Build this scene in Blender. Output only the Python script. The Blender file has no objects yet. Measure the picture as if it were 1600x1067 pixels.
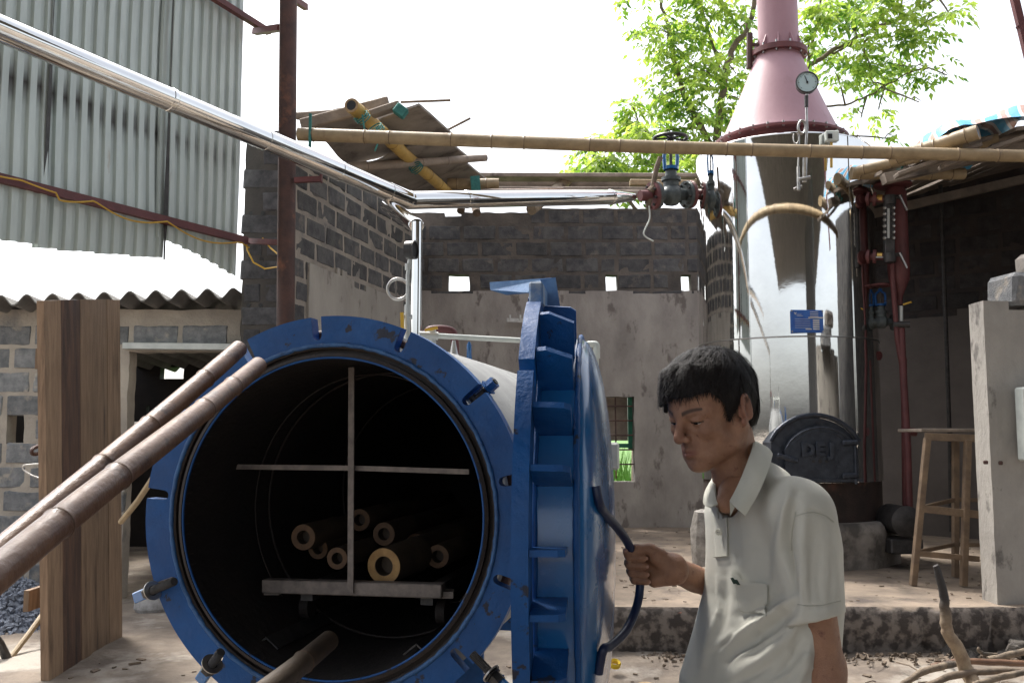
import bpy, math, random
import numpy as np
from mathutils import Vector, Matrix, noise
R = math.radians
random.seed(7)
rng = np.random.default_rng(7)
sc = bpy.context.scene
col = sc.collection

# ---------------------------------------------------------------- camera, sky, sun, exposure
H = 1.45
PITCH = math.atan((680 - 533.5) / 1500)
cam_d = bpy.data.cameras.new('camera')
cam_d.lens = 33.75; cam_d.sensor_width = 36; cam_d.clip_start = 0.05; cam_d.clip_end = 800
cam = bpy.data.objects.new('camera', cam_d); col.objects.link(cam)
cam.location = (0, 0, H); cam.rotation_euler = (math.pi / 2 + PITCH, 0, 0)
sc.camera = cam

SUN_EL, SUN_AZ = R(58), R(-40)          # azimuth measured from +Y towards +X
world = bpy.data.worlds.new('World'); sc.world = world; world.use_nodes = True
wn = world.node_tree; bgn = wn.nodes['Background']
sky = wn.nodes.new('ShaderNodeTexSky'); sky.sky_type = 'NISHITA'; sky.sun_disc = False
sky.sun_elevation = SUN_EL; sky.sun_rotation = SUN_AZ
sky.air_density = 1.0; sky.dust_density = 5.0; sky.ozone_density = 1.0; sky.altitude = 0
hs = wn.nodes.new('ShaderNodeHueSaturation'); hs.inputs['Saturation'].default_value = 0.35
wn.links.new(sky.outputs[0], hs.inputs['Color']); wn.links.new(hs.outputs[0], bgn.inputs[0])
bgn.inputs[1].default_value = 0.15
sd = bpy.data.lights.new('sun', 'SUN'); sd.energy = 2.2; sd.angle = R(10); sd.color = (1, .95, .88)
so = bpy.data.objects.new('sun', sd); col.objects.link(so)
sdir = Vector((math.sin(SUN_AZ) * math.cos(SUN_EL), math.cos(SUN_AZ) * math.cos(SUN_EL), math.sin(SUN_EL)))
so.rotation_euler = sdir.to_track_quat('Z', 'Y').to_euler(); so.location = sdir * 30
sc.view_settings.view_transform = 'Standard'; sc.view_settings.look = 'None'
sc.view_settings.exposure = 1.35; sc.view_settings.gamma = 1

# ---------------------------------------------------------------- helpers
cp, sp_ = math.cos(PITCH), math.sin(PITCH)
def P(px, py, Y):
    """world point seen at photo pixel (px,py) whose world y is Y"""
    cx = (px - 800) / 1500; cy = -(py - 533.5) / 1500
    d = Vector((cx, cp - cy * sp_, sp_ + cy * cp))
    k = Y / d.y
    return Vector((d.x * k, Y, H + d.z * k))

WL = {}                                   # world location of each object
class MB:
    def __init__(s): s.v = []; s.f = []; s.n = 0
    def add(s, vs, fs):
        b = len(s.v); s.v += [tuple(v) for v in vs]; s.f += [tuple(b + i for i in f) for f in fs]
        return s
    def box(s, c, size, rot=None, bev=0.0):
        hx, hy, hz = [a / 2 for a in size]
        rot = rot or Matrix.Identity(3); c = Vector(c)
        if bev <= 0:
            vs = [c + rot @ Vector((x * hx, y * hy, z * hz)) for x in (-1, 1) for y in (-1, 1) for z in (-1, 1)]
            fs = [(0, 1, 3, 2), (4, 6, 7, 5), (0, 4, 5, 1), (2, 3, 7, 6), (0, 2, 6, 4), (1, 5, 7, 3)]
            return s.add(vs, fs)
        vs, idx = [], {}
        for x in (-1, 1):
            for y in (-1, 1):
                for z in (-1, 1):
                    for k in range(3):
                        q = [x * (hx - (0 if k == 0 else bev)), y * (hy - (0 if k == 1 else bev)), z * (hz - (0 if k == 2 else bev))]
                        idx[(x, y, z, k)] = len(vs); vs.append(c + rot @ Vector(q))
        I = idx; fs = []
        for sg in (-1, 1):
            a = [(sg, -1, -1), (sg, 1, -1), (sg, 1, 1), (sg, -1, 1)]
            fs.append([I[q + (0,)] for q in (a if sg > 0 else a[::-1])])
            a = [(-1, sg, -1), (-1, sg, 1), (1, sg, 1), (1, sg, -1)]
            fs.append([I[q + (1,)] for q in (a if sg > 0 else a[::-1])])
            a = [(-1, -1, sg), (1, -1, sg), (1, 1, sg), (-1, 1, sg)]
            fs.append([I[q + (2,)] for q in (a if sg > 0 else a[::-1])])
        for y in (-1, 1):
            for z in (-1, 1):
                fs.append([I[(-1, y, z, 1)], I[(1, y, z, 1)], I[(1, y, z, 2)], I[(-1, y, z, 2)]])
                fs.append([I[(y, -1, z, 0)], I[(y, 1, z, 0)], I[(y, 1, z, 2)], I[(y, -1, z, 2)]])
                fs.append([I[(y, z, -1, 0)], I[(y, z, 1, 0)], I[(y, z, 1, 1)], I[(y, z, -1, 1)]])
        for x in (-1, 1):
            for y in (-1, 1):
                for z in (-1, 1): fs.append([I[(x, y, z, 0)], I[(x, y, z, 1)], I[(x, y, z, 2)]])
        return s.add(vs, fs)
    def beam(s, a, b, w, h, up=(0, 0, 1), bev=0.0):
        a, b = Vector(a), Vector(b); d = b - a; x = d.normalized()
        up = Vector(up); y = up.cross(x)
        if y.length < 1e-4: y = Vector((0, 1, 0)).cross(x)
        y.normalize(); z = x.cross(y)
        rot = Matrix((x, y, z)).transposed()
        return s.box((a + b) / 2, (d.length, w, h), rot, bev)
    def tube(s, pts, r, n=12, caps=True, close=False):
        pts = [Vector(p) for p in pts]; m = len(pts)
        rs = r if hasattr(r, '__len__') else [r] * m
        t0 = (pts[1] - pts[0]).normalized()
        nn = t0.orthogonal().normalized(); rings = []
        for i in range(m):
            if close: t = (pts[(i + 1) % m] - pts[i - 1]).normalized()
            elif i == 0: t = t0
            elif i == m - 1: t = (pts[i] - pts[i - 1]).normalized()
            else: t = ((pts[i + 1] - pts[i]).normalized() + (pts[i] - pts[i - 1]).normalized()).normalized()
            nn = (nn - t * nn.dot(t)).normalized(); bb = t.cross(nn)
            rings.append([pts[i] + (nn * math.cos(2 * math.pi * k / n) + bb * math.sin(2 * math.pi * k / n)) * rs[i] for k in range(n)])
        vs = [v for rg in rings for v in rg]; fs = []
        for i in range(m if close else m - 1):
            j = (i + 1) % m
            for k in range(n):
                k2 = (k + 1) % n
                fs.append((i * n + k, i * n + k2, j * n + k2, j * n + k))
        if caps and not close:
            fs.append(tuple(range(n))[::-1]); fs.append(tuple((m - 1) * n + k for k in range(n)))
        return s.add(vs, fs)
    def lathe(s, prof, o, axis=(0, 0, 1), n=32, ref=None, a0=0, a1=2 * math.pi):
        """prof: list of (radius, height)"""
        ax = Vector(axis).normalized(); u = Vector(ref).normalized() if ref else ax.orthogonal().normalized()
        w = ax.cross(u); o = Vector(o); full = abs(a1 - a0 - 2 * math.pi) < 1e-6
        c = n if full else n + 1
        vs = []
        for k in range(c):
            a = a0 + (a1 - a0) * k / n; d = u * math.cos(a) + w * math.sin(a)
            for r_, h_ in prof: vs.append(o + d * r_ + ax * h_)
        m = len(prof); fs = []
        for k in range(n):
            k2 = (k + 1) % c
            for i in range(m - 1): fs.append((k * m + i, k2 * m + i, k2 * m + i + 1, k * m + i + 1))
        return s.add(vs, fs)
    def cyl(s, a, b, r, n=16, r2=None): return s.tube([a, b], [r, r if r2 is None else r2], n)
    def prism(s, poly, o, ux, uy, th):
        """polygon (list of 2d) in plane o,ux,uy extruded by vector th"""
        o, ux, uy, th = map(Vector, (o, ux, uy, th)); n = len(poly)
        a = [o + ux * p[0] + uy * p[1] for p in poly]; b = [q + th for q in a]
        fs = [tuple(range(n))[::-1], tuple(range(n, 2 * n))]
        for i in range(n): fs.append((i, (i + 1) % n, n + (i + 1) % n, n + i))
        return s.add(a + b, fs)
    def mesh(s, name, mat, smooth=35, shift=Vector((0, 0, 0))):
        me = bpy.data.meshes.new(name)
        me.from_pydata([(v[0] - shift[0], v[1] - shift[1], v[2] - shift[2]) for v in s.v], [], s.f)
        me.materials.append(mat); me.validate(); me.update()
        if smooth:
            import bmesh
            bm = bmesh.new(); bm.from_mesh(me)
            bmesh.ops.recalc_face_normals(bm, faces=bm.faces)
            lim = R(smooth)
            for f in bm.faces: f.smooth = True
            for e in bm.edges:
                e.smooth = not (len(e.link_faces) == 2 and e.calc_face_angle(0) > lim)
            bm.to_mesh(me); bm.free()
        return me
    def build(s, name, mat, parent=None, smooth=35, **props):
        vs = np.array(s.v); lo, hi = vs.min(0), vs.max(0)
        c = Vector(((lo[0] + hi[0]) / 2, (lo[1] + hi[1]) / 2, lo[2]))
        me = s.mesh(name, mat, smooth, c)
        return place(name, me, c, parent, **props)

def place(name, data, loc, parent=None, rot=None, **props):
    o = bpy.data.objects.new(name, data); col.objects.link(o)
    loc = Vector(loc)
    if parent is not None:
        o.parent = parent; o.location = loc - WL[parent.name]
    else: o.location = loc
    if rot is not None: o.rotation_euler = rot
    WL[o.name] = loc
    for k, v in props.items(): o[k] = v
    return o
def thing(name, label, cat, loc, group=None):
    o = place(name, None, loc); o.empty_display_size = .2
    o['label'] = label; o['category'] = cat
    if group: o['group'] = group
    return o

MATS = {}
def mat(name, c1, c2=None, scale=4.0, rough=.6, metal=0.0, bump=0.0, bscale=60.0, rand=0.0, stretch=(1, 1, 1),
        c3=None, scale3=1.5, th3=(.55, .65), detail=6, coat=0.0, spec=.5, lo=.35, hi=.65, rvar=0.0, sss=0.0, obj=False):
    m = bpy.data.materials.new(name); m.use_nodes = True; MATS[name] = m
    nt = m.node_tree; N = nt.nodes; L = nt.links; b = N['Principled BSDF']
    b.inputs['Roughness'].default_value = rough; b.inputs['Metallic'].default_value = metal
    b.inputs['Specular IOR Level'].default_value = spec
    b.inputs['Coat Weight'].default_value = coat; b.inputs['Coat Roughness'].default_value = .12
    if sss: b.inputs['Subsurface Weight'].default_value = sss; b.inputs['Subsurface Radius'].default_value = (.01, .004, .002); b.inputs['Subsurface Scale'].default_value = 1
    if obj: g = N.new('ShaderNodeTexCoord'); pos = g.outputs['Object']
    else: g = N.new('ShaderNodeNewGeometry'); pos = g.outputs['Position']
    mp = N.new('ShaderNodeMapping'); mp.inputs['Scale'].default_value = stretch
    L.new(pos, mp.inputs[0])
    def ns(sc_, det=detail, src=None):
        t = N.new('ShaderNodeTexNoise'); t.inputs['Scale'].default_value = sc_; t.inputs['Detail'].default_value = det
        t.inputs['Roughness'].default_value = .62
        L.new(src or mp.outputs[0], t.inputs['Vector']); return t.outputs['Fac']
    def mixc(f, a, b_, bt='MIX'):
        x = N.new('ShaderNodeMix'); x.data_type = 'RGBA'; x.blend_type = bt
        if isinstance(f, (int, float)): x.inputs[0].default_value = f
        else: L.new(f, x.inputs[0])
        for i, q in ((6, a), (7, b_)):
            if isinstance(q, tuple): x.inputs[i].default_value = (*q, 1)
            else: L.new(q, x.inputs[i])
        return x.outputs[2]
    def ramp(f, a, b_):
        x = N.new('ShaderNodeMapRange'); x.inputs[1].default_value = a; x.inputs[2].default_value = b_
        L.new(f, x.inputs[0]); return x.outputs[0]
    colr = mixc(ramp(ns(scale), lo, hi), c1, c2) if c2 else mixc(0.0, c1, c1)
    if c3: colr = mixc(ramp(ns(scale3, 8), *th3), colr, c3)
    if rand:
        oi = N.new('ShaderNodeObjectInfo'); rr = N.new('ShaderNodeMapRange')
        rr.inputs[3].default_value = 1 - rand; rr.inputs[4].default_value = 1 + rand
        L.new(oi.outputs['Random'], rr.inputs[0])
        x = N.new('ShaderNodeVectorMath'); x.operation = 'SCALE'
        L.new(colr, x.inputs[0]); L.new(rr.outputs[0], x.inputs['Scale']); colr = x.outputs[0]
    L.new(colr, b.inputs['Base Color'])
    if rvar:
        rr = N.new('ShaderNodeMapRange'); rr.inputs[1].default_value = .3; rr.inputs[2].default_value = .7
        rr.inputs[3].default_value = rough - rvar; rr.inputs[4].default_value = rough + rvar
        L.new(ns(scale * 2.3), rr.inputs[0]); L.new(rr.outputs[0], b.inputs['Roughness'])
    if bump:
        bp = N.new('ShaderNodeBump'); bp.inputs['Strength'].default_value = min(1, bump); bp.inputs['Distance'].default_value = .01
        L.new(ns(bscale, 6), bp.inputs['Height']); L.new(bp.outputs[0], b.inputs['Normal'])
    return m
def nodes(m): return m.node_tree.nodes, m.node_tree.links, m.node_tree.nodes['Principled BSDF']

# paints and materials of the place
m_block = mat('block', (.13, .137, .147), (.24, .245, .25), 14, .95, bump=1, bscale=90, rand=.22, c3=(.34, .31, .27), scale3=6, th3=(.56, .66))
m_blockd = mat('block_sooty', (.065, .065, .070), (.13, .128, .125), 9, .9, bump=.9, bscale=70, rand=.25, c3=(.2, .175, .15), scale3=5, th3=(.6, .72))
m_mortar = mat('mortar', (.42, .375, .32), (.29, .26, .225), 3, .92, bump=1, bscale=45, c3=(.16, .16, .16), scale3=2.2, th3=(.56, .7))
m_mortard = mat('mortar_sooty', (.17, .145, .125), (.10, .088, .078), 3, .92, bump=.8, bscale=45, c3=(.06, .057, .055), scale3=2.2, th3=(.5, .7))
m_plaster = mat('plaster', (.43, .40, .355), (.33, .305, .27), 2.2, .9, bump=.6, bscale=22, c3=(.22, .195, .175), scale3=5, th3=(.58, .65), rvar=.05, stretch=(1, 1, .6))
m_plasterb = mat('plaster_grey', (.43, .395, .36), (.27, .245, .225), 2.6, .9, bump=.7, bscale=18, c3=(.19, .165, .15), scale3=5.5, th3=(.57, .64), stretch=(1, 1, .5))
m_conc = mat('concrete', (.34, .31, .28), (.23, .21, .19), 3.5, .92, bump=.7, bscale=35, c3=(.12, .11, .10), scale3=3, th3=(.52, .66))
m_dirt = mat('dirt', (.23, .19, .15), (.12, .097, .08), 3.5, .95, bump=1, bscale=22, c3=(.33, .30, .26), scale3=1.4, th3=(.5, .6))
m_slab = mat('slab_dirt', (.29, .23, .175), (.17, .137, .108), 3.2, .95, bump=.9, bscale=30, c3=(.085, .068, .058), scale3=2.4, th3=(.54, .68))
m_blue = mat('blue_paint', (.003, .078, .27), (.002, .052, .19), 6, .5, bump=.3, bscale=60, coat=.05, spec=.35, c3=(.018, .022, .04), scale3=18, th3=(.62, .65), rvar=.14)
m_blueg = mat('blue_gloss', (.012, .14, .38), (.006, .095, .28), 3, .26, bump=.12, bscale=9, coat=.6, rvar=.06)
m_bluelt = mat('blue_worn', (.10, .22, .42), (.03, .11, .28), 14, .5, bump=.2, bscale=80, c3=(.25, .3, .36), scale3=12, th3=(.55, .7))
m_clad = mat('grey_cladding', (.30, .31, .31), (.22, .225, .23), 4, .7, bump=.3, bscale=60, c3=(.42, .42, .4), scale3=7, th3=(.64, .72))
m_inside = mat('dark_inside', (.020, .015, .013), (.010, .008, .008), 5, .75, bump=.5, bscale=40)  # near-black base shared by vessel inside, door lining, wheels and back room
m_gask = mat('gasket', (.028, .018, .014), (.015, .011, .01), 20, .6, bump=.4, bscale=80)
m_rust = mat('rust_steel', (.095, .045, .035), (.05, .027, .024), 7, .65, bump=.4, bscale=60, c3=(.22, .09, .05), scale3=5, th3=(.55, .7))
m_rust2 = mat('red_primer', (.15, .045, .045), (.10, .03, .032), 7, .55, bump=.2, bscale=60)
m_bright = mat('chrome_jacket', (.83, .83, .81), (.74, .74, .73), 3, .045, metal=1, bump=.06, bscale=2.6)
m_steel = mat('bare_steel', (.5, .49, .47), (.35, .34, .33), 20, .35, metal=1, bump=.1)
m_dsteel = mat('dark_steel', (.09, .085, .085), (.05, .05, .05), 20, .5, metal=.6, bump=.3)
m_galv = mat('galvanised', (.55, .57, .55), (.42, .44, .43), 8, .45, metal=.3, bump=.1)
m_bamdk = mat('bamboo_brown', (.215, .12, .07), (.125, .066, .04), 9, .42, bump=.3, bscale=70, c3=(.07, .04, .028), scale3=7, th3=(.57, .64), coat=.12, spec=.45, rvar=.1)
m_bam = mat('bamboo_tan', (.37, .28, .165), (.25, .185, .105), 9, .5, bump=.2, bscale=50, c3=(.2, .14, .08), scale3=5, th3=(.6, .72))
m_bamy = mat('bamboo_yellow', (.58, .38, .10), (.44, .28, .08), 9, .5, bump=.2, bscale=50)
m_wood = mat('wood_board', (.32, .19, .105), (.19, .11, .065), 5, .7, bump=.5, bscale=30, stretch=(6, 6, .35), c3=(.07, .04, .03), scale3=2.5, th3=(.6, .75), rand=.3)
m_oldw = mat('old_board', (.30, .25, .205), (.17, .14, .115), 5, .85, bump=.5, bscale=30, c3=(.08, .065, .055), scale3=3, th3=(.58, .7), rand=.2)
m_stoolw = mat('stool_wood', (.24, .17, .11), (.14, .10, .07), 10, .75, bump=.4, bscale=40)
m_bark = mat('bark', (.20, .15, .11), (.10, .08, .06), 12, .9, bump=.9, bscale=30)
m_barklt = mat('bark_pale', (.38, .31, .22), (.22, .17, .12), 14, .85, bump=.6, bscale=40, c3=(.10, .075, .06), scale3=9, th3=(.55, .65))
m_pink = mat('chimney_primer', (.40, .235, .265), (.33, .185, .21), 2.2, .5, bump=.15, bscale=40, rvar=.08, c3=(.24, .13, .135), scale3=4, th3=(.6, .8), stretch=(1, 1, .4))
m_cast = mat('cast_iron', (.055, .065, .085), (.03, .036, .05), 18, .42, metal=.55, bump=.6, bscale=40, c3=(.10, .06, .05), scale3=7, th3=(.62, .72))
m_white = mat('white_paint', (.72, .72, .70), (.55, .55, .53), 20, .5)
m_pipew = mat('pale_pipe', (.62, .66, .62), (.48, .52, .50), 10, .4)
m_teal = mat('teal_twine', (.05, .22, .2), (.03, .14, .13), 30, .8)
m_green = mat('green_frame', (.03, .22, .13), (.02, .15, .09), 8, .5)
m_yellow = mat('yellow_cable', (.55, .33, .03), None, 5, .5)
m_brass = mat('brass', (.65, .42, .12), None, 5, .35, metal=.8)
m_black = mat('black_part', (.015, .015, .016), None, 5, .4)
m_roofas = mat('asbestos_sheet', (.20, .19, .18), (.12, .115, .11), 4, .9, bump=.5)
m_grav = mat('gravel_stone', (.24, .27, .33), (.12, .14, .18), 30, .9, bump=.4, rand=.3)
m_grass = mat('grass', (.10, .22, .03), (.06, .15, .02), 6, .8, bump=.6, bscale=20)
m_gblade = mat('grass_blade', (.16, .34, .05), (.10, .24, .03), 3, .7)
# ---------------------------------------------------------------- ground
def terrain(name, x0, x1, y0, y1, nx, ny, zf, m, **pr):
    xs = np.linspace(x0, x1, nx); ys = np.linspace(y0, y1, ny)
    v = [(x, y, zf(x, y)) for y in ys for x in xs]
    f = [(j * nx + i, j * nx + i + 1, (j + 1) * nx + i + 1, (j + 1) * nx + i) for j in range(ny - 1) for i in range(nx - 1)]
    b = MB(); b.add(v, f); return b.build(name, m, smooth=60, **pr)
def nz(x, y, z=0.0, s=1.0): return noise.noise(Vector((x * s, y * s, z * s)))
terrain('yard_ground', -9, 9, -8, 12.4, 150, 170, lambda x, y: .02 * nz(x, y, 0, 1.2) + .012 * nz(x, y, 3, 5) + .09 * min(1, max(0, (y - 4.6) / 1.6)), m_dirt, kind='structure')
terrain('field', -400, 400, 12.4, 600, 60, 60, lambda x, y: .0 if y < 12.5 else -.05 + .1 * nz(x, y, 0, .1), m_grass, kind='structure')
terrain('far_ground', -400, 400, -400, 12.4, 20, 20, lambda x, y: -.12, m_dirt, kind='structure')

# platform
def platform():
    b = MB(); zt = .37
    xs = np.linspace(.2, 6.5, 130)
    def front(x): return 6.18 + .03 * nz(x, 1, 0, 2) + .03 * nz(x, 2, 0, 9)
    rows = []
    prof = [(0.0, -.05, .05), (.0, .05, .06), (.02, .12, .045), (.0, .21, .035), (.0, .33, .018), (.03, .37, .006)]
    for x in xs:
        f0 = front(x)
        r_ = [(x, f0 + dy + a * (nz(x, z, 5, 14) + .5 * nz(x, z, 8, 35)), z + a * .3 * nz(x, z, 1, 9)) for dy, z, a in prof]
        for y in np.linspace(.12, 5.7, 26): r_.append((x, f0 + y, zt + .012 * nz(x, y, 0, 1.5) + .006 * nz(x, y, 0, 8)))
        rows.append(r_)
    m = len(rows[0]); v = [q for r_ in rows for q in r_]
    fs = [(i * m + j, i * m + j + 1, (i + 1) * m + j + 1, (i + 1) * m + j) for i in range(len(rows) - 1) for j in range(m - 1)]
    b.add(v, fs)
    mm = m_slab.copy(); mm.name = 'platform_mix'
    N, L, bs = nodes(mm)
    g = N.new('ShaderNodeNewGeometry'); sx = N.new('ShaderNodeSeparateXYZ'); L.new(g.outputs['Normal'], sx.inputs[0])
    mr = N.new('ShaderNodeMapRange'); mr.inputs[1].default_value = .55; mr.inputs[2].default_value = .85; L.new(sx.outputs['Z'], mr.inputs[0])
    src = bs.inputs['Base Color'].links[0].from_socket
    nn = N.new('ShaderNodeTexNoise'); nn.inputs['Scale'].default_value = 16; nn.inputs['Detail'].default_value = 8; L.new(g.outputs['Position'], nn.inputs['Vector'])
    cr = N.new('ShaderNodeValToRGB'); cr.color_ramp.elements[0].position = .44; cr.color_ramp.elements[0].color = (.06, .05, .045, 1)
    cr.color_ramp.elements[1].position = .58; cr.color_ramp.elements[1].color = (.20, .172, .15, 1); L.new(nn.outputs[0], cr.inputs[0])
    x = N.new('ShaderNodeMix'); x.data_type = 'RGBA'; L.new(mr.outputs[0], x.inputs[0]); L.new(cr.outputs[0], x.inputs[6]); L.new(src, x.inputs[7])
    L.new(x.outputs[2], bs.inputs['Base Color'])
    b.build('raised_floor', mm, smooth=50, kind='structure')
    # brick edging that shows through the broken lip
    for k in range(26):
        x = .75 + k * .232
        if rng.random() < .6: continue
        bb = MB(); bb.box((x, front(x) + .072, .318), (.19, .12, .05), Matrix.Rotation(R(rng.uniform(-4, 4)), 3, 'Z'), .006)
        bb.build('brick', m_brick, bpy.data.objects['raised_floor'])
m_brick = mat('red_brick', (.22, .10, .07), (.14, .075, .055), 12, .9, bump=.6, rand=.2, c3=(.22, .18, .15), scale3=9, th3=(.5, .62))
platform()

# ---------------------------------------------------------------- block walls
def block_mesh(L, Hh, D, m, seed, holes=False):
    r_ = random.Random(seed); b = MB(); b.box((0, 0, 0), (L, D, Hh), None, .012)
    j = lambda: r_.uniform(-.006, .006)
    b.v = [(x + j(), y + j() * .5, z + j()) for x, y, z in b.v]
    return b.mesh('block', m, 0)
def slab_cells(b, A, B, zs, us, present, d0, d1, amp, seed, jit=.012):
    """grid slab between plan points A,B; present(u,z) says which cells exist; front at offset d0 towards the viewer"""
    A = Vector((A[0], A[1], 0)); B = Vector((B[0], B[1], 0)); Lw = (B - A).length; ux = (B - A) / Lw
    nrm = Vector((ux.y, -ux.x, 0))
    nu, nzz = len(us) - 1, len(zs) - 1
    pr = [[present((us[i] + us[i + 1]) / 2, (zs[j] + zs[j + 1]) / 2) for j in range(nzz)] for i in range(nu)]
    ids = {}; vs = []; fs = []
    def vid(i, j, s_):
        k = (i, j, s_)
        if k not in ids:
            u, z = us[i], zs[j]
            dj = jit * (nz(u, z, seed, 7)); dk = jit * nz(u, z, seed + 9, 7)
            q = A + ux * (u + dj) + Vector((0, 0, z + dk))
            off = d0 + amp * (nz(u, z, seed + 3, 6) + .6 * nz(u, z, seed + 5, 17)) if s_ == 0 else d1
            ids[k] = len(vs); vs.append(q + nrm * off)
        return ids[k]
    g = lambda i, j: 0 <= i < nu and 0 <= j < nzz and pr[i][j]
    for i in range(nu):
        for j in range(nzz):
            if not pr[i][j]: continue
            fs.append((vid(i, j, 0), vid(i + 1, j, 0), vid(i + 1, j + 1, 0), vid(i, j + 1, 0)))
            fs.append((vid(i, j, 1), vid(i, j + 1, 1), vid(i + 1, j + 1, 1), vid(i + 1, j, 1)))
            if not g(i - 1, j): fs.append((vid(i, j, 0), vid(i, j + 1, 0), vid(i, j + 1, 1), vid(i, j, 1)))
            if not g(i + 1, j): fs.append((vid(i + 1, j, 0), vid(i + 1, j, 1), vid(i + 1, j + 1, 1), vid(i + 1, j + 1, 0)))
            if not g(i, j - 1): fs.append((vid(i, j, 0), vid(i, j, 1), vid(i + 1, j, 1), vid(i + 1, j, 0)))
            if not g(i, j + 1): fs.append((vid(i, j + 1, 0), vid(i + 1, j + 1, 0), vid(i + 1, j + 1, 1), vid(i, j + 1, 1)))
    b.add(vs, fs)
def block_wall(name, label, A, B, z0, z1, holes=(), top=None, plaster=None, bm=None, mm=None, pm=None, course=.2, blen=.42,
               thick=.16, seed=1, cell=.06, cat='wall', zblock=None, amp=.009, proud=.006):
    bm = bm or m_block; mm = mm or m_mortar; pm = pm or m_plaster
    Lw = math.hypot(B[0] - A[0], B[1] - A[1]); ux = Vector((B[0] - A[0], B[1] - A[1], 0)) / Lw; nrm = Vector((ux.y, -ux.x, 0))
    topf = top or (lambda u: z1)
    t = thing(name, label, cat, ((A[0] + B[0]) / 2, (A[1] + B[1]) / 2, z0))
    def inh(u, z, pad=0): return any(a - pad < u < b_ + pad and c - pad < z < d + pad for a, b_, c, d in holes)
    def edges(lo, hi, extra):
        n = max(2, int((hi - lo) / cell)); e = list(np.linspace(lo, hi, n + 1))
        for x in extra:
            if lo < x < hi:
                k = min(range(1, len(e) - 1), key=lambda i: abs(e[i] - x)); e[k] = x
        return e
    us = edges(0, Lw, [x for h in holes for x in h[:2]]); zs = edges(z0, z1, [x for h in holes for x in h[2:]])
    b = MB(); slab_cells(b, A, B, zs, us, lambda u, z: z < topf(u) and not inh(u, z), 0, -thick, amp, seed)
    b.build('mortar', mm, t, smooth=50)
    if plaster:
        pf = lambda u: plaster(u) + .07 * nz(u, seed, 0, 2.5) + .04 * nz(u, seed, 4, 11)
        b = MB(); slab_cells(b, A, B, zs, us, lambda u, z: z < pf(u) and not inh(u, z), .028, 0.0, .003, seed + 20)
        if b.f: b.build('plaster', pm, t, smooth=50)
    var = [block_mesh(blen - .035, course - .03, .07, bm, seed * 10 + k) for k in range(4)]
    varh = [block_mesh(blen / 2 - .035, course - .03, .07, bm, seed * 10 + 5 + k) for k in range(2)]
    rot = (0, 0, math.atan2(ux.y, ux.x)); rr = random.Random(seed)
    j = 0; z = z0
    while z < z1 - .05:
        zc = z + course / 2; u = -(blen / 2) * (j % 2) - rr.random() * .05
        while u < Lw:
            uc = u + blen / 2; half = None
            if rr.random() < .04: half = True
            w = blen / 2 if half else blen; uc = u + w / 2
            ok = w / 2 - .05 < uc < Lw - w / 2 + .05 and zc + course * .3 < topf(uc) and not any(inh(uc + q * w * .5, zc + r2 * course * .3) for q in (-.9, 0, .9) for r2 in (-1, 0, 1))
            if not ok and not half:
                for q in (-.25, .25):       # try half blocks beside holes and ends
                    u2 = uc + q * blen
                    if blen / 4 - .04 < u2 < Lw - blen / 4 + .04 and zc + course * .3 < topf(u2) and not any(inh(u2 + k * blen * .24, zc + r2 * course * .3) for k in (-1, 0, 1) for r2 in (-1, 0, 1)):
                        if not (plaster and zc < plaster(u2) - .12) and (zblock is None or zc > zblock):
                            place('block', varh[rr.randrange(2)], Vector((A[0], A[1], zc)) + ux * u2 + nrm * (-.035 + proud + rr.uniform(-.003, .004)), t, rot)
            if ok and not (plaster and zc < plaster(uc) - .12) and (zblock is None or zc > zblock):
                place('block', (varh if half else var)[rr.randrange(2)], Vector((A[0], A[1], zc)) + ux * uc + nrm * (-.035 + proud + rr.uniform(-.003, .004)), t, (rot[0] + rr.uniform(-.004, .004), rr.uniform(-.012, .012), rot[2]))
            u += w
        z += course; j += 1
    return t

def XY(px, Y): return ((px - 800) / 1500 * Y, Y)
# left wall with the doorway
LA = XY(-60, 8.15); LB = XY(374, 8.15)
def uL(px): return (px + 60) / 1500 * 8.15
block_wall('block_wall', 'pale grey block wall with a dark doorway, under the wavy asbestos roof edge', LA, LB, .0, 2.52,
           holes=[(uL(200), 9, -.1, 2.16), (uL(14), uL(40), 1.38, 1.62)], seed=3, cell=.05, amp=.009, proud=.007)
# pillar
PA = XY(374, 7.95); PB = XY(441, 7.95)
b1 = block_wall('block_pillar', 'tall sooty hollow-block pillar behind the rusty post, beside the metal sheet wall', PA, PB, .0, 4.02, seed=5, bm=mat('block_black', (.045, .046, .05), (.10, .10, .105), 12, .95, bump=1, bscale=80, rand=.25), mm=mat('mortar_black', (.085, .078, .07), (.05, .047, .045), 3, .92, bump=.8, bscale=45), course=.195, blen=.36, thick=.34, cell=.05, cat='pillar')
hb = MB()
for zz in (2.92, 3.31, 2.53):
    for ux_ in (-2.20, -2.10): hb.cyl((ux_, 7.944, zz), (ux_, 7.985, zz), .018, 10)
hb.build('block_hole', m_black, b1)
# side wall going back
SA = (XY(441, 8.0)[0], 8.0); SB = (XY(655, 11.45)[0], 11.45)
block_wall('block_wall', 'side wall of dark blocks above stepped plaster, running back behind the blue vessel', SA, SB, 0, 4.0,
           plaster=lambda u: 3.0 - .02 * u if u > .45 else 2.2, seed=7, bm=m_blockd, mm=m_mortar, cell=.06, top=lambda u: 4.03 - .02 * u + .05 * nz(u, 0, 0, 3))
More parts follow.
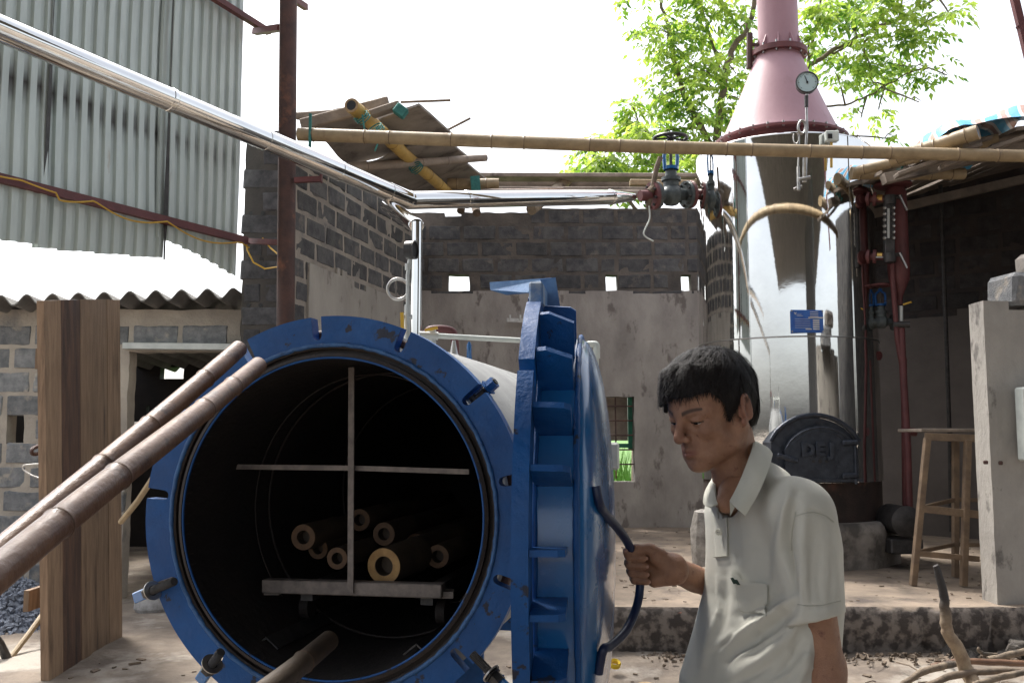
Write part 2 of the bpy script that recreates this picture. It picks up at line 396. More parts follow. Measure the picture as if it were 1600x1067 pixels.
# back wall
BA = XY(640, 11.5); BB = XY(1330, 11.5)
def uB(px): return (px - 640) / 1500 * 11.5
def zB(py, Y=11.5): return P(800, py, Y).z
block_wall('block_wall', 'back wall of sooty blocks over grey plaster, with small square holes and a barred window', BA, BB, 0, zB(326),
           holes=[(uB(699), uB(733), zB(456), zB(430)), (uB(948), uB(967), zB(453), zB(428)), (uB(1067), uB(1083), zB(455), zB(429)),
                  (uB(930), uB(990), zB(749), zB(620)), (uB(1094), uB(1103), zB(745), zB(668))],
           plaster=lambda u: zB(456), seed=11, bm=m_blockd, mm=m_mortard, pm=m_plasterb, cell=.05,
           top=lambda u: zB(334) + .10 * (u > 1.5) - .0 + .03 * nz(u, 0, 0, 3))
# right inner wall, under the roof
RA = XY(1300, 11.2); RB = (6.6, 8.8)
block_wall('block_wall', 'shade-darkened block wall over plaster, under the plank roof at the right', RA, RB, 0, 4.35,
           plaster=lambda u: 2.72 + .03 * u, seed=13, bm=mat('block_shaded', (.03, .028, .03), (.06, .055, .055), 9, .95, bump=1, rand=.25), mm=mat('mortar_shaded', (.065, .052, .048), (.035, .03, .03), 3, .92, bump=.8, bscale=45), pm=mat('plaster_shaded', (.17, .15, .14), (.11, .097, .09), 1.3, .9, bump=.35, bscale=25), cell=.07)  # darker copies of block, mortar and plaster; the room's shade is in the colour
# front pillar on the right
def right_pillar():
    x0 = P(1547, 700, 6.3).x; zt = P(1530, 470, 6.3).z
    t = thing('plastered_pillar', 'pale plastered pillar with a broken block on top, at the right edge', 'pillar', (x0 + .5, 6.5, 0))
    b = MB()
    slab_cells(b, (x0, 6.3), (x0 + 1.3, 6.3), list(np.linspace(-.05, zt, 40)), list(np.linspace(0, 1.3, 24)),
               lambda u, z: z < zt - .03 + (.02 if u < .15 else -.05 * nz(u, 0, 0, 3)), 0, -.2, .006, 31, .004)
    b.build('pillar_body', mat('pillar_plaster', (.36, .34, .31), (.26, .245, .225), 3, .92, bump=.8, bscale=25, c3=(.15, .14, .13), scale3=5, th3=(.58, .64), stretch=(1, 1, .6)), t, smooth=50)
    def rock(name, c, s_, seed, m):
        q = MB(); q.box(c, s_, Matrix.Rotation(R(8), 3, 'Z'), .03)
        q.v = [(x + .03 * nz(x, y, z + seed, 9), y + .03 * nz(y, z, x + seed, 9), z + .03 * nz(z, x, y + seed, 9)) for x, y, z in q.v]
        q.build(name, m, t, smooth=0)
    rock('block', (x0 + .42, 6.5, zt + .08), (.46, .3, .21), 1, m_block)
    rock('block', (x0 + .60, 6.5, zt + .27), (.40, .26, .17), 5, m_conc)
    # fallen charred rubble heap at the foot
    q = MB()
    for k in range(34):
        a = Vector((x0 - .45 + .035 * k + rng.uniform(-.05, .05), 6.13 + rng.uniform(-.06, .08), .06 + rng.uniform(0, .12)))
        q.box(a - Vector((0, 0, .04)), (rng.uniform(.06, .15), .09, rng.uniform(.04, .09)), Matrix.Rotation(rng.uniform(-1, 1), 3, 'Y') @ Matrix.Rotation(rng.uniform(-1, 1), 3, 'Z'), .012)
    q.v = [(x + .02 * nz(x, y, z + 3, 14), y + .02 * nz(y, z, x, 14), z + .02 * nz(z, x, y + 9, 14)) for x, y, z in q.v]
    o = q.build('rubble', mat('charred_rubble', (.05, .045, .042), (.13, .115, .10), 9, .95, bump=1), None, smooth=0, kind='stuff'); o['label'] = 'charred rubble heaped against the foot of the right pillar'; o['category'] = 'rubble'
    # grey box on the pillar
    e = MB(); p0 = P(1590, 605, 6.2); p1 = P(1590, 720, 6.2)
    e.box((p0.x + .25, 6.19, (p0.z + p1.z) / 2), (.5, .12, p0.z - p1.z), None, .012)
    o = e.build('switch_box', m_pipew, None); o['label'] = 'pale grey-green metal box fixed to the right pillar'; o['category'] = 'box'
    q = MB()
    for px, py in ((1540, 722), (1563, 723)):
        a = P(px, py, 6.3); q.box(a, (.03, .02, .026), None, .006)
    o = q.build('iron_peg', m_rust, t)
right_pillar()
# door lintel and the dark room behind the doorway
b = MB(); a = P(196, 541, 8.12); c = P(374, 543, 8.12); b.beam(a, c, .14, .055, bev=.004)
o = b.build('lintel', m_galv); o['label'] = 'thin pale metal lintel over the dark doorway'; o['category'] = 'lintel'
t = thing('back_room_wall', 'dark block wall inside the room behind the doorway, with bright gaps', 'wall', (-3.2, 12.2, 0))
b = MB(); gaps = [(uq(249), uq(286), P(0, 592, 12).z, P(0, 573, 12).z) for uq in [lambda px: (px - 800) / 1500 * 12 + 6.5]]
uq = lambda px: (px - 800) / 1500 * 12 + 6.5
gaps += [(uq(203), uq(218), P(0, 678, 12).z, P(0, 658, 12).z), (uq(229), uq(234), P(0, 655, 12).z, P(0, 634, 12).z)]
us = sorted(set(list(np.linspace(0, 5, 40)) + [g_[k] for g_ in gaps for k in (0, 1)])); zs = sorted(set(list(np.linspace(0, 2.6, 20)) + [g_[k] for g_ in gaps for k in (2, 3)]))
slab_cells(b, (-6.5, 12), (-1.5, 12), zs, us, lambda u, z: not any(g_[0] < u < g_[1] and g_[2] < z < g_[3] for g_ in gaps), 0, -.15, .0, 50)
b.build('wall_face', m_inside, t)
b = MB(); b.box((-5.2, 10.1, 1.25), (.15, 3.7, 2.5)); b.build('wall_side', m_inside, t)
# asbestos roof over it
def wavy_roof():
    b = MB(); x0, x1 = -4.7, P(374, 460, 8.0).x; n = 150; th = .012
    fr = []
    xs = np.linspace(x0, x1, n)
    for y, dz in ((7.85, 0), (12.3, -.25)):
        for s_ in (0, th):
            for x in xs:
                z = 2.535 + .075 * (x - x0) / (x1 - x0) + .042 * math.sin(2 * math.pi * (x - x0) / .213) + dz + s_
                fr.append((x, y, z))
    fs = []
    for i in range(n - 1):
        fs += [(i, i + 1, 2 * n + i + 1, 2 * n + i), (n + i, 3 * n + i, 3 * n + i + 1, n + i + 1), (i, n + i, n + i + 1, i + 1)]
    b.add(fr, fs); o = b.build('wavy_roof', m_roofas, smooth=60); o['label'] = 'grey wavy asbestos roof over the left block wall'; o['category'] = 'roof'
wavy_roof()
# window of the back wall
def window():
    t = thing('barred_window', 'barred window opening with a green shutter in the grey back wall', 'window', (1.3, 11.5, zB(749)))
    x0, x1 = XY(931, 11.5)[0], XY(989, 11.5)[0]; z0, z1 = zB(748), zB(621)
    for k in range(1, 3): 
        x = x0 + (x1 - x0) * (.06 + .47 * (k - 1)); b = MB(); b.cyl((x, 11.53, z0), (x, 11.53, z1), .009, 8); b.build('bar', m_rust, t)
    for k in range(1, 6):
        z = z0 + (z1 - z0) * (k / 5.6); b = MB(); b.cyl((x0, 11.515, z), (x1, 11.515, z), .009, 8); b.build('bar', m_rust, t)
    # open shutter outside
    s0, s1, q0, q1 = x0 + .02, XY(988, 11.7)[0] + .02, zB(695), zB(612)
    b = MB(); b.box(((s0 + s1) / 2 - .02, 11.73, (q0 + q1) / 2 + .05), (s1 - s0 - .12, .02, q1 - q0)); b.build('shutter_board', m_oldw, t)
    b = MB(); b.box((s1 - .03, 11.72, (q0 + q1) / 2), (.09, .05, q1 - q0 + .1)); b.box(((s0 + s1) / 2, 11.70, q0 - .01), (s1 - s0, .05, .05)); b.build('shutter_frame', m_green, t)
window()
# ---------------------------------------------------------------- corrugated metal wall at the left
def sheet_wall():
    c0 = Vector((-2.14, 7.78, 0)); d = Vector((-.44, -.898, 0)).normalized()
    def hit(px):  # distance along the wall seen at column px
        k = (px - 800) / 1500
        return (k * c0.y - c0.x) / (d.x - k * d.y)
    t = thing('metal_sheet_wall', 'pale ribbed metal sheet wall hanging on rusty rails, upper left', 'wall', c0 + d * 1.2 + Vector((0, 0, 2.6)))
    m = mat('sheet_metal', (.57, .64, .61), (.47, .53, .51), 3, .5, metal=.25, bump=.15, bscale=12, c3=(.30, .22, .15), scale3=2.6, th3=(.66, .78), stretch=(3, 3, .5), rvar=.08)
    N, L, bs = nodes(m)
    at = N.new('ShaderNodeAttribute'); at.attribute_name = 'soot'
    src = bs.inputs['Base Color'].links[0].from_socket
    x = N.new('ShaderNodeMix'); x.data_type = 'RGBA'; L.new(at.outputs['Fac'], x.inputs[0]); L.new(src, x.inputs[6]); x.inputs[7].default_value = (.05, .045, .04, 1)
    L.new(x.outputs[2], bs.inputs['Base Color'])
    nrm = Vector((-d.y, d.x, 0))
    if nrm.dot(Vector((0, 0, 0)) - c0) < 0: nrm = -nrm
    def zpy(px, py):
        s_ = hit(px); q = c0 + d * s_; return P(px, py, q.y).z
    segs = [(362, 241, lambda u: .0 + zpy(300, 405) * (1 - u) + zpy(300, 405) * u, 0.012, (432, 372)), (244, 48, None, 0.0, (403, 388)), (51, -160, None, 0.03, (384, 384))]
    for (pa, pb, _, off, (ya, yb)) in segs:
        s0, s1 = hit(pa), hit(pb); pitch = .098; s1 += .05 if pb > 0 else 0; n = int((s1 - s0) / pitch) ; zt = 6.2
        za, zb = zpy(pa, ya), zpy(pb if pb > 0 else 10, yb)
        cols = []
        for k in range(n + 1):
            for fr, dep in ((0, 0), (.44, 0), (.54, .022), (.70, .025), (.88, .022), (.98, 0)):
                u = s0 + (k + fr) * pitch
                if u <= s1 + 1e-6: cols.append((u, dep))
        zs = None; rows = 46; vs = []; soot = []
        for (u, dep) in cols:
            w = (u - s0) / (s1 - s0); kk = int((u - s0) / pitch)
            if pa == 362: zlo = zb + (za - zb) * (1 - w) ** 1.5 - .004 * (kk % 2)
            else: zlo = za + (zb - za) * w - .004 * ((kk * 7) % 3)
            for j in range(rows):
                z = zlo + (zt - zlo) * j / (rows - 1)
                bow = .02 * nz(u, z, 3, .8) + (.03 * math.exp(-((z - 2.9) / .35) ** 2) * abs(w - .5) if pa != 362 else 0)
                q = c0 + d * u + nrm * (off - dep + bow); vs.append((q.x, q.y, z))
                band = math.exp(-((z - 3.66 - .05 * nz(u, 0, 0, 3)) / .085) ** 2)
                amt = (1.1 if dep > .01 else .10) * (0.35 + .65 * min(1, max(0, u / 1.9)))
                soot.append(min(1, band * amt * (1 + .5 * nz(u, z, 8, 9)) + (.5 if dep > .01 else 0) * .12))
        fs = [(i * rows + j, (i + 1) * rows + j, (i + 1) * rows + j + 1, i * rows + j + 1) for i in range(len(cols) - 1) for j in range(rows - 1)]
        b = MB(); b.add(vs, fs); o = b.build('metal_sheet', m, t, smooth=28)
        a = o.data.attributes.new('soot', 'FLOAT', 'POINT'); a.data.foreach_set('value', soot)
    # rails
    def rail(px0, py0, px1, py1, w, h):
        s0, s1 = hit(px0), hit(px1); q0 = c0 + d * s0 + nrm * .06; q1 = c0 + d * s1 + nrm * .06
        z0 = P(px0, py0, q0.y).z; z1 = P(px1, py1, q1.y).z
        b = MB(); b.beam((q0.x, q0.y, z0), (q1.x, q1.y, z1), .012, h); b.beam((q0.x, q0.y, z0 - h / 2), (q1.x, q1.y, z1 - h / 2), w, .01)
        b.build('rail', m_rust2, t)
        return (q0.x, q0.y, z0)
    r0 = rail(372, 376, -160, 245, .05, .055)
    rail(397, 49, -100, -240, .05, .055)
    for px_, w_ in ((243, .035), (49, .03)):  # dark strips drawn for the shadow where the sheets overlap
        s_ = hit(px_); vs = []; zz_ = np.linspace(2.72, 6.1, 24); b = MB()
        for z in zz_:
            ww = w_ * (.8 + .5 * nz(z, px_, 0, 1.1)) * (1.5 if 3 < z < 3.9 else .8)
            for e in (0, 1): q = c0 + d * (s_ + ww * (e - .5)) + nrm * (.034 + .01 * e); vs.append((q.x, q.y, z))
        b.add(vs, [(2 * i, 2 * i + 1, 2 * i + 3, 2 * i + 2) for i in range(23)]); b.build('seam_shadow', m_dsteel, t, smooth=60)
    # yellow cable along the rail
    pts = []
    for px in range(-40, 372, 6):
        s_ = hit(px); q = c0 + d * s_ + nrm * .1
        u = (px % 118) / 118.0
        py = 284 + (px) * .272 - 2 + 14 * math.sin(math.pi * u) * (1 if px > 60 else .3)
        pts.append((q.x, q.y, P(px, py, q.y).z))
    q = P(400, 372, 7.6)
    b = MB(); b.tube(pts, .006, 6); o = b.build('cable', m_yellow); o['label'] = 'thin yellow cable strung along the rusty rail of the metal wall'; o['category'] = 'cable'
    b = MB(); b.tube([P(384, 372, 7.85), P(386, 390, 7.8), P(396, 410, 7.8), P(414, 420, 7.8), P(434, 417, 7.6)], .007, 6); b.tube([P(410, 372, 7.8), P(422, 387, 7.8), P(435, 398, 7.6)], .007, 6)
    o = b.build('cable', m_yellow); o['label'] = 'loop of yellow cable drooping on the block pillar by the post'; o['category'] = 'cable'
sheet_wall()
# steel post
def steel_post():
    t = thing('steel_post', 'tall round rusty steel post in front of the block pillar', 'post', (P(450, 600, 7.35).x, 7.35, 0))
    x = P(451, 500, 7.35).x
    b = MB(); b.cyl((x + .01, 7.35, 0), (x - .07, 7.35, 5.6), .069, 20); b.build('post_tube', m_rust, t)
    b = MB(); b.beam(P(398, 50, 7.7), P(438, 44, 7.4), .05, .05); b.build('bracket', m_rust2, t)
    b = MB(); b.beam(P(460, 282, 7.3), P(501, 280, 7.3), .04, .04); b.box(P(502, 276, 7.3), (.015, .05, .09)); b.build('bracket', m_rust2, t)
    b = MB(); b.beam(P(372, 376, 7.85), P(436, 379, 7.45), .04, .045); b.build('bracket', m_rust2, t)
    b = MB(); b.beam(P(460, 0, 7.4), P(478, 12, 7.6), .04, .05); b.build('bracket', m_rust2, t)
steel_post()
# roof over the yard where the photographer stands (its trusses reach into the frame, upper right)
def yard_roof():
    t = thing('shed_roof', 'ribbed metal roof of the open work shed on steel trusses', 'roof', (0, 1, 5.2))
    b = MB(); cols = []; x = -4.6
    while x < 9: cols += [(x, 0), (x + .12, 0), (x + .15, .03), (x + .17, .03)]; x += .2
    vs = [(x_, y_, 5.35 + (0.10 * (y_ + 9)) + dz) for x_, dz in cols for y_ in (-9, 4.2)]
    b.add(vs, [(2 * i, 2 * i + 2, 2 * i + 3, 2 * i + 1) for i in range(len(cols) - 1)]); b.build('roof_sheet', m_roofas, t)
    b = MB(); a0, a1 = P(1571, -60, 6.6), P(1606, 85, 6.6); dd = (a1 - a0); b.beam(a0 - dd * .6, a1 + dd * 1.2, .04, .05); b.beam(P(1590, 45, 6.6), P(1625, 20, 6.6), .03, .03)
    b.build('truss', m_rust2, t)
yard_roof()
def reflection_walls():  # added unseen walls that darken the right side of the boiler's reflection
    b = MB(); us = list(np.linspace(0, 5.7, 60)); zs = list(np.linspace(0, 5.6, 40))
    slab_cells(b, (4.8, 1.2), (4.5, -4.5), zs, us, lambda u, z: True, 0, -.2, .01, 77)
    o = b.build('added_dark_wall', m_blockd); o['label'] = 'tall dark wall added outside the right edge to darken the boiler reflection'; o['category'] = 'wall'
    b = MB(); slab_cells(b, (5.6, 9.6), (5.5, 6.5), list(np.linspace(0, 4.0, 30)), list(np.linspace(0, 3.95, 24)), lambda u, z: True, 0, -.2, .01, 78)  # second added wall, keeps light out of the boiler room
    o = b.build('added_dark_wall', m_blockd); o['label'] = 'dark wall added behind the right pillar to darken the boiler room and reflection'; o['category'] = 'wall'
reflection_walls()
# ---------------------------------------------------------------- autoclave
PSI = R(11.5); VA = Vector((math.sin(PSI), math.cos(PSI), 0)); VR = Vector((math.cos(PSI), -math.sin(PSI), 0)); VZ = Vector((0, 0, 1))
VD = 2.79; VC = Vector((-283 / 1500 * VD, VD, P(800, 807, VD).z)); RO = .58; RI = .487
def vp(a, b_, l=0): return VC + VR * a + VZ * b_ + VA * l       # right, up, along the axis
vessel = thing('autoclave', 'big blue-rimmed steel treatment vessel with its round mouth open', 'pressure vessel', (VC.x, VC.y + .9, 0))
SLOTS = [95, 67, 39, 11.5, -18, -44, -72, -100, -129, -158, 174, 146, 119]
def slotted(ri, ro, slots, sr, sw, th, nbase=240, ang=lambda a: a):
    """annulus with open slots from its outer edge; returns MB in local (x right,y up,z depth)"""
    angs = set(np.linspace(0, 360, nbase, endpoint=False))
    for s_ in slots:
        s_ %= 360; hw = math.degrees(sw / ro)
        angs = {a for a in angs if abs((a - s_ + 180) % 360 - 180) > hw * 1.15}
        angs |= {(s_ + k * hw / 6) % 360 for k in range(-6, 7)} | {(s_ - hw * 1.02) % 360, (s_ + hw * 1.02) % 360}
    angs = sorted(angs); vs = []
    for a in angs:
        r_ = ro
        for s_ in slots:
            dd = (a - s_ + 180) % 360 - 180; t_ = R(dd) * (sr + .012)
            if abs(dd) <= math.degrees(sw / ro) * 1.001: r_ = sr - math.sqrt(max(0, sw * sw - (R(dd) * ro) ** 2)) * .95
        c, s2 = math.cos(R(a)), math.sin(R(a))
        vs += [(ri * c, ri * s2, 0), (r_ * c, r_ * s2, 0), (r_ * c, r_ * s2, th), (ri * c, ri * s2, th)]
    n = len(angs); fs = []
    for i in range(n):
        j = (i + 1) % n
        for k in range(4): fs.append((4 * i + k, 4 * j + k, 4 * j + (k + 1) % 4, 4 * i + (k + 1) % 4))
    return vs, fs
vs, fs = slotted(RI + .004, RO, SLOTS, .525, .0155, .05)
b = MB(); b.add([vp(*v) for v in vs], fs); b.build('flange_ring', m_blue, vessel, smooth=30)
# weld bead, gasket groove, lip
def ring(name, r, tr, l, m, wob=0, n=160, parent=None, k=8):
    b = MB(); pts = [vp((r + wob * nz(i, 0, 0, .9)) * math.cos(2 * math.pi * i / n), (r + wob * nz(i, 0, 0, .9)) * math.sin(2 * math.pi * i / n), l) for i in range(n)]
    b.tube(pts, [tr * (1 + (.35 * nz(i, 5, 0, .8) if wob else 0)) for i in range(n)], k, close=True); return b.build(name, m, parent or vessel, smooth=60)
ring('weld_bead', RI + .008, .007, .0, mat('weld_blue', (.03, .12, .30), (.01, .06, .18), 30, .45, bump=.5), .003)
b = MB(); b.lathe([(RI + .006, -.004), (RI - .004, .004), (RI - .004, .02), (RI - .016, .02), (RI - .016, -.002), (RI - .026, -.006), (RI - .030, .01), (RI - .030, .04)], VC, VA, 160, ref=VR)
b.build('gasket_groove', m_gask, vessel, smooth=30)
ring('lip', RI - .029, .004, .0, m_blue)
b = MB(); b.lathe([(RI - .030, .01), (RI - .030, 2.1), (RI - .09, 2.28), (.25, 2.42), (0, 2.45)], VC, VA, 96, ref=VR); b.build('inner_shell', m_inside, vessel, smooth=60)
b = MB(); b.lathe([(RI + .02, .05), (RI + .02, .10), (RI + .066, .13), (RI + .068, 1.2), (RI + .064, 1.21), (RI + .068, 1.22), (RI + .066, 2.12), (RI - .04, 2.32), (.25, 2.47), (0, 2.5)], VC, VA, 96, ref=VR); b.build('body_shell', m_clad, vessel, smooth=40)
for k, l in enumerate((.55, 1.25)):
    ring('inner_hoop', RI - .04, .005, l, m_gask, n=96)
for sgn, l in ((-1, .5), (1, .5), (-1, 1.8), (1, 1.8)):
    q = vp(sgn * .3, 0, l); b = MB(); b.box((q.x, q.y, .38), (.08, .14, .78)); b.build('leg', m_blue, vessel)
for l in (.5, 1.8):
    b = MB(); b.beam(vp(-.4, -.60, l), vp(.4, -.60, l), .1, .10); b.build('saddle', m_blue, vessel)
# rails (angle iron) on the bottom of the shell
for s_ in (-1, 1):
    b = MB(); x = s_ * .235; z = -.375
    b.beam(vp(x - .025, z - .012, .12), vp(x - .025, z - .012, 2.1), .052, .005, up=VZ + VR * -.8); b.beam(vp(x + .012, z - .012, .12), vp(x + .012, z - .012, 2.1), .052, .005, up=VZ + VR * .8)
    b.build('rail', m_dsteel, vessel)
# swing bolts
def swing_bolt(ang, out, lift, label=None, nutc=None, length=.13):
    a = R(ang); rad = VR * math.cos(a) + VZ * math.sin(a); tang = VR * -math.sin(a) + VZ * math.cos(a)
    base = VC + rad * .53 + VA * .07
    d = (rad * out - VA * lift).normalized()
    b = MB(); b.cyl(base, base + d * length, .0095, 12)
    n = 26
    for k in range(n): 
        q = base + d * (length * (.45 + .55 * k / n)); b.lathe([(.0095, 0), (.0112, .0015), (.0095, .003)], q, d, 10)
    b.cyl(base - tang * .028, base + tang * .028, .012, 10)
    bo = b.build('swing_bolt', m_dsteel, vessel)
    q = base + d * length * .62
    b = MB(); b.lathe([(0, 0), (.024, 0), (.026, .004), (.026, .006), (.019, .008), (.019, .03), (0, .03)], q, d, 6); b.build('nut', m_blue, bo)
    for hs_ in (tang * .02, tang * -.02):
        b = MB(); b.beam(base - rad * .02 + hs_, base + rad * .045 + hs_, .014, .03, up=VA); b.build('lug', m_blue, bo)
    return bo
swing_bolt(39, 1, .15, length=.085)
def loose_bolt(p0, p1, r=.012, nut=.55):
    """bolt that hangs out of its slot: threaded rod p0->p1, blue collar towards p1"""
    p0, p1 = Vector(p0), Vector(p1); d = (p1 - p0); Ln = d.length; d.normalize(); b = MB()
    b.cyl(p0, p0 + d * Ln * .6, r * .85, 12)
    k = 0.0
    while k < Ln * .55: b.lathe([(r * .85, 0), (r, .0014), (r * .85, .0028)], p0 + d * k, d, 12); k += .0034
    bo = b.build('swing_bolt', m_dsteel, vessel)
    b = MB(); b.lathe([(0, 0), (r * 2, 0), (r * 2.1, .006), (r * 1.6, .008), (r * 1.6, .03), (0, .03)], p0 + d * Ln * nut, d, 6); b.build('nut', m_black, bo)
    b = MB(); b.beam(p0 + d * Ln * (nut + .12), p1, r * 2.6, r * 1.2, up=VA, bev=.003); b.build('lug', m_blueg, bo)
    b = MB(); b.lathe([(r * 1.2, 0), (r * 2.3, 0), (r * 2.3, .004), (r * 1.2, .004)], p0 + d * Ln * (nut - .03), d, 16); b.build('washer', m_steel, bo)
loose_bolt(P(272, 908, 2.80), P(211, 934, 2.95), .0125)
loose_bolt(P(738, 1021, 2.42), P(800, 1085, 2.36), .011, .5)
loose_bolt(P(345, 1018, 2.70), P(312, 1064, 2.78), .013, .42)
# worn steel in the slots' mouths
for ang in (95, 67, 11.5, -18):
    a = R(ang); rad = VR * math.cos(a) + VZ * math.sin(a); tang = VR * -math.sin(a) + VZ * math.cos(a)
    b = MB(); q = VC + rad * .535 + VA * .062; b.cyl(q - tang * .03, q + tang * .03, .013, 12); b.build('hinge_pin', m_rust, vessel)
    for s_ in (-1, 1):
        b = MB(); b.beam(q + tang * .034 * s_ - rad * .02, q + tang * .034 * s_ + rad * .028, .012, .04, up=VA); b.build('lug', m_blue, vessel)

# ---------------------------------------------------------------- door of the vessel, swung open
DC = P(836, 836, 2.20); DC.z = VC.z + .004
DU = Vector((-.055, -.55, 0)).normalized(); DN = Vector((-DU.y, DU.x, 0))     # towards the near edge; outward (right)
if DN.x < 0: DN = -DN
RD = .548
def dp(a, up, out): return DC + DU * a + VZ * up + DN * out
vs, fs = slotted(RI - .02, RD, [s + 8 for s in range(5, 365, 28) if 25 < (s + 8) % 360 < 335], .505, .015, .03)
b = MB(); b.add([dp(*v) for v in vs], fs); door = b.build('door', m_blue, vessel, smooth=30)
SK = .445; SD = .108
b = MB(); prof = [(SK, .02), (SK, SD)]
for k in range(1, 19):
    a = R(90 * k / 18); prof.append((SK * math.cos(a) ** .85 if k < 18 else 0, SD + .072 * math.sin(a)))
b.lathe(prof, DC, DN, 120, ref=DU); b.build('door_dome', m_blueg, door, smooth=60)
b = MB(); prof = [(SK - .012, .0), (SK - .012, SD)] + [(max(0, SK - .012) * math.cos(R(9 * k)), SD + .06 * math.sin(R(9 * k))) for k in range(1, 11)]
b.lathe(prof, DC, DN, 96, ref=DU); b.build('door_lining', m_inside, door, smooth=60)
b = MB(); n = 160
b.tube([dp((SK + .004) * math.cos(2 * math.pi * i / n), (SK + .004) * math.sin(2 * math.pi * i / n), SD) for i in range(n)], [.006 * (1 + .4 * nz(i, 3, 0, .8)) for i in range(n)], 6, close=True); b.build('weld_bead', m_blue, door, smooth=60)
b = MB(); b.tube([dp((SK + .004) * math.cos(2 * math.pi * i / n), (SK + .004) * math.sin(2 * math.pi * i / n), .032) for i in range(n)], [.006 * (1 + .4 * nz(i, 7, 0, .8)) for i in range(n)], 6, close=True); b.build('weld_bead', m_blue, door, smooth=60)
GA = [76, 60.5, 46, 31.5, 18.5, 3.0, -8.5, -21, -34, -48, -63, 100, 125, 150, 175, 200, 225, 250]
for k, g in enumerate(GA):
    a = R(g); rad = DU * math.cos(a) + VZ * math.sin(a); tan_ = DU * -math.sin(a) + VZ * math.cos(a)
    b = MB(); r1 = RD - .004 - (.02 if k == 0 else 0); lg = .10 if g > 10 and g < 80 else .092
    if k in (1, 2): poly = [(SK - .01, .031), (r1 + .0, .031), (r1 + .002, .05), (r1 - .02, lg), (SK - .01, lg)]
    else: poly = [(SK - .01, .031), (r1, .031), (r1 - .004, lg - .012), (r1 - .012, lg), (SK - .01, lg)]
    o_ = DC - tan_ * .006
    b.prism(poly, o_, rad, DN, tan_ * .012)
    b.build('gusset', m_blue, door, smooth=20)
# closing plates between the top gussets
for (g0, g1) in ((46, 62), (31.5, 46), (62, 76)):
    pass
# lifting bracket on top: a worn light-blue plate
b = MB(); q0, q1, q2, q3, q4, q5 = [P(px, py, Y) for px, py, Y in ((765, 441, 2.32), (862, 434, 2.16), (866, 486, 2.16), (848, 474, 2.18), (824, 457, 2.2), (790, 460, 2.28))]
pts = [q0, P(766, 453, 2.32), q5, q4, q3, q2, q1]
b.add([tuple(p) for p in pts] + [(p.x + .003, p.y + .014, p.z) for p in pts], [tuple(range(7)), tuple(range(7, 14))[::-1]] + [(i, (i + 1) % 7, 7 + (i + 1) % 7, 7 + i) for i in range(7)])
b.build('lifting_plate', m_bluelt, door, smooth=0)
b = MB(); b.beam(P(856, 436, 2.16), P(866, 500, 2.16), .014, .035); b.build('lifting_post', m_bluelt, door)
b = MB(); q = dp(.0, RD + .004, .012); b.box((q.x, q.y - .06, q.z - .025), (.03, .26, .05), Matrix.Rotation(R(-6), 3, 'Z'), .004); b.build('door_lug', m_bluelt, door)
# hinge block on the far side
b = MB(); b.box(P(940, 712, 2.72), (.09, .10, .075), None, .006); b.box(P(952, 706, 2.72), (.05, .05, .03), None, .004); b.build('hinge_block', m_galv, vessel)
b = MB(); b.beam(P(870, 712, 2.76), P(936, 712, 2.74), .04, .06); b.build('hinge_arm', m_blue, vessel)
# handle (flat ends welded on the dome, round bar bowed outwards) — the man's fist closes on it
HAND = P(996, 884, 1.99)
from mathutils.bvhtree import BVHTree
_dm = [o for o in door.children if o.name.startswith('door_dome')][0]
_off = WL[_dm.name]; _bv = BVHTree.FromPolygons([v.co + _off for v in _dm.data.vertices], [tuple(q.vertices) for q in _dm.data.polygons])
def ondome(px, py, off):
    o = Vector((0, 0, H)); d_ = (P(px, py, 1.0) - o).normalized(); h = _bv.ray_cast(o, d_)
    if h[0] is None: return P(px, py, 1.95)
    n = h[1] if h[1].dot(d_) < 0 else -h[1]; return h[0] + n * off
e0, e1, e2, e3 = ondome(927, 760, .005), ondome(931, 787, .007), ondome(933, 1028, .007), ondome(931, 1050, .005)
def hmid(px, py, t): return P(px, py, e1.y + (HAND.y - e1.y) * t)
hpts = [e0, e1, hmid(946, 803, .25), hmid(966, 826, .6), hmid(982, 850, .88), HAND, hmid(1000, 915, 1), hmid(994, 950, .9), hmid(978, 985, .65), hmid(955, 1008, .3), e2 + Vector((.006, -.004, .02)), e2, e3]
def catmull(pts, n=6):
    out = []; p = [pts[0]] + list(pts) + [pts[-1]]
    for i in range(1, len(p) - 2):
        for k in range(n):
            t = k / n; a, b_, c, d = p[i - 1], p[i], p[i + 1], p[i + 2]
            out.append(.5 * ((2 * b_) + (c - a) * t + (2 * a - 5 * b_ + 4 * c - d) * t * t + (3 * b_ - a - 3 * c + d) * t ** 3))
    out.append(Vector(pts[-1])); return out
b = MB(); b.tube(catmull(hpts, 6), .0088, 14); b.build('handle', mat('handle_navy', (.006, .02, .075), (.004, .012, .05), 20, .4), door, smooth=60)

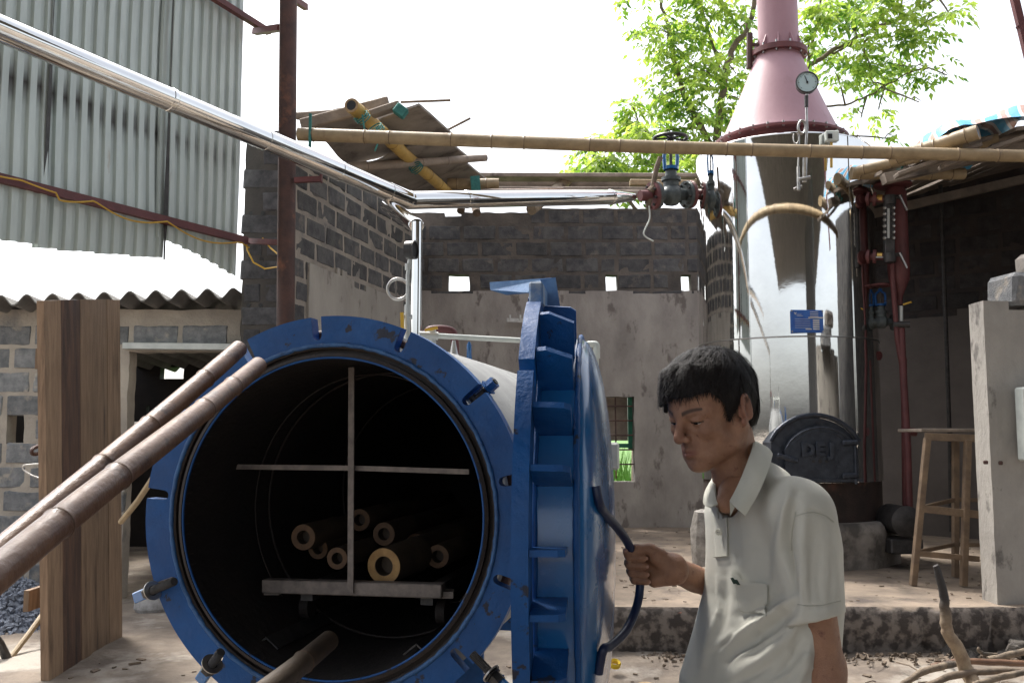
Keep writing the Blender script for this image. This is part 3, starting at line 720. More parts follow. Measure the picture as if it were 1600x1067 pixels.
# ---------------------------------------------------------------- loading trolley in the mouth
tro = thing('loading_trolley', 'steel loading trolley with a cross-shaped end frame inside the blue vessel', 'trolley', vp(0, -.3, .9))
l0 = .30
def vpx(px, py, l):
    """point on the plane l metres into the vessel seen at pixel"""
    o = Vector((0, 0, H)); d = (P(px, py, 1.0) - o); pl = VC + VA * l
    k = (pl - o).dot(VA) / d.dot(VA); return o + d * k
m_frame = mat('trolley_steel', (.24, .205, .18), (.13, .11, .10), 25, .6, bump=.2)
b = MB(); b.beam(vpx(414, 914, l0), vpx(693, 922, l0), .05, .042, bev=.003); b.build('cross_beam', m_frame, tro)
b = MB(); b.beam(vpx(549.5, 574, l0 - .03), vpx(548, 926, l0 - .03), .008, .019, up=VR); b.build('upright', m_frame, tro)
b = MB(); b.beam(vpx(356, 729, l0 - .01), vpx(546, 731, l0 - .01), .008, .016); b.beam(vpx(552, 731, l0 - .01), vpx(733, 737, l0 - .01), .008, .016); b.build('cross_bar', m_frame, tro)
b = MB(); b.box(vpx(684, 927, l0 + .02), (.1, .06, .02)); b.build('bracket', m_frame, tro)
b = MB(); b.box(vpx(428, 922, l0 + .02), (.05, .06, .02)); b.build('bracket', m_frame, tro)
for s_ in (-.2, .2):
    b = MB(); b.beam(vp(s_, -.27, .32), vp(s_, -.27, 2.0), .04, .05); b.build('side_beam', m_dsteel, tro)
    for l in (.4, 1.8):
        b = MB(); q = vp(s_ * 1.15, -.325, l); b.cyl(q - VR * .015, q + VR * .015, .04, 16); b.build('wheel', m_inside, tro)
b = MB(); n = 60
arc = [vp(.40 * math.cos(t_), .43 * math.sin(t_), l0 + .05) for t_ in np.linspace(R(-42), R(222), n)]
b.tube(arc, .0025, 6); b.build('hoop', m_gask, tro)
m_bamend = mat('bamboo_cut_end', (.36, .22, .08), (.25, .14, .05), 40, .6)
m_bamlog = mat('bamboo_shaded', (.07, .05, .032), (.04, .028, .02), 12, .6, bump=.2)  # stems darkened in colour for the shade inside the vessel
m_bamdim = mat('bamboo_cut_shaded', (.15, .08, .035), (.10, .052, .025), 40, .6)  # darker cut-end copy, coloured as if in the vessel's shade
def bam_log(px, py, rpx, dia, lab, L=1.3, tilt=(0, 0), m=None):
    # distance that gives this diameter its size in the photo
    Y = dia * 1500 / (2 * rpx); e = P(px, py, Y); dvec = (VA + VR * tilt[0] + VZ * tilt[1]).normalized(); r = dia / 2
    L = min(L, 2.3 - (e - VC).dot(VA))
    t = thing('bamboo_length', lab, 'bamboo', e, 'cut bamboo lengths loaded in the vessel')
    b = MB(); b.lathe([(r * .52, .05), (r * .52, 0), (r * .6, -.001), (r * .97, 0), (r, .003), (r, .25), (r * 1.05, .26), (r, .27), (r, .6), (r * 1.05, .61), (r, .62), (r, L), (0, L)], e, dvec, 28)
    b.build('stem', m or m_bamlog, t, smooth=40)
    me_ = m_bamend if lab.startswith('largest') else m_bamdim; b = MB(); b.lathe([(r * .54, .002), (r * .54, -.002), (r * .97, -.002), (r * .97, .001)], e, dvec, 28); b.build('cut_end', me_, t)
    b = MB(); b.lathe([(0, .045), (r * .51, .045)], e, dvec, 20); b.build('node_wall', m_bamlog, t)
LOGS = [(600, 884, 28, .116, 'largest bright-ended bamboo length lying just right of the upright bar', 1.6, (.10, .03)),
        (527, 872, 17, .0725, 'bamboo length just left of the upright bar, lowest on that side', 1.3, (0, 0)),
        (497, 857, 16, .071, 'second bamboo length from the left, touching the leftmost one', 1.1, (0, 0)),
        (474, 839, 20, .086, 'leftmost bamboo length in the vessel, dim cut end', 1.1, (0, 0)),
        (562, 812, 17, .080, 'topmost bamboo length, its orange end beside the upright bar', 1.2, (0, 0)),
        (600, 834, 18, .083, 'bamboo length just above the biggest bright one', 1.0, (0, 0)),
        (684, 869, 18, .080, 'rightmost bamboo length in the vessel', 1.0, (0, 0)),
        (650, 850, 17, .082, 'dim bamboo length between the biggest and the rightmost one', .8, (0, 0))]
for a in LOGS: bam_log(*a)

# ---------------------------------------------------------------- bamboo poles
def pole(name, label, cat, a, b_, ra, rb, m, nodes_, group=None, bend=0.0, cap=None, mb=None):
    a, b_ = Vector(a), Vector(b_); d = b_ - a; L = d.length; d.normalize(); side = d.cross(VZ).normalized(); up = side.cross(d)
    pts, rs = [], []; n = int(L / .03) + 2; ks = [(.35 + k + .25 * math.sin(k * 2.3)) / nodes_ for k in range(nodes_)]
    def at(u): return a + d * (L * u) + up * (-bend * 4 * u * (1 - u)) + side * (.006 * math.sin(u * 9))
    us = sorted(list(np.linspace(0, 1, n)) + [k + e / L for k in ks for e in (-.012, -.006, 0, .006, .012) if 0 < k + e / L < 1])
    for u in us:
        r = ra + (rb - ra) * u; dist = min([abs(u - k) * L for k in ks] + [9])
        r *= 1 + .07 * math.exp(-(dist / .006) ** 2) - .02 * math.exp(-((dist - .014) / .006) ** 2)
        pts.append(at(u)); rs.append(r)
    b = MB(); b.tube(pts, rs, 20); 
    o = b.build(name, m, smooth=50); o['label'] = label; o['category'] = cat
    if group: o['group'] = group
    # node rings as parts of the pole
    for k in ks:
        if 0.01 < k < .99:
            r = (ra + (rb - ra) * k) * 1.062; q = MB(); q.lathe([(r, -.0022), (r * 1.03, 0), (r, .0022)], at(k), (at(k + .001) - at(k - .001)), 20)
            q.build('node_ring', m_noder, o, smooth=60)
    if cap:
        for (u, s_) in ((1, 1),) if cap == 'b' else ((0, -1),):
            r = (rb if u else ra); q = MB(); e = at(u) + d * s_ * .001
            q.lathe([(r * .68, -.001), (r * .68, .0025), (r * .98, .0025), (r * .98, -.001)], e, d * s_, 24); q.build('cut_end', m_bamcut, o)
            q = MB(); q.lathe([(0, .0015), (r * .7, .0015)], e, d * s_, 20); q.build('hollow', m_black, o)
    return o
m_noder = mat('node_scar', (.11, .065, .04), None, 5, .7)
m_bamcut = mat('bamboo_cut_pale', (.42, .30, .17), (.3, .2, .11), 40, .7)
def through(pa, pb, extra):
    pa, pb = Vector(pa), Vector(pb); return pb + (pb - pa) * extra
pa, pb = P(372, 545, 2.74), P(0, 874, 1.80); pole('bamboo_pole', 'brown bamboo pole leaning on the blue rim, the upper of two', 'bamboo pole', through(pa, pb, 1.5), pa, .028, .0245, m_bamdk, 9, 'brown poles leaning on the vessel', bend=-.01)
pa, pb = P(402, 571, 2.58), P(0, 908, 1.42); pole('bamboo_pole', 'brown bamboo pole leaning on the blue rim, the lower and thicker of two', 'bamboo pole', through(pa, pb, .9), pa, .030, .0235, m_bamdk, 8, 'brown poles leaning on the vessel', bend=-.01)
pa, pb = P(513, 1000, 2.75), P(400, 1090, 2.35); pole('bamboo_pole', 'dim brown pole poking into the bottom of the vessel mouth', 'bamboo pole', through(pa, pb, 2.5), pa, .036, .028, m_bamlog, 5)
# long tan pole across the yard
pole('bamboo_pole', 'long straight tan bamboo pole running across the scene to the plank roof', 'bamboo pole', P(466, 210, 7.25), P(1680, 246, 6.9), .052, .046, m_bam, 17, bend=.015)
# ---------------------------------------------------------------- steam pipe
def ptube(name, pts, r, m, parent, n=18, **k):
    b = MB(); b.tube(pts, r, n); return b.build(name, m, parent, smooth=60, **k)
sp = thing('steam_pipe', 'shiny jacketed steam pipe sloping from the upper left, then level to the valve', 'pipe', P(640, 318, 6.8))
A0 = P(-120, -8, 3.95); A1 = P(0, 45, 4.35); B = P(640, 313, 6.8); C = P(990, 308, 8.45)
A0 = A1 + (A1 - B) * 1.6; d = (B - A0); Lp = d.length; cuts = [0, .22, .44, .60, .735, .825, .905, .97, .997]
for i in range(len(cuts) - 1):
    a, b_ = A0 + d * cuts[i], A0 + d * (cuts[i + 1] + .004)
    b = MB(); rr0 = .064 + .002 * (i % 2)
    b.tube([a, a + (b_ - a) * .02, a + (b_ - a) * .98, b_], [rr0, rr0, rr0, rr0], 28); b.build('pipe_jacket', m_bright, sp, smooth=60)
    q = b_; dn = d.normalized(); b = MB(); b.lathe([(rr0, -.03), (rr0 + .0025, -.026), (rr0 + .0025, -.002), (rr0, .002)], q, dn, 28); b.build('seam_band', m_bright, sp, smooth=30)
b = MB(); b.tube([B - d.normalized() * .05, B, B + (C - B).normalized() * .05], [.065, .068, .065], 28); b.build('elbow', m_bright, sp, smooth=60)
d2 = C - B; cuts = [0, .22, .88, 1.0]
for i in range(3):
    a, b_ = B + d2 * cuts[i], B + d2 * (cuts[i + 1])
    r0 = .067 - .001 * i; b = MB(); b.tube([a, b_], [r0, r0 - .001 if i < 2 else .035], 28); b.build('pipe_jacket', m_bright, sp, smooth=60)
    if i < 2:
        b = MB(); b.lathe([(r0, -.03), (r0 + .0025, -.026), (r0 + .0025, -.002), (r0, .002)], b_, d2.normalized(), 28); b.build('seam_band', m_bright, sp, smooth=30)
# branch down to the vessel
q0, q1 = P(606, 322, 6.5), P(651, 353, 4.75)
ptube('branch_jacket', [q0, q1 - (q1 - q0).normalized() * .03, q1], [.05, .040, .036], m_bright, sp)
vx = P(651, 420, 4.72); vb = Vector((vx.x, vx.y, 1.66))
ptube('drop_jacket', [Vector((vx.x, vx.y, q1.z + .012)), Vector((vx.x, vx.y, q1.z - .05)), vb], [.026, .027, .027], m_bright, sp)
b = MB(); b.lathe([(.027, 0), (.030, .004), (.027, .008)], (vx.x, vx.y, P(0, 525, 4.7).z), (0, 0, 1), 20); b.build('seam_band', m_bright, sp)

# ---------------------------------------------------------------- valve with handwheel
def gate_valve(name, label, c, sc_, ax, m_body, m_fl, wheelm, m_yoke=None):
    ax = Vector(ax).normalized(); t = thing(name, label, 'valve', c); c = Vector(c); s_ = sc_
    b = MB(); b.lathe([(.0, -.11 * s_), (.035 * s_, -.11 * s_), (.04 * s_, -.06 * s_), (.068 * s_, -.03 * s_), (.072 * s_, 0), (.068 * s_, .03 * s_), (.04 * s_, .06 * s_), (.035 * s_, .11 * s_), (0, .11 * s_)], c, ax, 20)
    b.lathe([(.05 * s_, 0), (.05 * s_, .09 * s_), (.062 * s_, .092 * s_), (.062 * s_, .115 * s_), (.04 * s_, .118 * s_), (.036 * s_, .16 * s_), (.02 * s_, .165 * s_), (.018 * s_, .19 * s_), (0, .19 * s_)], c, VZ, 20)
    b.build('valve_body', m_body, t)
    for sg in (-1, 1):
        b = MB(); q = c + ax * .115 * s_ * sg; b.cyl(q - ax * .011 * s_, q + ax * .011 * s_, .088 * s_, 24); fl = b.build('flange', m_body, t)
        b = MB(); q2 = c + ax * .138 * s_ * sg; b.cyl(q2 - ax * .011 * s_, q2 + ax * .011 * s_, .090 * s_, 24); b.build('flange', m_fl, t)
        u = ax.orthogonal().normalized(); w = ax.cross(u); b = MB()
        for k in range(8):
            a = math.pi * (k + .5) / 4; q3 = c + ax * .126 * s_ * sg + (u * math.cos(a) + w * math.sin(a)) * .07 * s_
            b.cyl(q3 - ax * .036 * s_, q3 + ax * .036 * s_, .009 * s_, 6)
        b.build('flange_bolts', m_dsteel, t, kind='stuff')
    b = MB()
    for sg in (-1, 1):
        b.tube([c + ax * .045 * s_ * sg + VZ * .17 * s_, c + ax * .05 * s_ * sg + VZ * .25 * s_, c + ax * .045 * s_ * sg + VZ * .29 * s_, c + VZ * .325 * s_], .0125 * s_, 8)
    b.lathe([(.05 * s_, .165 * s_), (.05 * s_, .185 * s_), (0, .185 * s_)], c, VZ, 16); b.lathe([(0, .31 * s_), (.024 * s_, .31 * s_), (.02 * s_, .34 * s_), (0, .34 * s_)], c, VZ, 12)
    b.build('yoke', m_yoke or m_blueg, t)
    b = MB(); b.cyl(c + VZ * .17 * s_, c + VZ * .40 * s_, .01 * s_, 8); b.build('stem', m_dsteel, t)
    b = MB(); h = c + VZ * .375 * s_; n = 32; R_ = .105 * s_
    b.tube([h + Vector((math.cos(2 * math.pi * k / n), math.sin(2 * math.pi * k / n), 0)) * R_ for k in range(n)], .0115 * s_, 8, close=True)
    for k in range(5): a = 2 * math.pi * k / 5 + .4; b.beam(h, h + Vector((math.cos(a), math.sin(a), 0)) * R_, .016 * s_, .008 * s_)
    b.cyl(h - VZ * .012 * s_, h + VZ * .018 * s_, .022 * s_, 12); b.build('handwheel', wheelm, t)
    return t
m_valve = mat('valve_iron', (.10, .12, .12), (.06, .07, .075), 20, .5, metal=.3, bump=.3)
VV = P(1049, 305, 8.62); vax = (P(1095, 304, 8.72) - P(1005, 307, 8.5)).normalized()
gate_valve('steam_valve', 'cast steam valve with a round handwheel between pipe and shiny boiler', VV, 1.42, vax, m_valve, m_rust2, m_black)
ptube('pipe_end', [P(1000, 306, 8.48), P(1016, 306, 8.52)], .05, m_rust2, sp)
ptube('pipe_stub', [P(1082, 304, 8.68), P(1108, 304, 8.74)], .05, m_rust2, sp)
b = MB(); pts = catmull([P(1014, 322, 8.4), P(1015, 342, 8.4), P(1006, 363, 8.38), P(1010, 371, 8.38), P(1021, 377, 8.38)], 5); b.tube(pts, .007, 6); o = b.build('twine', m_pipew); o['label'] = 'frayed end of pale twine dangling under the steam valve'; o['category'] = 'twine'
b = MB(); b.tube([P(1012, 325, 8.5), P(1018, 300, 8.5), P(1026, 262, 8.5), P(1032, 246, 8.5)], .024, 8); b.tube([P(1015, 300, 8.5), P(1028, 288, 8.5)], .035, 10)
o = b.build('forked_stick', m_bark); o['label'] = 'forked stick lashed upright behind the steam valve'; o['category'] = 'stick'

# ---------------------------------------------------------------- fittings on the vessel top
ga = thing('pressure_gauge', 'black pressure gauge seen edge-on, on a thin coiled pipe over the vessel', 'gauge', P(637, 520, 3.3))
gx = P(641, 391, 3.3); ax = Vector((.95, -.3, 0)).normalized()
b = MB(); b.cyl(gx - ax * .012, gx + ax * .014, .033, 28); b.build('case', m_black, ga)
b = MB(); b.lathe([(0, .0), (.030, 0), (.033, .004), (.033, .008), (.028, .008), (.028, .002)], gx + ax * .012, ax, 28); b.build('bezel', m_dsteel, ga)
ptube('siphon', [P(640, 405, 3.3), P(637, 430, 3.3), P(637, 500, 3.3)], .0065, m_galv, ga, 10)
n = 40; c = P(621, 451, 3.3)
pts = [c + Vector((.036 * math.cos(a), .012 * a / 6, .036 * math.sin(a))) for a in np.linspace(0, 4 * math.pi, n * 2)]
ptube('siphon_coil', pts, .0045, m_steel, ga, 8)
ptube('fitting', [P(637, 412, 3.3), P(637, 422, 3.3)], .010, m_galv, ga, 6)
ptube('fitting', [P(637, 476, 3.3), P(636, 530, 3.3), P(636, 560, 3.3)], .011, m_galv, ga, 8)
ptube('fitting', [P(630, 495, 3.3), P(644, 495, 3.3)], .009, m_galv, ga, 8)
b = MB(); b.beam(P(628, 488, 3.28), P(629, 520, 3.28), .006, .012); b.build('lever', m_yellow, ga)
wp = thing('water_pipe', 'thin pale pipe running level over the vessel, then down behind the door', 'pipe', P(800, 530, 4.3))
w0, w1 = P(668, 524, 4.4), P(928, 538, 4.6); wd = P(931, 700, 4.6)
ptube('pipe_run', [w0, w1], .0125, m_pipew, wp, 12)
ptube('pipe_elbow', catmull([w1 - Vector((.03, 0, 0)), P(929, 538, 4.6), P(932, 541, 4.6), P(932, 552, 4.6)], 4), .0165, m_pipew, wp, 12)
ptube('pipe_drop', [P(932, 545, 4.6), P(929, 760, 4.6)], .0125, m_pipew, wp, 12)
ptube('pipe_coupling', [P(932, 549, 4.6), P(932, 560, 4.6)], .0175, m_pipew, wp, 12)
ptube('tee', [P(655, 524, 4.38), P(684, 525, 4.4)], .02, m_galv, wp, 10)
ptube('tee', [P(675, 515, 4.4), P(675, 560, 4.4)], .019, m_galv, wp, 10)
ptube('union', [P(671, 541, 4.4), P(679, 541, 4.4)], .024, m_galv, wp, 8)
b = MB(); b.beam(P(664, 516, 4.36), P(684, 512, 4.36), .012, .012); b.build('valve_lever', m_yellow, wp)
rp = thing('return_pipe', 'dark red bent pipe behind the pale pipe on the vessel top', 'pipe', P(690, 520, 4.75))
ptube('pipe_bend', catmull([P(664, 534, 4.8), P(668, 518, 4.8), P(680, 514, 4.8), P(700, 515, 4.8), P(709, 522, 4.8), P(711, 545, 4.8), P(711, 570, 4.8)], 5), .02, m_rust2, rp, 12)
sv = thing('safety_valve', 'small blue and silver relief fittings on top of the vessel', 'fitting', P(722, 545, 4.5))
b = MB(); q = P(709, 560, 4.5); b.lathe([(.03, 0), (.03, .01), (.022, .02), (.013, .06), (.008, .085), (0, .086)], q, VZ, 14); b.build('vent_cone', m_steel, sv)
b = MB(); q = P(733, 562, 4.5); b.lathe([(.014, 0), (.012, .03), (.012, .07), (.005, .085), (0, .086)], q, VZ, 12); b.build('blue_spout', m_blueg, sv)
# tap on the back wall
b = MB(); b.beam(P(792, 500, 11.4), P(824, 501, 11.4), .03, .045); b.cyl(P(797, 500, 11.38), P(797, 492, 11.38), .012, 6); b.cyl(P(813, 500, 11.38), P(813, 492, 11.38), .012, 6)
o = b.build('wall_tap', m_white); o['label'] = 'small white double tap fixed on the grey back wall, left of the door plate'; o['category'] = 'tap'

# ---------------------------------------------------------------- boiler
BY = 8.72; BX = P(1231, 600, BY).x; BR = .79
boiler = thing('boiler', 'tall mirror-jacketed vertical boiler with a dusty-pink cone and chimney', 'boiler', (BX, BY, .3))
def bz(py, Y=BY - .5): return P(1230, py, Y).z
zt = bz(248, BY); zs_ = bz(527, BY - .7); zb0 = .55
def jacket(z0, z1, n=96, dr=0.0, rows=40, seed=0):
    b = MB(); vs = []; k = n + 1
    for j in range(rows + 1):
        z = z0 + (z1 - z0) * j / rows
        for i in range(n):
            a = 2 * math.pi * i / n
            r = BR + dr + .0022 * nz(math.cos(a) * 1.5 + seed, math.sin(a) * 1.5, z * .5, 1.4) + .0018 * math.sin(a * 6 + .6 * z + seed)
            vs.append((BX + r * math.cos(a), BY + r * math.sin(a), z))
    fs = [(j * n + i, j * n + (i + 1) % n, (j + 1) * n + (i + 1) % n, (j + 1) * n + i) for j in range(rows) for i in range(n)]
    b.add(vs, fs); return b
jacket(zs_, zt).build('jacket_sheet', m_bright, boiler, smooth=60)
zb0 = bz(752); jacket(zb0, zs_ + .01, dr=-.004, seed=4).build('jacket_sheet', m_bright, boiler, smooth=60)
b = MB(); b.lathe([(BR + .003, -.006), (BR + .004, 0), (BR + .003, .006)], (BX, BY, zs_), VZ, 96); b.build('seam_band', m_steel, boiler)
b = MB(); b.lathe([(BR, 0), (BR + .004, -.01), (BR - .01, .006), (.4, .03), (.3, .03)], (BX, BY, zt), VZ, 96); b.build('jacket_lid', m_bright, boiler)
# cladding seams (vertical)
for ang in (-128, -62):
    a = R(ang); q = Vector((BX + (BR + .002) * math.cos(a), BY + (BR + .002) * math.sin(a), 0))
    b = MB(); b.beam(q + VZ * zb0, q + VZ * zt, .004, .012, up=(math.cos(a), math.sin(a), 0)); b.build('vertical_seam', m_bright, boiler)
cx = P(1219, 225, BY).x; r0 = 94 / 1500 * BY; z0 = P(0, 220, BY).z; z1 = P(0, 88, BY).z; r1 = .205
b = MB(); b.lathe([(r0 + .02, -.03), (r0 + .022, 0)] + [(r0 + (r1 - r0) * (t_ ** .92), (z1 - z0) * t_) for t_ in np.linspace(0, 1, 14)], (cx, BY, z0), VZ, 64, ); b.build('cone', m_pink, boiler)
b = MB(); b.lathe([(r0 - .05, -.2), (r0 - .05, -.04), (r0 + .065, -.04), (r0 + .065, -.02), (r0, -.02)], (cx, BY, z0), VZ, 64); b.build('base_flange', m_rust2, boiler)
b = MB()
for k in range(28): a = 2 * math.pi * k / 28; b.cyl((cx + (r0 + .045) * math.cos(a), BY + (r0 + .045) * math.sin(a), z0 - .05), (cx + (r0 + .045) * math.cos(a), BY + (r0 + .045) * math.sin(a), z0 + .0), .012, 6)
b.build('flange_bolts', m_steel, boiler, kind='stuff')
cx2 = P(1217, 85, BY).x
b = MB(); b.lathe([(r1, 0), (r1 + .055, 0), (r1 + .055, .022), (r1 + .055, .03), (r1 + .055, .05), (r1 - .01, .05)], (cx2, BY, z1 - .01), VZ, 48); b.build('neck_flange', m_rust2, boiler)
b = MB()
for k in range(12): a = 2 * math.pi * (k + .3) / 12; b.cyl((cx2 + (r1 + .033) * math.cos(a), BY + (r1 + .033) * math.sin(a), z1 - .03), (cx2 + (r1 + .033) * math.cos(a), BY + (r1 + .033) * math.sin(a), z1 + .07), .01, 6)
b.build('flange_bolts', m_steel, boiler, kind='stuff')
b = MB(); b.cyl((cx2, BY, z1 + .03), (cx2 - .03, BY, z1 + 3.2), .186, 40); b.build('chimney', m_pink, boiler)
for k in range(10):
    a = 2 * math.pi * k / 10; u = Vector((math.cos(a), math.sin(a), 0)); b = MB()
    b.prism([(.18, 0), (.245, 0), (.188, .12), (.18, .12)], Vector((cx2, BY, z1 + .04)), u, VZ, Vector((-u.y, u.x, 0)) * .008); b.build('gusset', m_pink, boiler, smooth=0)
b = MB(); b.cyl((cx2 - .28, BY, z1 - .12), (cx2 - .27, BY, z1 + .22), .03, 8); b.beam((cx2 - .28, BY, z1 + .12), (cx2 - .18, BY, z1 + .1), .02, .03); b.build('lug', m_rust, boiler)
# placard
a = R(-90 + 11); c = P(1261, 502, BY - BR - .01)
pt = mat('placard_blue', (.03, .14, .5), (.02, .10, .42), 20, .3)
b = MB(); b.box(c, (.275, .006, .19), Matrix.Rotation(R(4), 3, 'Z'), .002); pl = b.build('placard', pt, boiler)
b = MB(); w = m_white
def pb(x, z, ww, hh): b.box(c + Vector((x, -.006 + .07 * x, z)), (ww, .003, hh), Matrix.Rotation(R(4), 3, 'Z'))
for k in range(6): pb(.075, .03 - .018 * k - (.004 if k else 0), .055 if k else .13, .011)
for k in range(5): pb(-.04, .018 - .018 * k, .13, .0022)
for k in range(3): pb(.06, .078 - .018 * k, .07, .005)
pb(-.07, .056, .045, .003); pb(-.06, .045, .05, .003); pb(.01, -.066, .05, .009)
b.prism([(-.012, .01), (-.006, .01), (0, 0), (.006, .01), (.012, .01), (0, -.012)], c + Vector((-.1, -.0145, .065)), (1, .07, 0), (0, 0, 1), (0, .003, 0))
b.build('placard_print', w, pl, smooth=0)
b = MB()
for sx in (-1, 1):
    for sz in (-1, 1): q = c + Vector((.13 * sx, -.005 + .009 * sx, .085 * sz)); b.cyl(q, q - Vector((0, .006, 0)), .007, 8)
b.build('rivets', m_steel, pl)
# skirt under the jacket and plinth
b = MB(); b.lathe([(BR - .02, 0), (BR - .02, zb0 - .5), (BR - .06, zb0 - .49)], (BX, BY, .5), VZ, 64); b.build('skirt', mat('dark_skirt', (.06, .04, .035), (.03, .024, .022), 6, .7, bump=.5, c3=(.12, .06, .045), scale3=4), boiler)  # dark base colour stands in for the jacket's dark reflection low down
def plinth():
    b = MB(); px_ = P(1290, 850, 8.3).x; n = 90
    def rr(a, z): return .84 + .05 * nz(math.cos(a) * 2, math.sin(a) * 2, z, 1.2) + .02 * nz(math.cos(a) * 4, math.sin(a) * 4, z, 3)
    vs = []; hs = [0, .03, .1, .18, .26, .31, .335]
    for k in range(n):
        a = 2 * math.pi * k / n
        for h in hs: r = rr(a, h) - (.02 if h > .3 else 0) - (.03 if h > .33 else 0); vs.append((BX + .02 + r * math.cos(a), BY - .08 + r * math.sin(a), .36 + h * 1.12))
    m = len(hs); fs = [(k * m + j, ((k + 1) % n) * m + j, ((k + 1) % n) * m + j + 1, k * m + j + 1) for k in range(n) for j in range(m - 1)]
    fs.append(tuple(k * m + m - 1 for k in range(n))); b.add(vs, fs)
    o = b.build('boiler_plinth', m_conc, smooth=50); o['label'] = 'rough round concrete plinth under the boiler'; o['category'] = 'plinth'
plinth()
# fire door
def fire_door():
    Yf = BY - BR - .14; c0 = P(1275, 752, Yf); s_ = Yf / 1500
    box = MB(); w = 66 * s_; hs_ = 62 * s_; ht = 100 * s_
    def arch(w, hl, ht, n=14, y0=0):
        pts = [(-w, y0), (w, y0), (w, hl)]
        for k in range(1, n): 
            x = w * (1 - 2 * k / n); pts.append((x, hl + (ht - hl) * (1 - (x / w) ** 2) ** .75))
        return pts + [(-w, hl)]
    box.prism(arch(w, hs_, ht), c0 + Vector((-.01, .0, -.01)), (1, 0, 0), VZ, (0, .5, 0)); fr = box.build('fire_box', m_cast, boiler, smooth=30)
    # hood rim
    b = MB(); out = arch(w + .012, hs_, ht + .012); pts = [c0 + Vector((x - .01, -.03, z)) for x, z in out[2:]]
    b.tube(pts, .02, 8); b.build('hood_rim', m_cast, boiler)
    b = MB(); b.prism(arch(w * .86, hs_ * .80, ht * .86, y0=.02), c0 + Vector((.035, -.05, .0)), (1, 0, 0), VZ, (0, .06, 0)); fd = b.build('fire_door', m_cast, boiler, smooth=30)
    b = MB(); pts = [c0 + Vector((x + .035, -.052, z)) for x, z in arch(w * .84, hs_ * .80, ht * .83, y0=.03)[2:]]; b.tube(pts, .008, 6)
    pts = [c0 + Vector((x * .93 + .035, -.052, z * .93)) for x, z in arch(w * .84, hs_ * .80, ht * .83)[2:]]; b.tube(pts, .005, 6)
    b.beam(c0 + Vector((.035 - w * .85, -.052, .012)), c0 + Vector((.06 + w * .85, -.052, .012)), .03, .02)
    b.build('door_rib', m_cast, fd)
    yl = -.054
    for ch, px in (('D', 1262), ('E', 1281), ('J', 1299)):
        cu = bpy.data.curves.new('tmp', 'FONT'); cu.body = ch; cu.size = .135; cu.extrude = .02; cu.bevel_depth = .005; cu.align_x = 'CENTER'; cu.offset = .006
        to = bpy.data.objects.new('tmp', cu); col.objects.link(to); dg = bpy.context.evaluated_depsgraph_get()
        me = bpy.data.meshes.new_from_object(to.evaluated_get(dg)); bpy.data.objects.remove(to); bpy.data.curves.remove(cu)
        me.materials.clear(); me.materials.append(m_cast)
        q = P(px, 711, c0.y + yl); o = place('letter', me, q, fd, (math.pi / 2, 0, 0))
    b = MB()
    for px, r_ in ((1271, .012), (1281.5, .017), (1291, .012)): q = P(px, 720.5, c0.y - .051); b.cyl(q, q - Vector((0, .004, 0)), r_, 12)
    b.build('vent_hole', m_black, fd)
    for py in (692, 744):
        b = MB(); b.beam(P(1316, py, c0.y - .07), P(1341, py - 1, c0.y - .07), .04, .045, bev=.012); b.build('hinge', m_cast, fd)
    b = MB(); b.cyl(P(1336, 688, c0.y - .06), P(1338, 756, c0.y - .06), .014, 8); b.build('hinge_rod', m_cast, fd)
    b = MB(); b.beam(P(1214, 711, c0.y - .09), P(1247, 720, c0.y - .08), .03, .04, bev=.01); b.cyl(P(1245, 719, c0.y - .12), P(1245, 719, c0.y - .04), .012, 8); b.build('latch', m_cast, fd)
fire_door()
# gauge on a siphon in front of the boiler
bg = thing('pressure_gauge', 'round white-faced pressure gauge on a thin pipe in front of the pink cone', 'gauge', P(1258, 250, 7.75))
gc = P(1261, 129, 7.75); gd = Vector((-.15, -1, .02)).normalized()
b = MB(); b.cyl(gc, gc - gd * .05, .088, 36); b.build('case', m_black, bg)
b = MB(); b.lathe([(.082, .0), (.092, 0), (.094, .008), (.084, .012), (.082, .004)], gc, gd, 36); b.build('bezel', m_dsteel, bg)
m_face = mat('gauge_face', (.45, .58, .6), None, 5, .4)
b = MB(); b.lathe([(0, .003), (.084, .003)], gc, gd, 36); fc = b.build('dial', m_face, bg)
b = MB(); u = gd.cross(VZ).normalized() * -1; w = u.cross(gd) * -1
w = VZ
for k in range(25):
    a = R(225 - 270 * k / 24); dd = u * math.cos(a) + w * math.sin(a); L_ = .012 if k % 4 == 0 else .006
    b.beam(gc + gd * .005 + dd * (.074 - L_), gc + gd * .005 + dd * .074, .002 if k % 4 else .0035, .001, up=gd)
b.build('dial_marks', m_black, fc)
b = MB(); dd = (w * .94 - u * .33).normalized(); b.beam(gc + gd * .008 - dd * .015, gc + gd * .008 + dd * .058, .006, .002, up=gd); b.cyl(gc + gd * .004, gc + gd * .012, .009, 12); b.build('needle', m_black, bg)
ptube('siphon', [P(1261, 147, 7.77), P(1260, 172, 7.77), P(1261, 200, 7.77), P(1258, 245, 7.77), P(1257, 268, 7.8)], .0105, m_steel, bg, 10)
ptube('fitting', [P(1260, 150, 7.77), P(1260, 168, 7.77)], .017, m_dsteel, bg, 8)
ptube('fitting', [P(1258, 244, 7.77), P(1257, 285, 7.8)], .02, m_steel, bg, 8)
c = P(1254, 198, 7.77); ptube('siphon_coil', [c + Vector((.03 * math.cos(a), .02 * a / 6, .055 * math.sin(a))) for a in np.linspace(0, 4 * math.pi, 60)], .008, m_steel, bg, 8)
ptube('stop_valve', [P(1248, 281, 7.78), P(1266, 277, 7.78)], .016, m_steel, bg, 8)
ps = thing('pressure_switch', 'small grey switch box on a stem beside the pink cone', 'switch', P(1299, 240, 7.9))
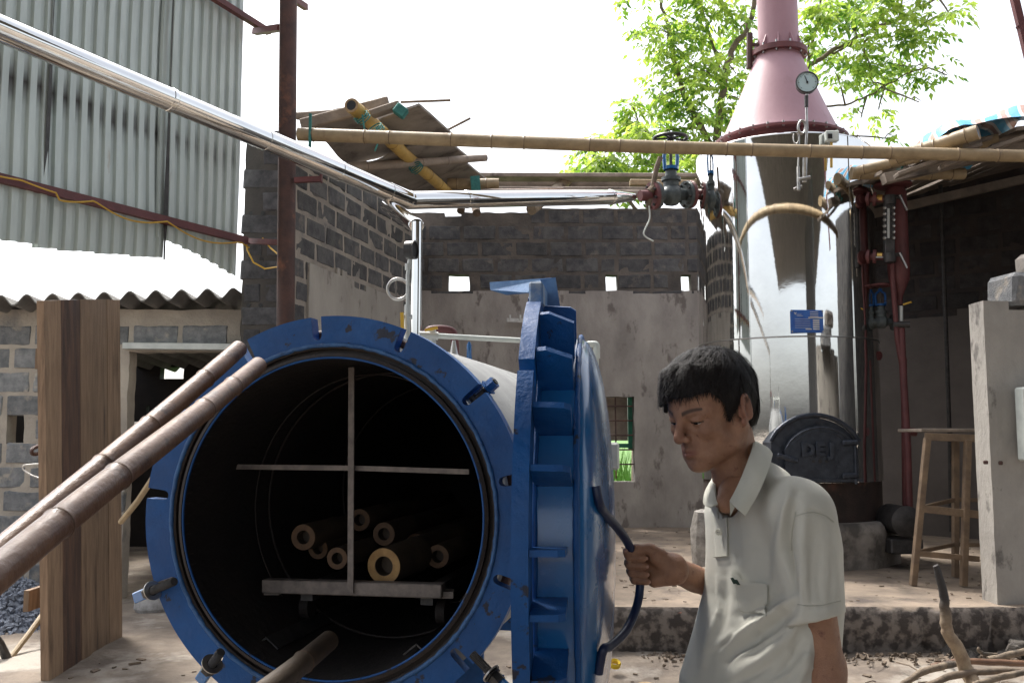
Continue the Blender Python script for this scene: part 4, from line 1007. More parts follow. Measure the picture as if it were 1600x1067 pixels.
b = MB(); b.box(P(1299, 214, 7.9), (.11, .07, .09), None, .006); b.build('switch_case', m_pipew, ps)
b = MB(); q = P(1297, 213, 7.86); b.box(q, (.035, .01, .04)); b.build('window', m_black, ps)
ptube('stem', [P(1299, 223, 7.9), P(1299, 262, 7.9)], .012, m_brass, ps, 8)

# water level column at the right of the boiler
wc = thing('water_column', 'red-brown water level column with bolted sight glass and silver levers', 'gauge column', P(1400, 520, 8.2))
Yw = 8.15
b = MB(); x0 = P(1407, 400, Yw).x; 
zz = lambda py, Y=Yw: P(0, py, Y).z
b.lathe([(.02, zz(475)), (.025, zz(462)), (.085, zz(436)), (.09, zz(425)), (.09, zz(300)), (.075, zz(292)), (.0, zz(290))], (x0, Yw + .05, 0), VZ, 28); b.build('column', m_rust2, wc)
b = MB(); q = P(1395, 292, Yw); b.lathe([(0, 0), (.15, 0), (.16, .012), (.15, .03), (.04, .04), (.04, .12), (0, .12)], q, VZ, 28); b.build('top_flange', m_rust2, wc)
b = MB(); b.beam(P(1389, 318, Yw - .1), P(1389, 398, Yw - .1), .085, .055, up=(0, 1, 0), bev=.006); sg = b.build('sight_frame', m_dsteel, wc)
b = MB(); b.beam(P(1388, 326, Yw - .14), P(1388, 372, Yw - .14), .018, .012, up=(0, 1, 0)); b.build('sight_glass', m_galv, sg)
for k in range(6):
    for px in (1382, 1396):
        b = MB(); q = P(px, 325 + k * 9.4, Yw - .135); b.lathe([(0, .014), (.012, .012), (.016, 0)], q, (0, -1, 0), 8); b.build('bolt', m_steel, sg)
for py in (311, 401):
    b = MB(); b.cyl(P(1352, py, Yw - .02), P(1390, py, Yw - .1), .03, 12); b.cyl(P(1364, py, Yw - .04), P(1369, py, Yw - .05), .06, 16); b.cyl(P(1355, py, Yw - .04), P(1359, py, Yw - .05), .06, 16); b.build('connector', m_rust2, wc)
    b = MB(); b.cyl(P(1371, py - 1, Yw - .06), P(1379, py - 1, Yw - .08), .032, 10); b.build('brass_nut', m_brass, wc)
    b = MB(); b.lathe([(0, -.05), (.05, -.04), (.055, 0), (.05, .04), (0, .05)], P(1390, py + 2, Yw - .1), VZ, 14); b.cyl(P(1380, py, Yw - .1), P(1409, py - 4, Yw - .12), .018, 8); b.build('cock', m_dsteel, wc)
    b = MB(); b.beam(P(1405, py - 6, Yw - .14), P(1417, py + 18, Yw - .14), .018, .014); b.build('lever', m_steel, wc)
b = MB(); b.beam(P(1368, 402, Yw - .1), P(1381, 402, Yw - .1), .012, .012); b.build('lever', m_steel, wc)
ptube('drain_pipe', [P(1394, 412, Yw - .02), P(1395, 440, Yw - .02), P(1402, 530, Yw), P(1410, 575, Yw)], .022, m_rust2, wc, 12)
ptube('glass_joint', [P(1408, 478, Yw), P(1408, 502, Yw)], .017, m_galv, wc, 10)
ptube('feed_pipe', [P(1408, 505, Yw), P(1410, 560, Yw), P(1418, 700, Yw - .1), P(1421, 800, Yw - .1)], .030, m_rust2, wc, 14)
ptube('feed_pipe', [P(1412, 560, Yw + .1), P(1415, 800, Yw + .1)], .026, m_rust2, wc, 14)
b = MB(); b.cyl(P(1413, 674, Yw - .02), P(1431, 675, Yw - .02), .035, 14); b.build('pipe_clamp', m_rust2, wc)
b = MB(); b.cyl(P(1396, 507, Yw), P(1422, 507, Yw - .05), .028, 10); b.build('drain_cock', m_dsteel, wc)
b = MB(); b.beam(P(1412, 476, Yw - .03), P(1424, 472, Yw - .08), .02, .012); b.build('yellow_lever', m_yellow, wc)
gate_valve('feed_valve', 'dark blue globe valve below the water level column', P(1377, 503, 8.25), .85, (1, -.1, 0), m_valve, m_valve, m_rust2, m_blue)
ptube('blow_pipe', [P(1360, 504, 8.3), P(1345, 504, 8.5)], .03, m_rust2, wc, 10)
ob = MB(); ob.cyl(P(1366, 555, 8.35), P(1374, 556, 8.3), .04, 10); ob.cyl(P(1360, 555, 8.4), P(1367, 555, 8.36), .022, 10); ob.build('plug', m_rust2, boiler)
b = MB(); pts = [P(1469, 280, 9.9), P(1474, 400, 9.9), P(1479, 540, 9.9), P(1484, 690, 9.9), P(1486, 830, 9.9)]; b.tube(pts, .022, 8)
o = b.build('conduit', m_dsteel); o['label'] = 'thin dark conduit running down the dark wall behind the stool'; o['category'] = 'conduit'
# pump
pm_ = thing('feed_pump', 'dark round feed pump on the floor between plinth and stool', 'pump', P(1405, 860, 8.0))
b = MB(); q = P(1405, 812, 8.0); b.cyl(q + Vector((0, -.16, 0)), q + Vector((0, .2, 0)), .12, 24); b.build('motor', m_blue if False else m_dsteel, pm_)
b = MB(); b.lathe([(0, .03), (.05, .03), (.09, .015), (.125, 0), (.125, -.03)], q + Vector((0, -.16, 0)), (0, -1, 0), 24); b.build('fan_cover', m_dsteel, pm_)
b = MB(); b.box((q.x, q.y, q.z - .2), (.26, .3, .12), None, .01); b.build('foot', m_dsteel, pm_)
# ---------------------------------------------------------------- roofs of planks and bamboo
def lash(a, r, parent, m=None, turns=3, ax=(0, 0, 1), tail=True):
    b = MB(); a = Vector(a); axv = Vector(ax).normalized(); u = axv.orthogonal().normalized(); w = axv.cross(u)
    pts = [a + (u * math.cos(t) + w * math.sin(t)) * r * 1.12 + axv * (.02 * (t / 6.28 - turns / 2)) for t in np.linspace(0, turns * 2 * math.pi, turns * 12)]
    b.tube(pts, .006, 5)
    if tail: b.tube([a + Vector((.01, -r * 1.2, 0)), a + Vector((.03, -r * 1.3, -.12)), a + Vector((.0, -r * 1.3, -.2))], .008, 5)
    return b.build('twine_lashing', m or m_teal, parent)
def sheet_quad(name, m, parent, c0, c1, c2, c3, th, nx=14, ny=4, amp=.012, seed=0):
    c0, c1, c2, c3 = map(Vector, (c0, c1, c2, c3)); vs = []
    for s_ in (0, 1):
        for j in range(ny + 1):
            for i in range(nx + 1):
                u, v = i / nx, j / ny; q = c0 * (1 - u) * (1 - v) + c1 * u * (1 - v) + c2 * u * v + c3 * (1 - u) * v
                e = amp * nz(q.x * 2, q.y * 2, seed, 1.7)
                ex = amp * 1.5 * nz(q.x, q.y, seed + 4, 9) if i in (0, nx) or j in (0, ny) else 0
                vs.append((q.x + ex, q.y + ex, q.z + e + s_ * th))
    W = nx + 1; K = W * (ny + 1); fs = []
    for j in range(ny):
        for i in range(nx):
            a = j * W + i; fs += [(a, a + 1, a + W + 1, a + W), (K + a, K + a + W, K + a + W + 1, K + a + 1)]
    for i in range(nx): fs += [(i, K + i, K + i + 1, i + 1), (ny * W + i, ny * W + i + 1, K + ny * W + i + 1, K + ny * W + i)]
    for j in range(ny): a, c = j * W, j * W + nx; fs += [(a, a + W, K + a + W, K + a), (c, K + c, K + c + W, c + W)]
    b = MB(); b.add(vs, fs); return b.build(name, m, parent, smooth=40)
m_brsheet = mat('roof_board_under', (.33, .295, .26), (.21, .185, .165), 3, .85, bump=.4, c3=(.09, .07, .06), scale3=3, th3=(.55, .7), rand=.15)
lr = thing('lean_to_roof', 'sloping roof of overlapping brown sheets above the side wall, left of centre', 'roof', (-1.2, 9.3, 4.1))
# sheets overlap like shingles going away from the viewer
q = [((478, 186, 8.0), (560, 166, 7.85), (640, 232, 8.9), (545, 262, 8.9)),
     ((546, 200, 8.5), (655, 166, 8.0), (712, 216, 9.1), (640, 270, 9.3)),
     ((545, 268, 8.75), (690, 214, 8.7), (738, 252, 9.8), (640, 300, 10.1)),
     ((590, 296, 9.6), (715, 244, 9.5), (768, 288, 10.9), (690, 308, 11.2))]
for k, cs in enumerate(q):
    pts = [P(*c) for c in cs]; sheet_quad('roof_sheet', m_brsheet, lr, *pts, .022, seed=k)
b = MB(); b.beam(P(470, 196, 7.9), P(608, 160, 7.9), .06, .10, bev=.01); b.build('edge_board', m_oldw, lr)
b = MB(); b.beam(P(462, 182, 8.0), P(600, 172, 8.05), .05, .06, bev=.01); b.build('edge_board', m_oldw, lr)
b = MB(); b.beam(P(572, 182, 7.8), P(625, 164, 7.8), .10, .06, bev=.01); b.build('edge_board', m_oldw, lr)
for a, b_, r in (((626, 160, 8.6), (704, 157, 8.6), .012), ((700, 203, 9.2), (735, 185, 9.2), .012), ((560, 258, 8.6), (900, 300, 10.5), .0)):
    if r: q = MB(); q.cyl(P(*a), P(*b_), r, 6); q.build('twig', m_bark, lr)
def bpole(lab, a, b_, ra, rb, m, nodes_, cap=None, grp='poles carrying the lean-to roof'):
    return pole('bamboo_pole', lab, 'bamboo pole', P(*a), P(*b_), ra, rb, m, nodes_, grp, cap=cap)
pp = bpole('yellow bamboo rafter slanting down under the lean-to roof sheets', (549, 165, 7.5), (700, 302, 10.2), .06, .055, m_bamy, 6, 'a')
bpole('rough pole laid level under the roof sheets, its end jutting out at the right', (545, 262, 8.6), (759, 247, 9.4), .045, .035, m_oldw, 3)
bpole('short thick pole end tied beside the wall top, right of the roof sheets', (700, 288, 10.2), (779, 287, 10.2), .062, .055, m_bam, 2, 'b')
bpole('thin reddish pole lying level along the wall top above the steam pipe', (700, 299, 10.9), (880, 297, 10.9), .025, .022, m_bamdk, 4)
lash(P(588, 203, 7.6), .055, pp, ax=(.5, .5, -.6)); lash(P(650, 262, 8.9), .055, pp, ax=(.5, .6, -.6), tail=False); lash(P(566, 184, 7.6), .055, pp, ax=(.5, .5, -.6))
o = MB(); o.beam(P(485, 178, 7.2), P(484, 240, 7.2), .02, .02); q = o.build('twine', m_teal); q['label'] = 'teal twine tying the long pole near the rusty post'; q['category'] = 'twine'
o = MB(); o.beam(P(742, 276, 10.1), P(744, 300, 10.1), .06, .10); q = o.build('twine', m_teal); q['label'] = 'teal twine wrapped on the short thick pole end'; q['category'] = 'twine'
o = MB(); o.beam(P(618, 168, 7.75), P(634, 180, 7.75), .08, .09, bev=.01); q = o.build('twine', m_teal); q['label'] = 'bunched teal twine at the top corner of the lean-to roof'; q['category'] = 'twine'
# boards along the top of the back wall
tb = thing('wall_top_boards', 'long weathered boards lying along the top of the back wall', 'boards', P(900, 300, 11.3))
for (a, b_, w, h, m) in (((740, 277, 11.4), (1180, 278, 11.4), .25, .05, m_oldw), ((735, 288, 11.6), (1130, 289, 11.6), .05, .12, m_oldw), ((775, 296, 11.2), (1045, 297, 11.2), .06, .06, m_oldw), ((984, 286, 10.9), (1100, 288, 10.9), .10, .07, m_bam)):
    q = MB(); q.beam(P(*a), P(*b_), w, h, bev=.008); q.build('board', m, tb)
for a, b_ in (((830, 328, 10.8), (888, 281, 11.6)), ((720, 330, 11.3), (722, 318, 11.4)), ((745, 333, 11.2), (742, 320, 11.4))):
    q = MB(); q.cyl(P(*a), P(*b_), .065 if a[0] == 830 else .05, 12); q.build('prop', m_bark if a[0] != 830 else m_barklt, tb)
q = MB(); q.beam(P(640, 300, 10.6), P(1010, 303, 10.7), .12, .06, bev=.01); q.build('board', m_oldw, tb)
# plank roof at the right
rr_ = thing('plank_roof', 'low dark plank roof on bamboo, over the boiler room at the right', 'roof', (5.0, 8.6, 3.6))
ed0, ed1 = P(1395, 262, 7.4), P(1560, 212, 7.0)
def rz(x, y): return ed0.z + (x - ed0.x) * .21 + (y - 7.2) * .0 + .02
k = 0; x = ed0.x + .02
while x < 8.2:
    w = .2 + .1 * rng.random(); y0 = 7.05 + .25 * rng.random() + (.4 if x < ed0.x + .3 else 0)
    c = [(x, y0, rz(x, 7)), (x + w - .015, y0 + .05 * rng.random(), rz(x + w, 7)), (x + w - .015, 12.2, rz(x + w, 7) + .35), (x, 12.2, rz(x, 7) + .35)]
    sheet_quad('plank', m_oldw, rr_, *c, .03, nx=2, ny=8, amp=.02, seed=k); x += w; k += 1
for k in range(3):
    b = MB(); b.beam((ed0.x, 7.6 + 1.8 * k, rz(ed0.x, 7) - .06), (8, 7.6 + 1.8 * k, rz(8, 7) - .06 + .1), .10, .08); b.build('batten', m_oldw, rr_)
for pts_ in (((1400, 275), (1530, 228)), ((1470, 262), (1600, 215)), ((1545, 232), (1640, 205))):
    b = MB(); b.beam(P(pts_[0][0], pts_[0][1], 7.2), P(pts_[1][0], pts_[1][1], 7.15), .12, .03, bev=.004); b.build('board', m_oldw, rr_)
bpole('thick tan bamboo pole lifting towards the upper right under the blue tarpaulin', (1392, 250, 7.3), (1528, 207, 6.9), .052, .056, m_bam, 4, 'b', 'poles of the plank roof')
bpole('level tan bamboo pole behind the water level column, under the plank roof', (1330, 271, 7.9), (1506, 272, 7.9), .055, .05, m_bam, 5, None, 'poles of the plank roof')
bpole('thin bamboo pole sloping up from the boiler top to the plank roof', (1338, 268, 7.75), (1560, 218, 7.3), .04, .045, m_bam, 6, None, 'poles of the plank roof')
for px, py, Y in ((1383, 270, 7.8), (1402, 272, 7.8), (1403, 256, 7.7)):
    o = MB(); o.tube([P(px - 6, py - 8, Y), P(px, py - 14, Y - .08), P(px + 8, py - 6, Y - .08), P(px + 6, py + 10, Y - .05), P(px - 4, py + 10, Y)], .012, 6)
    q = o.build('twine', m_teal); q['label'] = {1383: 'leftmost lower teal twine lashing on the bamboo beside the boiler top', 1402: 'lower teal twine lashing above the water level column', 1403: 'upper teal twine lashing on the bamboo above the water level column'}[px]; q['category'] = 'twine'; q['group'] = 'lashings beside the boiler top'
# tarpaulin
def tarp():
    m = mat('tarpaulin', (.62, .62, .62), (.55, .5, .45), 3, .5)
    N, L, bs = nodes(m); g = N.new('ShaderNodeNewGeometry'); mp = N.new('ShaderNodeMapping'); mp.inputs['Rotation'].default_value = (0, .5, .6); L.new(g.outputs['Position'], mp.inputs[0])
    w = N.new('ShaderNodeTexWave'); w.inputs['Scale'].default_value = 2.1; w.inputs['Distortion'].default_value = 2.5; w.inputs['Detail'].default_value = 1; L.new(mp.outputs[0], w.inputs[0])
    cr = N.new('ShaderNodeValToRGB'); e = cr.color_ramp; e.interpolation = 'CONSTANT'; e.elements[0].color = (.08, .38, .62, 1); e.elements[1].position = .45; e.elements[1].color = (.62, .62, .62, 1)
    x = e.elements.new(.85); x.color = (.42, .25, .2, 1); L.new(w.outputs[0], cr.inputs[0]); L.new(cr.outputs[0], bs.inputs['Base Color'])
    a = P(1450, 214, 7.3); c = P(1640, 200, 7.3); vs = []; nx, ny = 60, 24
    for j in range(ny + 1):
        for i in range(nx + 1):
            u, v = i / nx, j / ny; x = a.x + (c.x - a.x) * u; y = 7.0 + 1.6 * v
            env = min(1, u * 7) ** .6 * min(1, v * 5 + .35) * min(1, (1 - v) * 4 + .1)
            h = env * (.13 + .05 * abs(nz(x, y, 0, 3.2)) * 2 + .06 * nz(x, y, 3, 1.7) + .025 * abs(nz(x, y, 7, 9)))
            vs.append((x + .03 * nz(x, y, 1, 3), y, max(rz(x, 7) + .04, P(1500, 214, 7.2).z - .03 + (x - a.x) * .02) + h))
    b = MB(); b.add(vs, [(j * (nx + 1) + i, j * (nx + 1) + i + 1, (j + 1) * (nx + 1) + i + 1, (j + 1) * (nx + 1) + i) for j in range(ny) for i in range(nx)])
    o = b.build('tarpaulin', m, smooth=40); o['label'] = 'crumpled blue, white and brown tarpaulin lying on the plank roof'; o['category'] = 'tarpaulin'
tarp()

# ---------------------------------------------------------------- plank panel at the left
pn = thing('plank_door', 'tall door of six weathered brown planks standing before the left wall', 'door', (-2.72, 6.2, 0))
edges_top = [(69, 470), (95, 469), (110, 468.5), (125, 468), (140, 468), (167, 468), (187, 469)]
edges_bot = [(76, 1068), (99, 1056), (113, 1049), (128, 1040), (143, 1032), (171, 1014), (191, 1003)]
m_wl = mat('plank_light', (.30, .20, .125), (.20, .13, .08), 4, .7, bump=.5, bscale=30, stretch=(9, 9, .9), c3=(.09, .055, .035), scale3=1.3, th3=(.54, .7), rand=.2)
m_wd = mat('plank_dark', (.13, .07, .045), (.075, .042, .03), 4, .65, bump=.5, bscale=30, stretch=(9, 9, .9), c3=(.035, .022, .018), scale3=1.3, th3=(.5, .66), rand=.15)
for k in range(6):
    Ys = [H * 1500 / max(1, (edges_bot[i][1] - 680)) * 1.0 for i in (k, k + 1)]
    b0, b1 = [P(edges_bot[i][0], edges_bot[i][1], Ys[i - k]) for i in (k, k + 1)]
    t0, t1 = [P(edges_top[i][0], edges_top[i][1], Ys[i - k]) for i in (k, k + 1)]
    n = Vector((.04, .01 * (-1) ** k, 0)); g = (b1 - b0) * .004
    jj = Vector((.006 * math.sin(k * 3.1), 0, 0))
    vs = [b0 + g + jj, b1 - g + jj, t1 - g + jj, t0 + g + jj]; b = MB()
    b.add([tuple(v) for v in vs] + [(v.x - .045, v.y, v.z) for v in vs], [(0, 1, 2, 3), (7, 6, 5, 4), (0, 4, 5, 1), (1, 5, 6, 2), (2, 6, 7, 3), (3, 7, 4, 0)])
    b.build('plank', m_wd if k in (1, 2) else m_wl, pn, smooth=0)
b = MB()
for k in range(46):
    q = P(rng.uniform(72, 186), rng.choice([500, 560, 640, 700, 830, 900]) + rng.uniform(-8, 8), 5.9); b.cyl((-2.735 + .002, q.y + rng.uniform(-.3, .8), q.z), (-2.722, q.y, q.z), .007, 6)
for k in range(0): pass
b = MB(); b.box((-2.80, 6.2, .5), (.03, 1.1, .12)); b.box((-2.80, 6.2, 1.9), (.03, 1.1, .12)); b.build('ledge', m_wl, pn)
# hook and hanger
b = MB(); b.tube(catmull([P(70, 700, 6.6), P(60, 697, 6.5), P(50, 702, 6.4), P(51, 709, 6.4), P(62, 708, 6.5), P(70, 704, 6.6)], 4), .013, 8); o = b.build('iron_ring', m_rust); o['label'] = 'rusty iron ring beside the left edge of the plank door'; o['category'] = 'ring'
b = MB(); b.tube(catmull([P(68, 700, 6.0), P(67, 722, 6.0), P(52, 725, 6.0), P(37, 727, 6.0), P(38, 735, 6.0), P(60, 746, 6.0), P(95, 751, 6.0), P(97, 745, 6.0), P(82, 731, 6.0), P(67, 722, 6.0)], 5), .0045, 6)
o = b.build('wire_hanger', m_white); o['label'] = 'bent white wire hanger dangling in front of the plank door'; o['category'] = 'hanger'
# stick behind rim, light tan
b = MB(); b.tube([P(189, 815, 5.2), P(215, 783, 5.0), P(250, 730, 4.8)], .016, 8); o = b.build('tan_stick', m_bam); o['label'] = 'short pale stick poking out behind the rim beside the plank door'; o['category'] = 'stick'
# hoe
hoe = thing('hoe', 'hoe with a pale wooden handle standing on the gravel, lower left', 'tool', P(16, 1030, 6.3))
b = MB(); b.tube([P(14, 1030, 6.1), P(45, 990, 6.3), P(74, 950, 6.5)], .019, 10); b.build('handle', m_bam, hoe)
b = MB(); b.tube([P(-14, 985, 6.0), P(0, 1005, 6.05), P(12, 1030, 6.1), P(28, 1038, 6.1)], [.02, .026, .03, .01], 8); b.build('blade', m_dsteel, hoe)
# gravel pile
def gravel():
    gx = P(20, 980, 7.0)
    terrain('gravel_heap', gx.x - 1.8, gx.x + .9, 6.2, 8.0, 40, 30, lambda x, y: -.02 + .42 * math.exp(-((x - gx.x + .35) / .75) ** 2 - ((y - 7.3) / .5) ** 2) + .02 * nz(x, y, 0, 8), m_grav, kind='stuff')
    b = MB()
    for k in range(5200):
        x = gx.x + rng.uniform(-1.7, .75); y = rng.uniform(6.25, 7.95)
        h = .42 * math.exp(-((x - gx.x + .35) / .75) ** 2 - ((y - 7.3) / .5) ** 2)
        if h < .05 and rng.random() < .8: continue
        s_ = rng.uniform(.014, .034); q = Vector((x, y, -.02 + h + .01)); rot = Matrix.Rotation(rng.uniform(0, 6), 3, Vector(rng.normal(size=3)))
        b.add([q + rot @ Vector(v) * s_ for v in ((1, 0, 0), (-1, .2, 0), (0, 1, 0), (.1, -1, .1), (0, 0, .8), (0, .1, -.8))], [(0, 2, 4), (2, 1, 4), (1, 3, 4), (3, 0, 4), (2, 0, 5), (1, 2, 5), (3, 1, 5), (0, 3, 5)])
    b.build('gravel', m_grav, smooth=0, kind='stuff', label='blue-grey gravel heaped against the left wall', category='gravel')
gravel()
bpy.data.objects['gravel_heap']['label'] = 'low mound under the blue-grey gravel'; bpy.data.objects['gravel_heap']['category'] = 'gravel'
# ---------------------------------------------------------------- stool
st = thing('tall_stool', 'tall bare wooden stool standing in the dark beside the right pillar', 'stool', P(1490, 915, 7.1))
Yst = 7.05
def bar(name, a, b_, w, h, m=m_stoolw): q = MB(); q.beam(a, b_, w, h, bev=.003); q.build(name, m, st)
q = MB(); tz = P(0, 672, Yst).z; xl, xr = P(1441, 672, Yst).x, P(1545, 672, Yst).x
q.box(((xl + xr) / 2, Yst + .22, tz), (xr - xl, .50, .025), Matrix.Rotation(R(-3), 3, 'Z'), .004); q.build('seat', m_oldw, st)
fz = .375
legs = [((1449, 684, Yst), (1426, 903, Yst)), ((1512, 687, Yst - .02), (1506, 925, Yst - .02)), ((1493, 684, Yst + .42), (1492, 885, Yst + .42)), ((1552, 684, Yst + .42), (1562, 885, Yst + .42))]
for a, b_ in legs:
    a = P(*a); c = P(*b_); c.z = fz; bar('leg', a, c, .05, .042)
bar('apron', P(1445, 682, Yst - .01), P(1530, 685, Yst - .02), .025, .055)
bar('rung', P(1440, 794, Yst - .01), P(1530, 804, Yst - .02), .025, .055); bar('rung', P(1432, 864, Yst - .01), P(1530, 873, Yst - .02), .025, .04)
bar('rung', P(1440, 793, Yst), P(1493, 780, Yst + .42), .02, .03); bar('rung', P(1434, 862, Yst), P(1492, 850, Yst + .42), .02, .03)
bar('rung', P(1493, 780, Yst + .42), P(1560, 782, Yst + .42), .02, .03); bar('rung', P(1492, 850, Yst + .42), P(1560, 852, Yst + .42), .02, .03)
# ---------------------------------------------------------------- firewood
def branch(label, pts, rs, m, cat='branch', grp='firewood at the foot of the right pillar'):
    pts = catmull([Vector(p) for p in pts], 7); rr = np.interp(np.linspace(0, 1, len(pts)), np.linspace(0, 1, len(rs)), rs)
    pts = [p + Vector((.006 * nz(i, 1, 0, .5), 0, .006 * nz(i, 7, 0, .5))) for i, p in enumerate(pts)]
    rr = [r * (1 + .12 * nz(i, 3, 0, .6)) for i, r in enumerate(rr)]
    b = MB(); b.tube(pts, rr, 12); o = b.build('branch', m, smooth=60); o['label'] = label; o['category'] = cat
    if grp: o['group'] = grp
    return o
m_branch = mat('charred_branch', (.36, .28, .19), (.22, .16, .11), 20, .8, bump=.5)
N, L, bs = nodes(m_branch); src = bs.inputs['Base Color'].links[0].from_socket; g = N.new('ShaderNodeNewGeometry'); sx = N.new('ShaderNodeSeparateXYZ'); L.new(g.outputs['Position'], sx.inputs[0])
mr = N.new('ShaderNodeMapRange'); mr.inputs[1].default_value = P(0, 985, 4.9).z; mr.inputs[2].default_value = P(0, 935, 4.9).z; L.new(sx.outputs['Z'], mr.inputs[0])
x = N.new('ShaderNodeMix'); x.data_type = 'RGBA'; L.new(mr.outputs[0], x.inputs[0]); L.new(src, x.inputs[6]); x.inputs[7].default_value = (.035, .032, .032, 1); L.new(x.outputs[2], bs.inputs['Base Color'])
Yb = 4.9
branch('crooked branch standing up, charred at its tip, in front of the stool', [P(1530, 1085, Yb - .1), P(1512, 1050, Yb), P(1494, 1010, Yb), P(1480, 985, Yb), P(1477, 960, Yb), P(1475, 930, Yb), P(1462, 882, Yb)], [.036, .036, .032, .03, .026, .022, .014], m_branch, grp=None)
m_fwlt = mat('firewood_pale', (.24, .19, .135), (.13, .10, .075), 16, .85, bump=.8, bscale=60, c3=(.06, .05, .04), scale3=9, th3=(.52, .64))
fw = [('pale curved branch under the others, nearest the man', [P(1405, 1072, 5.0), P(1440, 1050, 5.05), P(1475, 1040, 5.1), P(1500, 1036, 5.15)], [.018, .026, .026, .02], m_fwlt),
      ('reddish split stick lying across the firewood', [P(1455, 1040, 5.2), P(1500, 1033, 5.2), P(1560, 1035, 5.2), P(1640, 1038, 5.2)], [.015, .024, .024, .022], m_bamdk),
      ('pale bare pole slanting up to the right edge', [P(1545, 1030, 5.4), P(1580, 1022, 5.4), P(1650, 1005, 5.4)], [.024, .026, .026], m_fwlt),
      ('dark stick lying lowest at the frame edge', [P(1440, 1075, 4.8), P(1490, 1055, 4.85), P(1560, 1048, 4.9), P(1640, 1050, 4.9)], [.02, .025, .022, .02], m_bark),
      ('thin pale stick at the bottom right corner', [P(1520, 1070, 4.7), P(1570, 1056, 4.75), P(1650, 1040, 4.8)], [.02, .022, .022], m_fwlt),
      ('short bent twig beside the rubble', [P(1528, 1012, 5.7), P(1535, 1020, 5.7), P(1558, 1022, 5.7)], [.012, .016, .01], m_fwlt)]
for l_, pts, rs, m in fw:
    branch(l_, [Vector((p.x, p.y, max(p.z, .04))) for p in pts], [r_ * .72 for r_ in rs], m)
# small litter
b = MB(); q = P(960, 1018, 5.75); q.z = .115; b.lathe([(.022, 0), (.034, 0), (.036, .02), (.03, .03), (.021, .02), (.022, 0)], q, (0.1, -.4, 1), 20); o = b.build('ring_cap', mat('yellow_plastic', (.6, .42, .02), None, 5, .4)); o['label'] = 'small yellow plastic ring on the ground'; o['category'] = 'ring'
b = MB(); q = P(1009, 1046, 5.3); q.z = .10; b.lathe([(.03, 0), (.055, 0), (.055, .015), (.03, .015), (.03, 0)], q, (0, -.2, 1), 20); o = b.build('washer', m_bamcut); o['label'] = 'pale flat washer lying on the dirt'; o['category'] = 'washer'
def chunk(name, label, c, s_, m, seed, cat='stone'):
    b = MB(); b.lathe([(0, -.5), (.38, -.5), (.5, -.2), (.48, .2), (.32, .5), (0, .52)], (0, 0, 0), VZ, 14)
    b.v = [(x * s_[0] * (1 + .25 * nz(x, y, z + seed, 2.2)) + c[0], y * s_[1] * (1 + .25 * nz(y, z, x + seed, 2.2)) + c[1], z * s_[2] * (1 + .1 * nz(z, x, y + seed, 3)) + c[2]) for x, y, z in b.v]
    o = b.build(name, m, smooth=25); o['label'] = label; o['category'] = cat; return o
q = P(1098, 842, 7.6); chunk('mortar_sack', 'crumpled grey plastic sack standing on the platform just left of the man', (q.x, q.y, q.z), (.19, .2, .42), mat('sack_plastic', (.36, .34, .31), (.17, .155, .14), 16, .6, bump=1, bscale=30), 3, 'sack')
#chunk('sack_top', 'small white crumpled bag on top of the pale sack', tuple(P(1101, 798, 7.58)), (.11, .12, .12), m_white, 5, 'bag')
for k in range(70):
    pass
def litter():
    b = MB(); mlf = m_bark
    for k in range(420):
        x = rng.uniform(-2.6, 4.5); y = rng.uniform(3.2, 6.1); s_ = rng.uniform(.004, .015) * (1 if rng.random() < .8 else 1.8); a = rng.uniform(0, 6.3)
        z = .02 * nz(x, y, 0, 1.2) + .012 * nz(x, y, 3, 5) + .09 * min(1, max(0, (y - 4.6) / 1.6)) + .004
        rot = Matrix.Rotation(a, 3, 'Z') @ Matrix.Rotation(rng.uniform(-.4, .4), 3, 'X')
        b.box((x, y, z), (s_ * 2.5, s_, s_ * .5), rot)
    for k in range(420):
        x = rng.uniform(.8, 5.2); y = 6.35 + 4.8 * rng.random() ** 1.6; s_ = rng.uniform(.004, .014); rot = Matrix.Rotation(rng.uniform(0, 6.3), 3, 'Z')
        b.box((x, y, .378), (s_ * 2.5, s_, s_ * .5), rot)
    for k in range(700):
        x = rng.uniform(.8, 5.2); y = 6.1 + rng.normal() * .1; s_ = rng.uniform(.006, .022); rot = Matrix.Rotation(rng.uniform(0, 6.3), 3, Vector(rng.normal(size=3)))
        if y > 6.16: y = 6.1
        b.box((x, y, .09 + .01 * rng.random()), (s_ * 1.6, s_, s_ * .8), rot)
    for k in range(90):
        x = rng.uniform(1.2, 4.6); y = rng.uniform(4.6, 6.0); a = rng.uniform(0, 3.14); l_ = rng.uniform(.06, .22); z = .12 if y > 5.6 else .09 * min(1, max(0, (y - 4.6) / 1.6)) + .025
        b.tube([(x, y, z), (x + l_ * .5 * math.cos(a) + .01, y + l_ * .5 * math.sin(a), z + .008), (x + l_ * math.cos(a), y + l_ * math.sin(a), z)], rng.uniform(.003, .007), 5)
    b.build('litter', m_bark, smooth=0, kind='stuff', label='chips, crumbs and bark litter scattered over dirt and platform', category='litter')
litter()
chunk('plastic_bag', 'crumpled white rag at the foot of the doorway', (P(238, 925, 7.6).x, 7.6, .16), (.26, .2, .2), mat('rag_cloth', (.42, .41, .40), (.22, .21, .2), 14, .9), 8, 'rag')

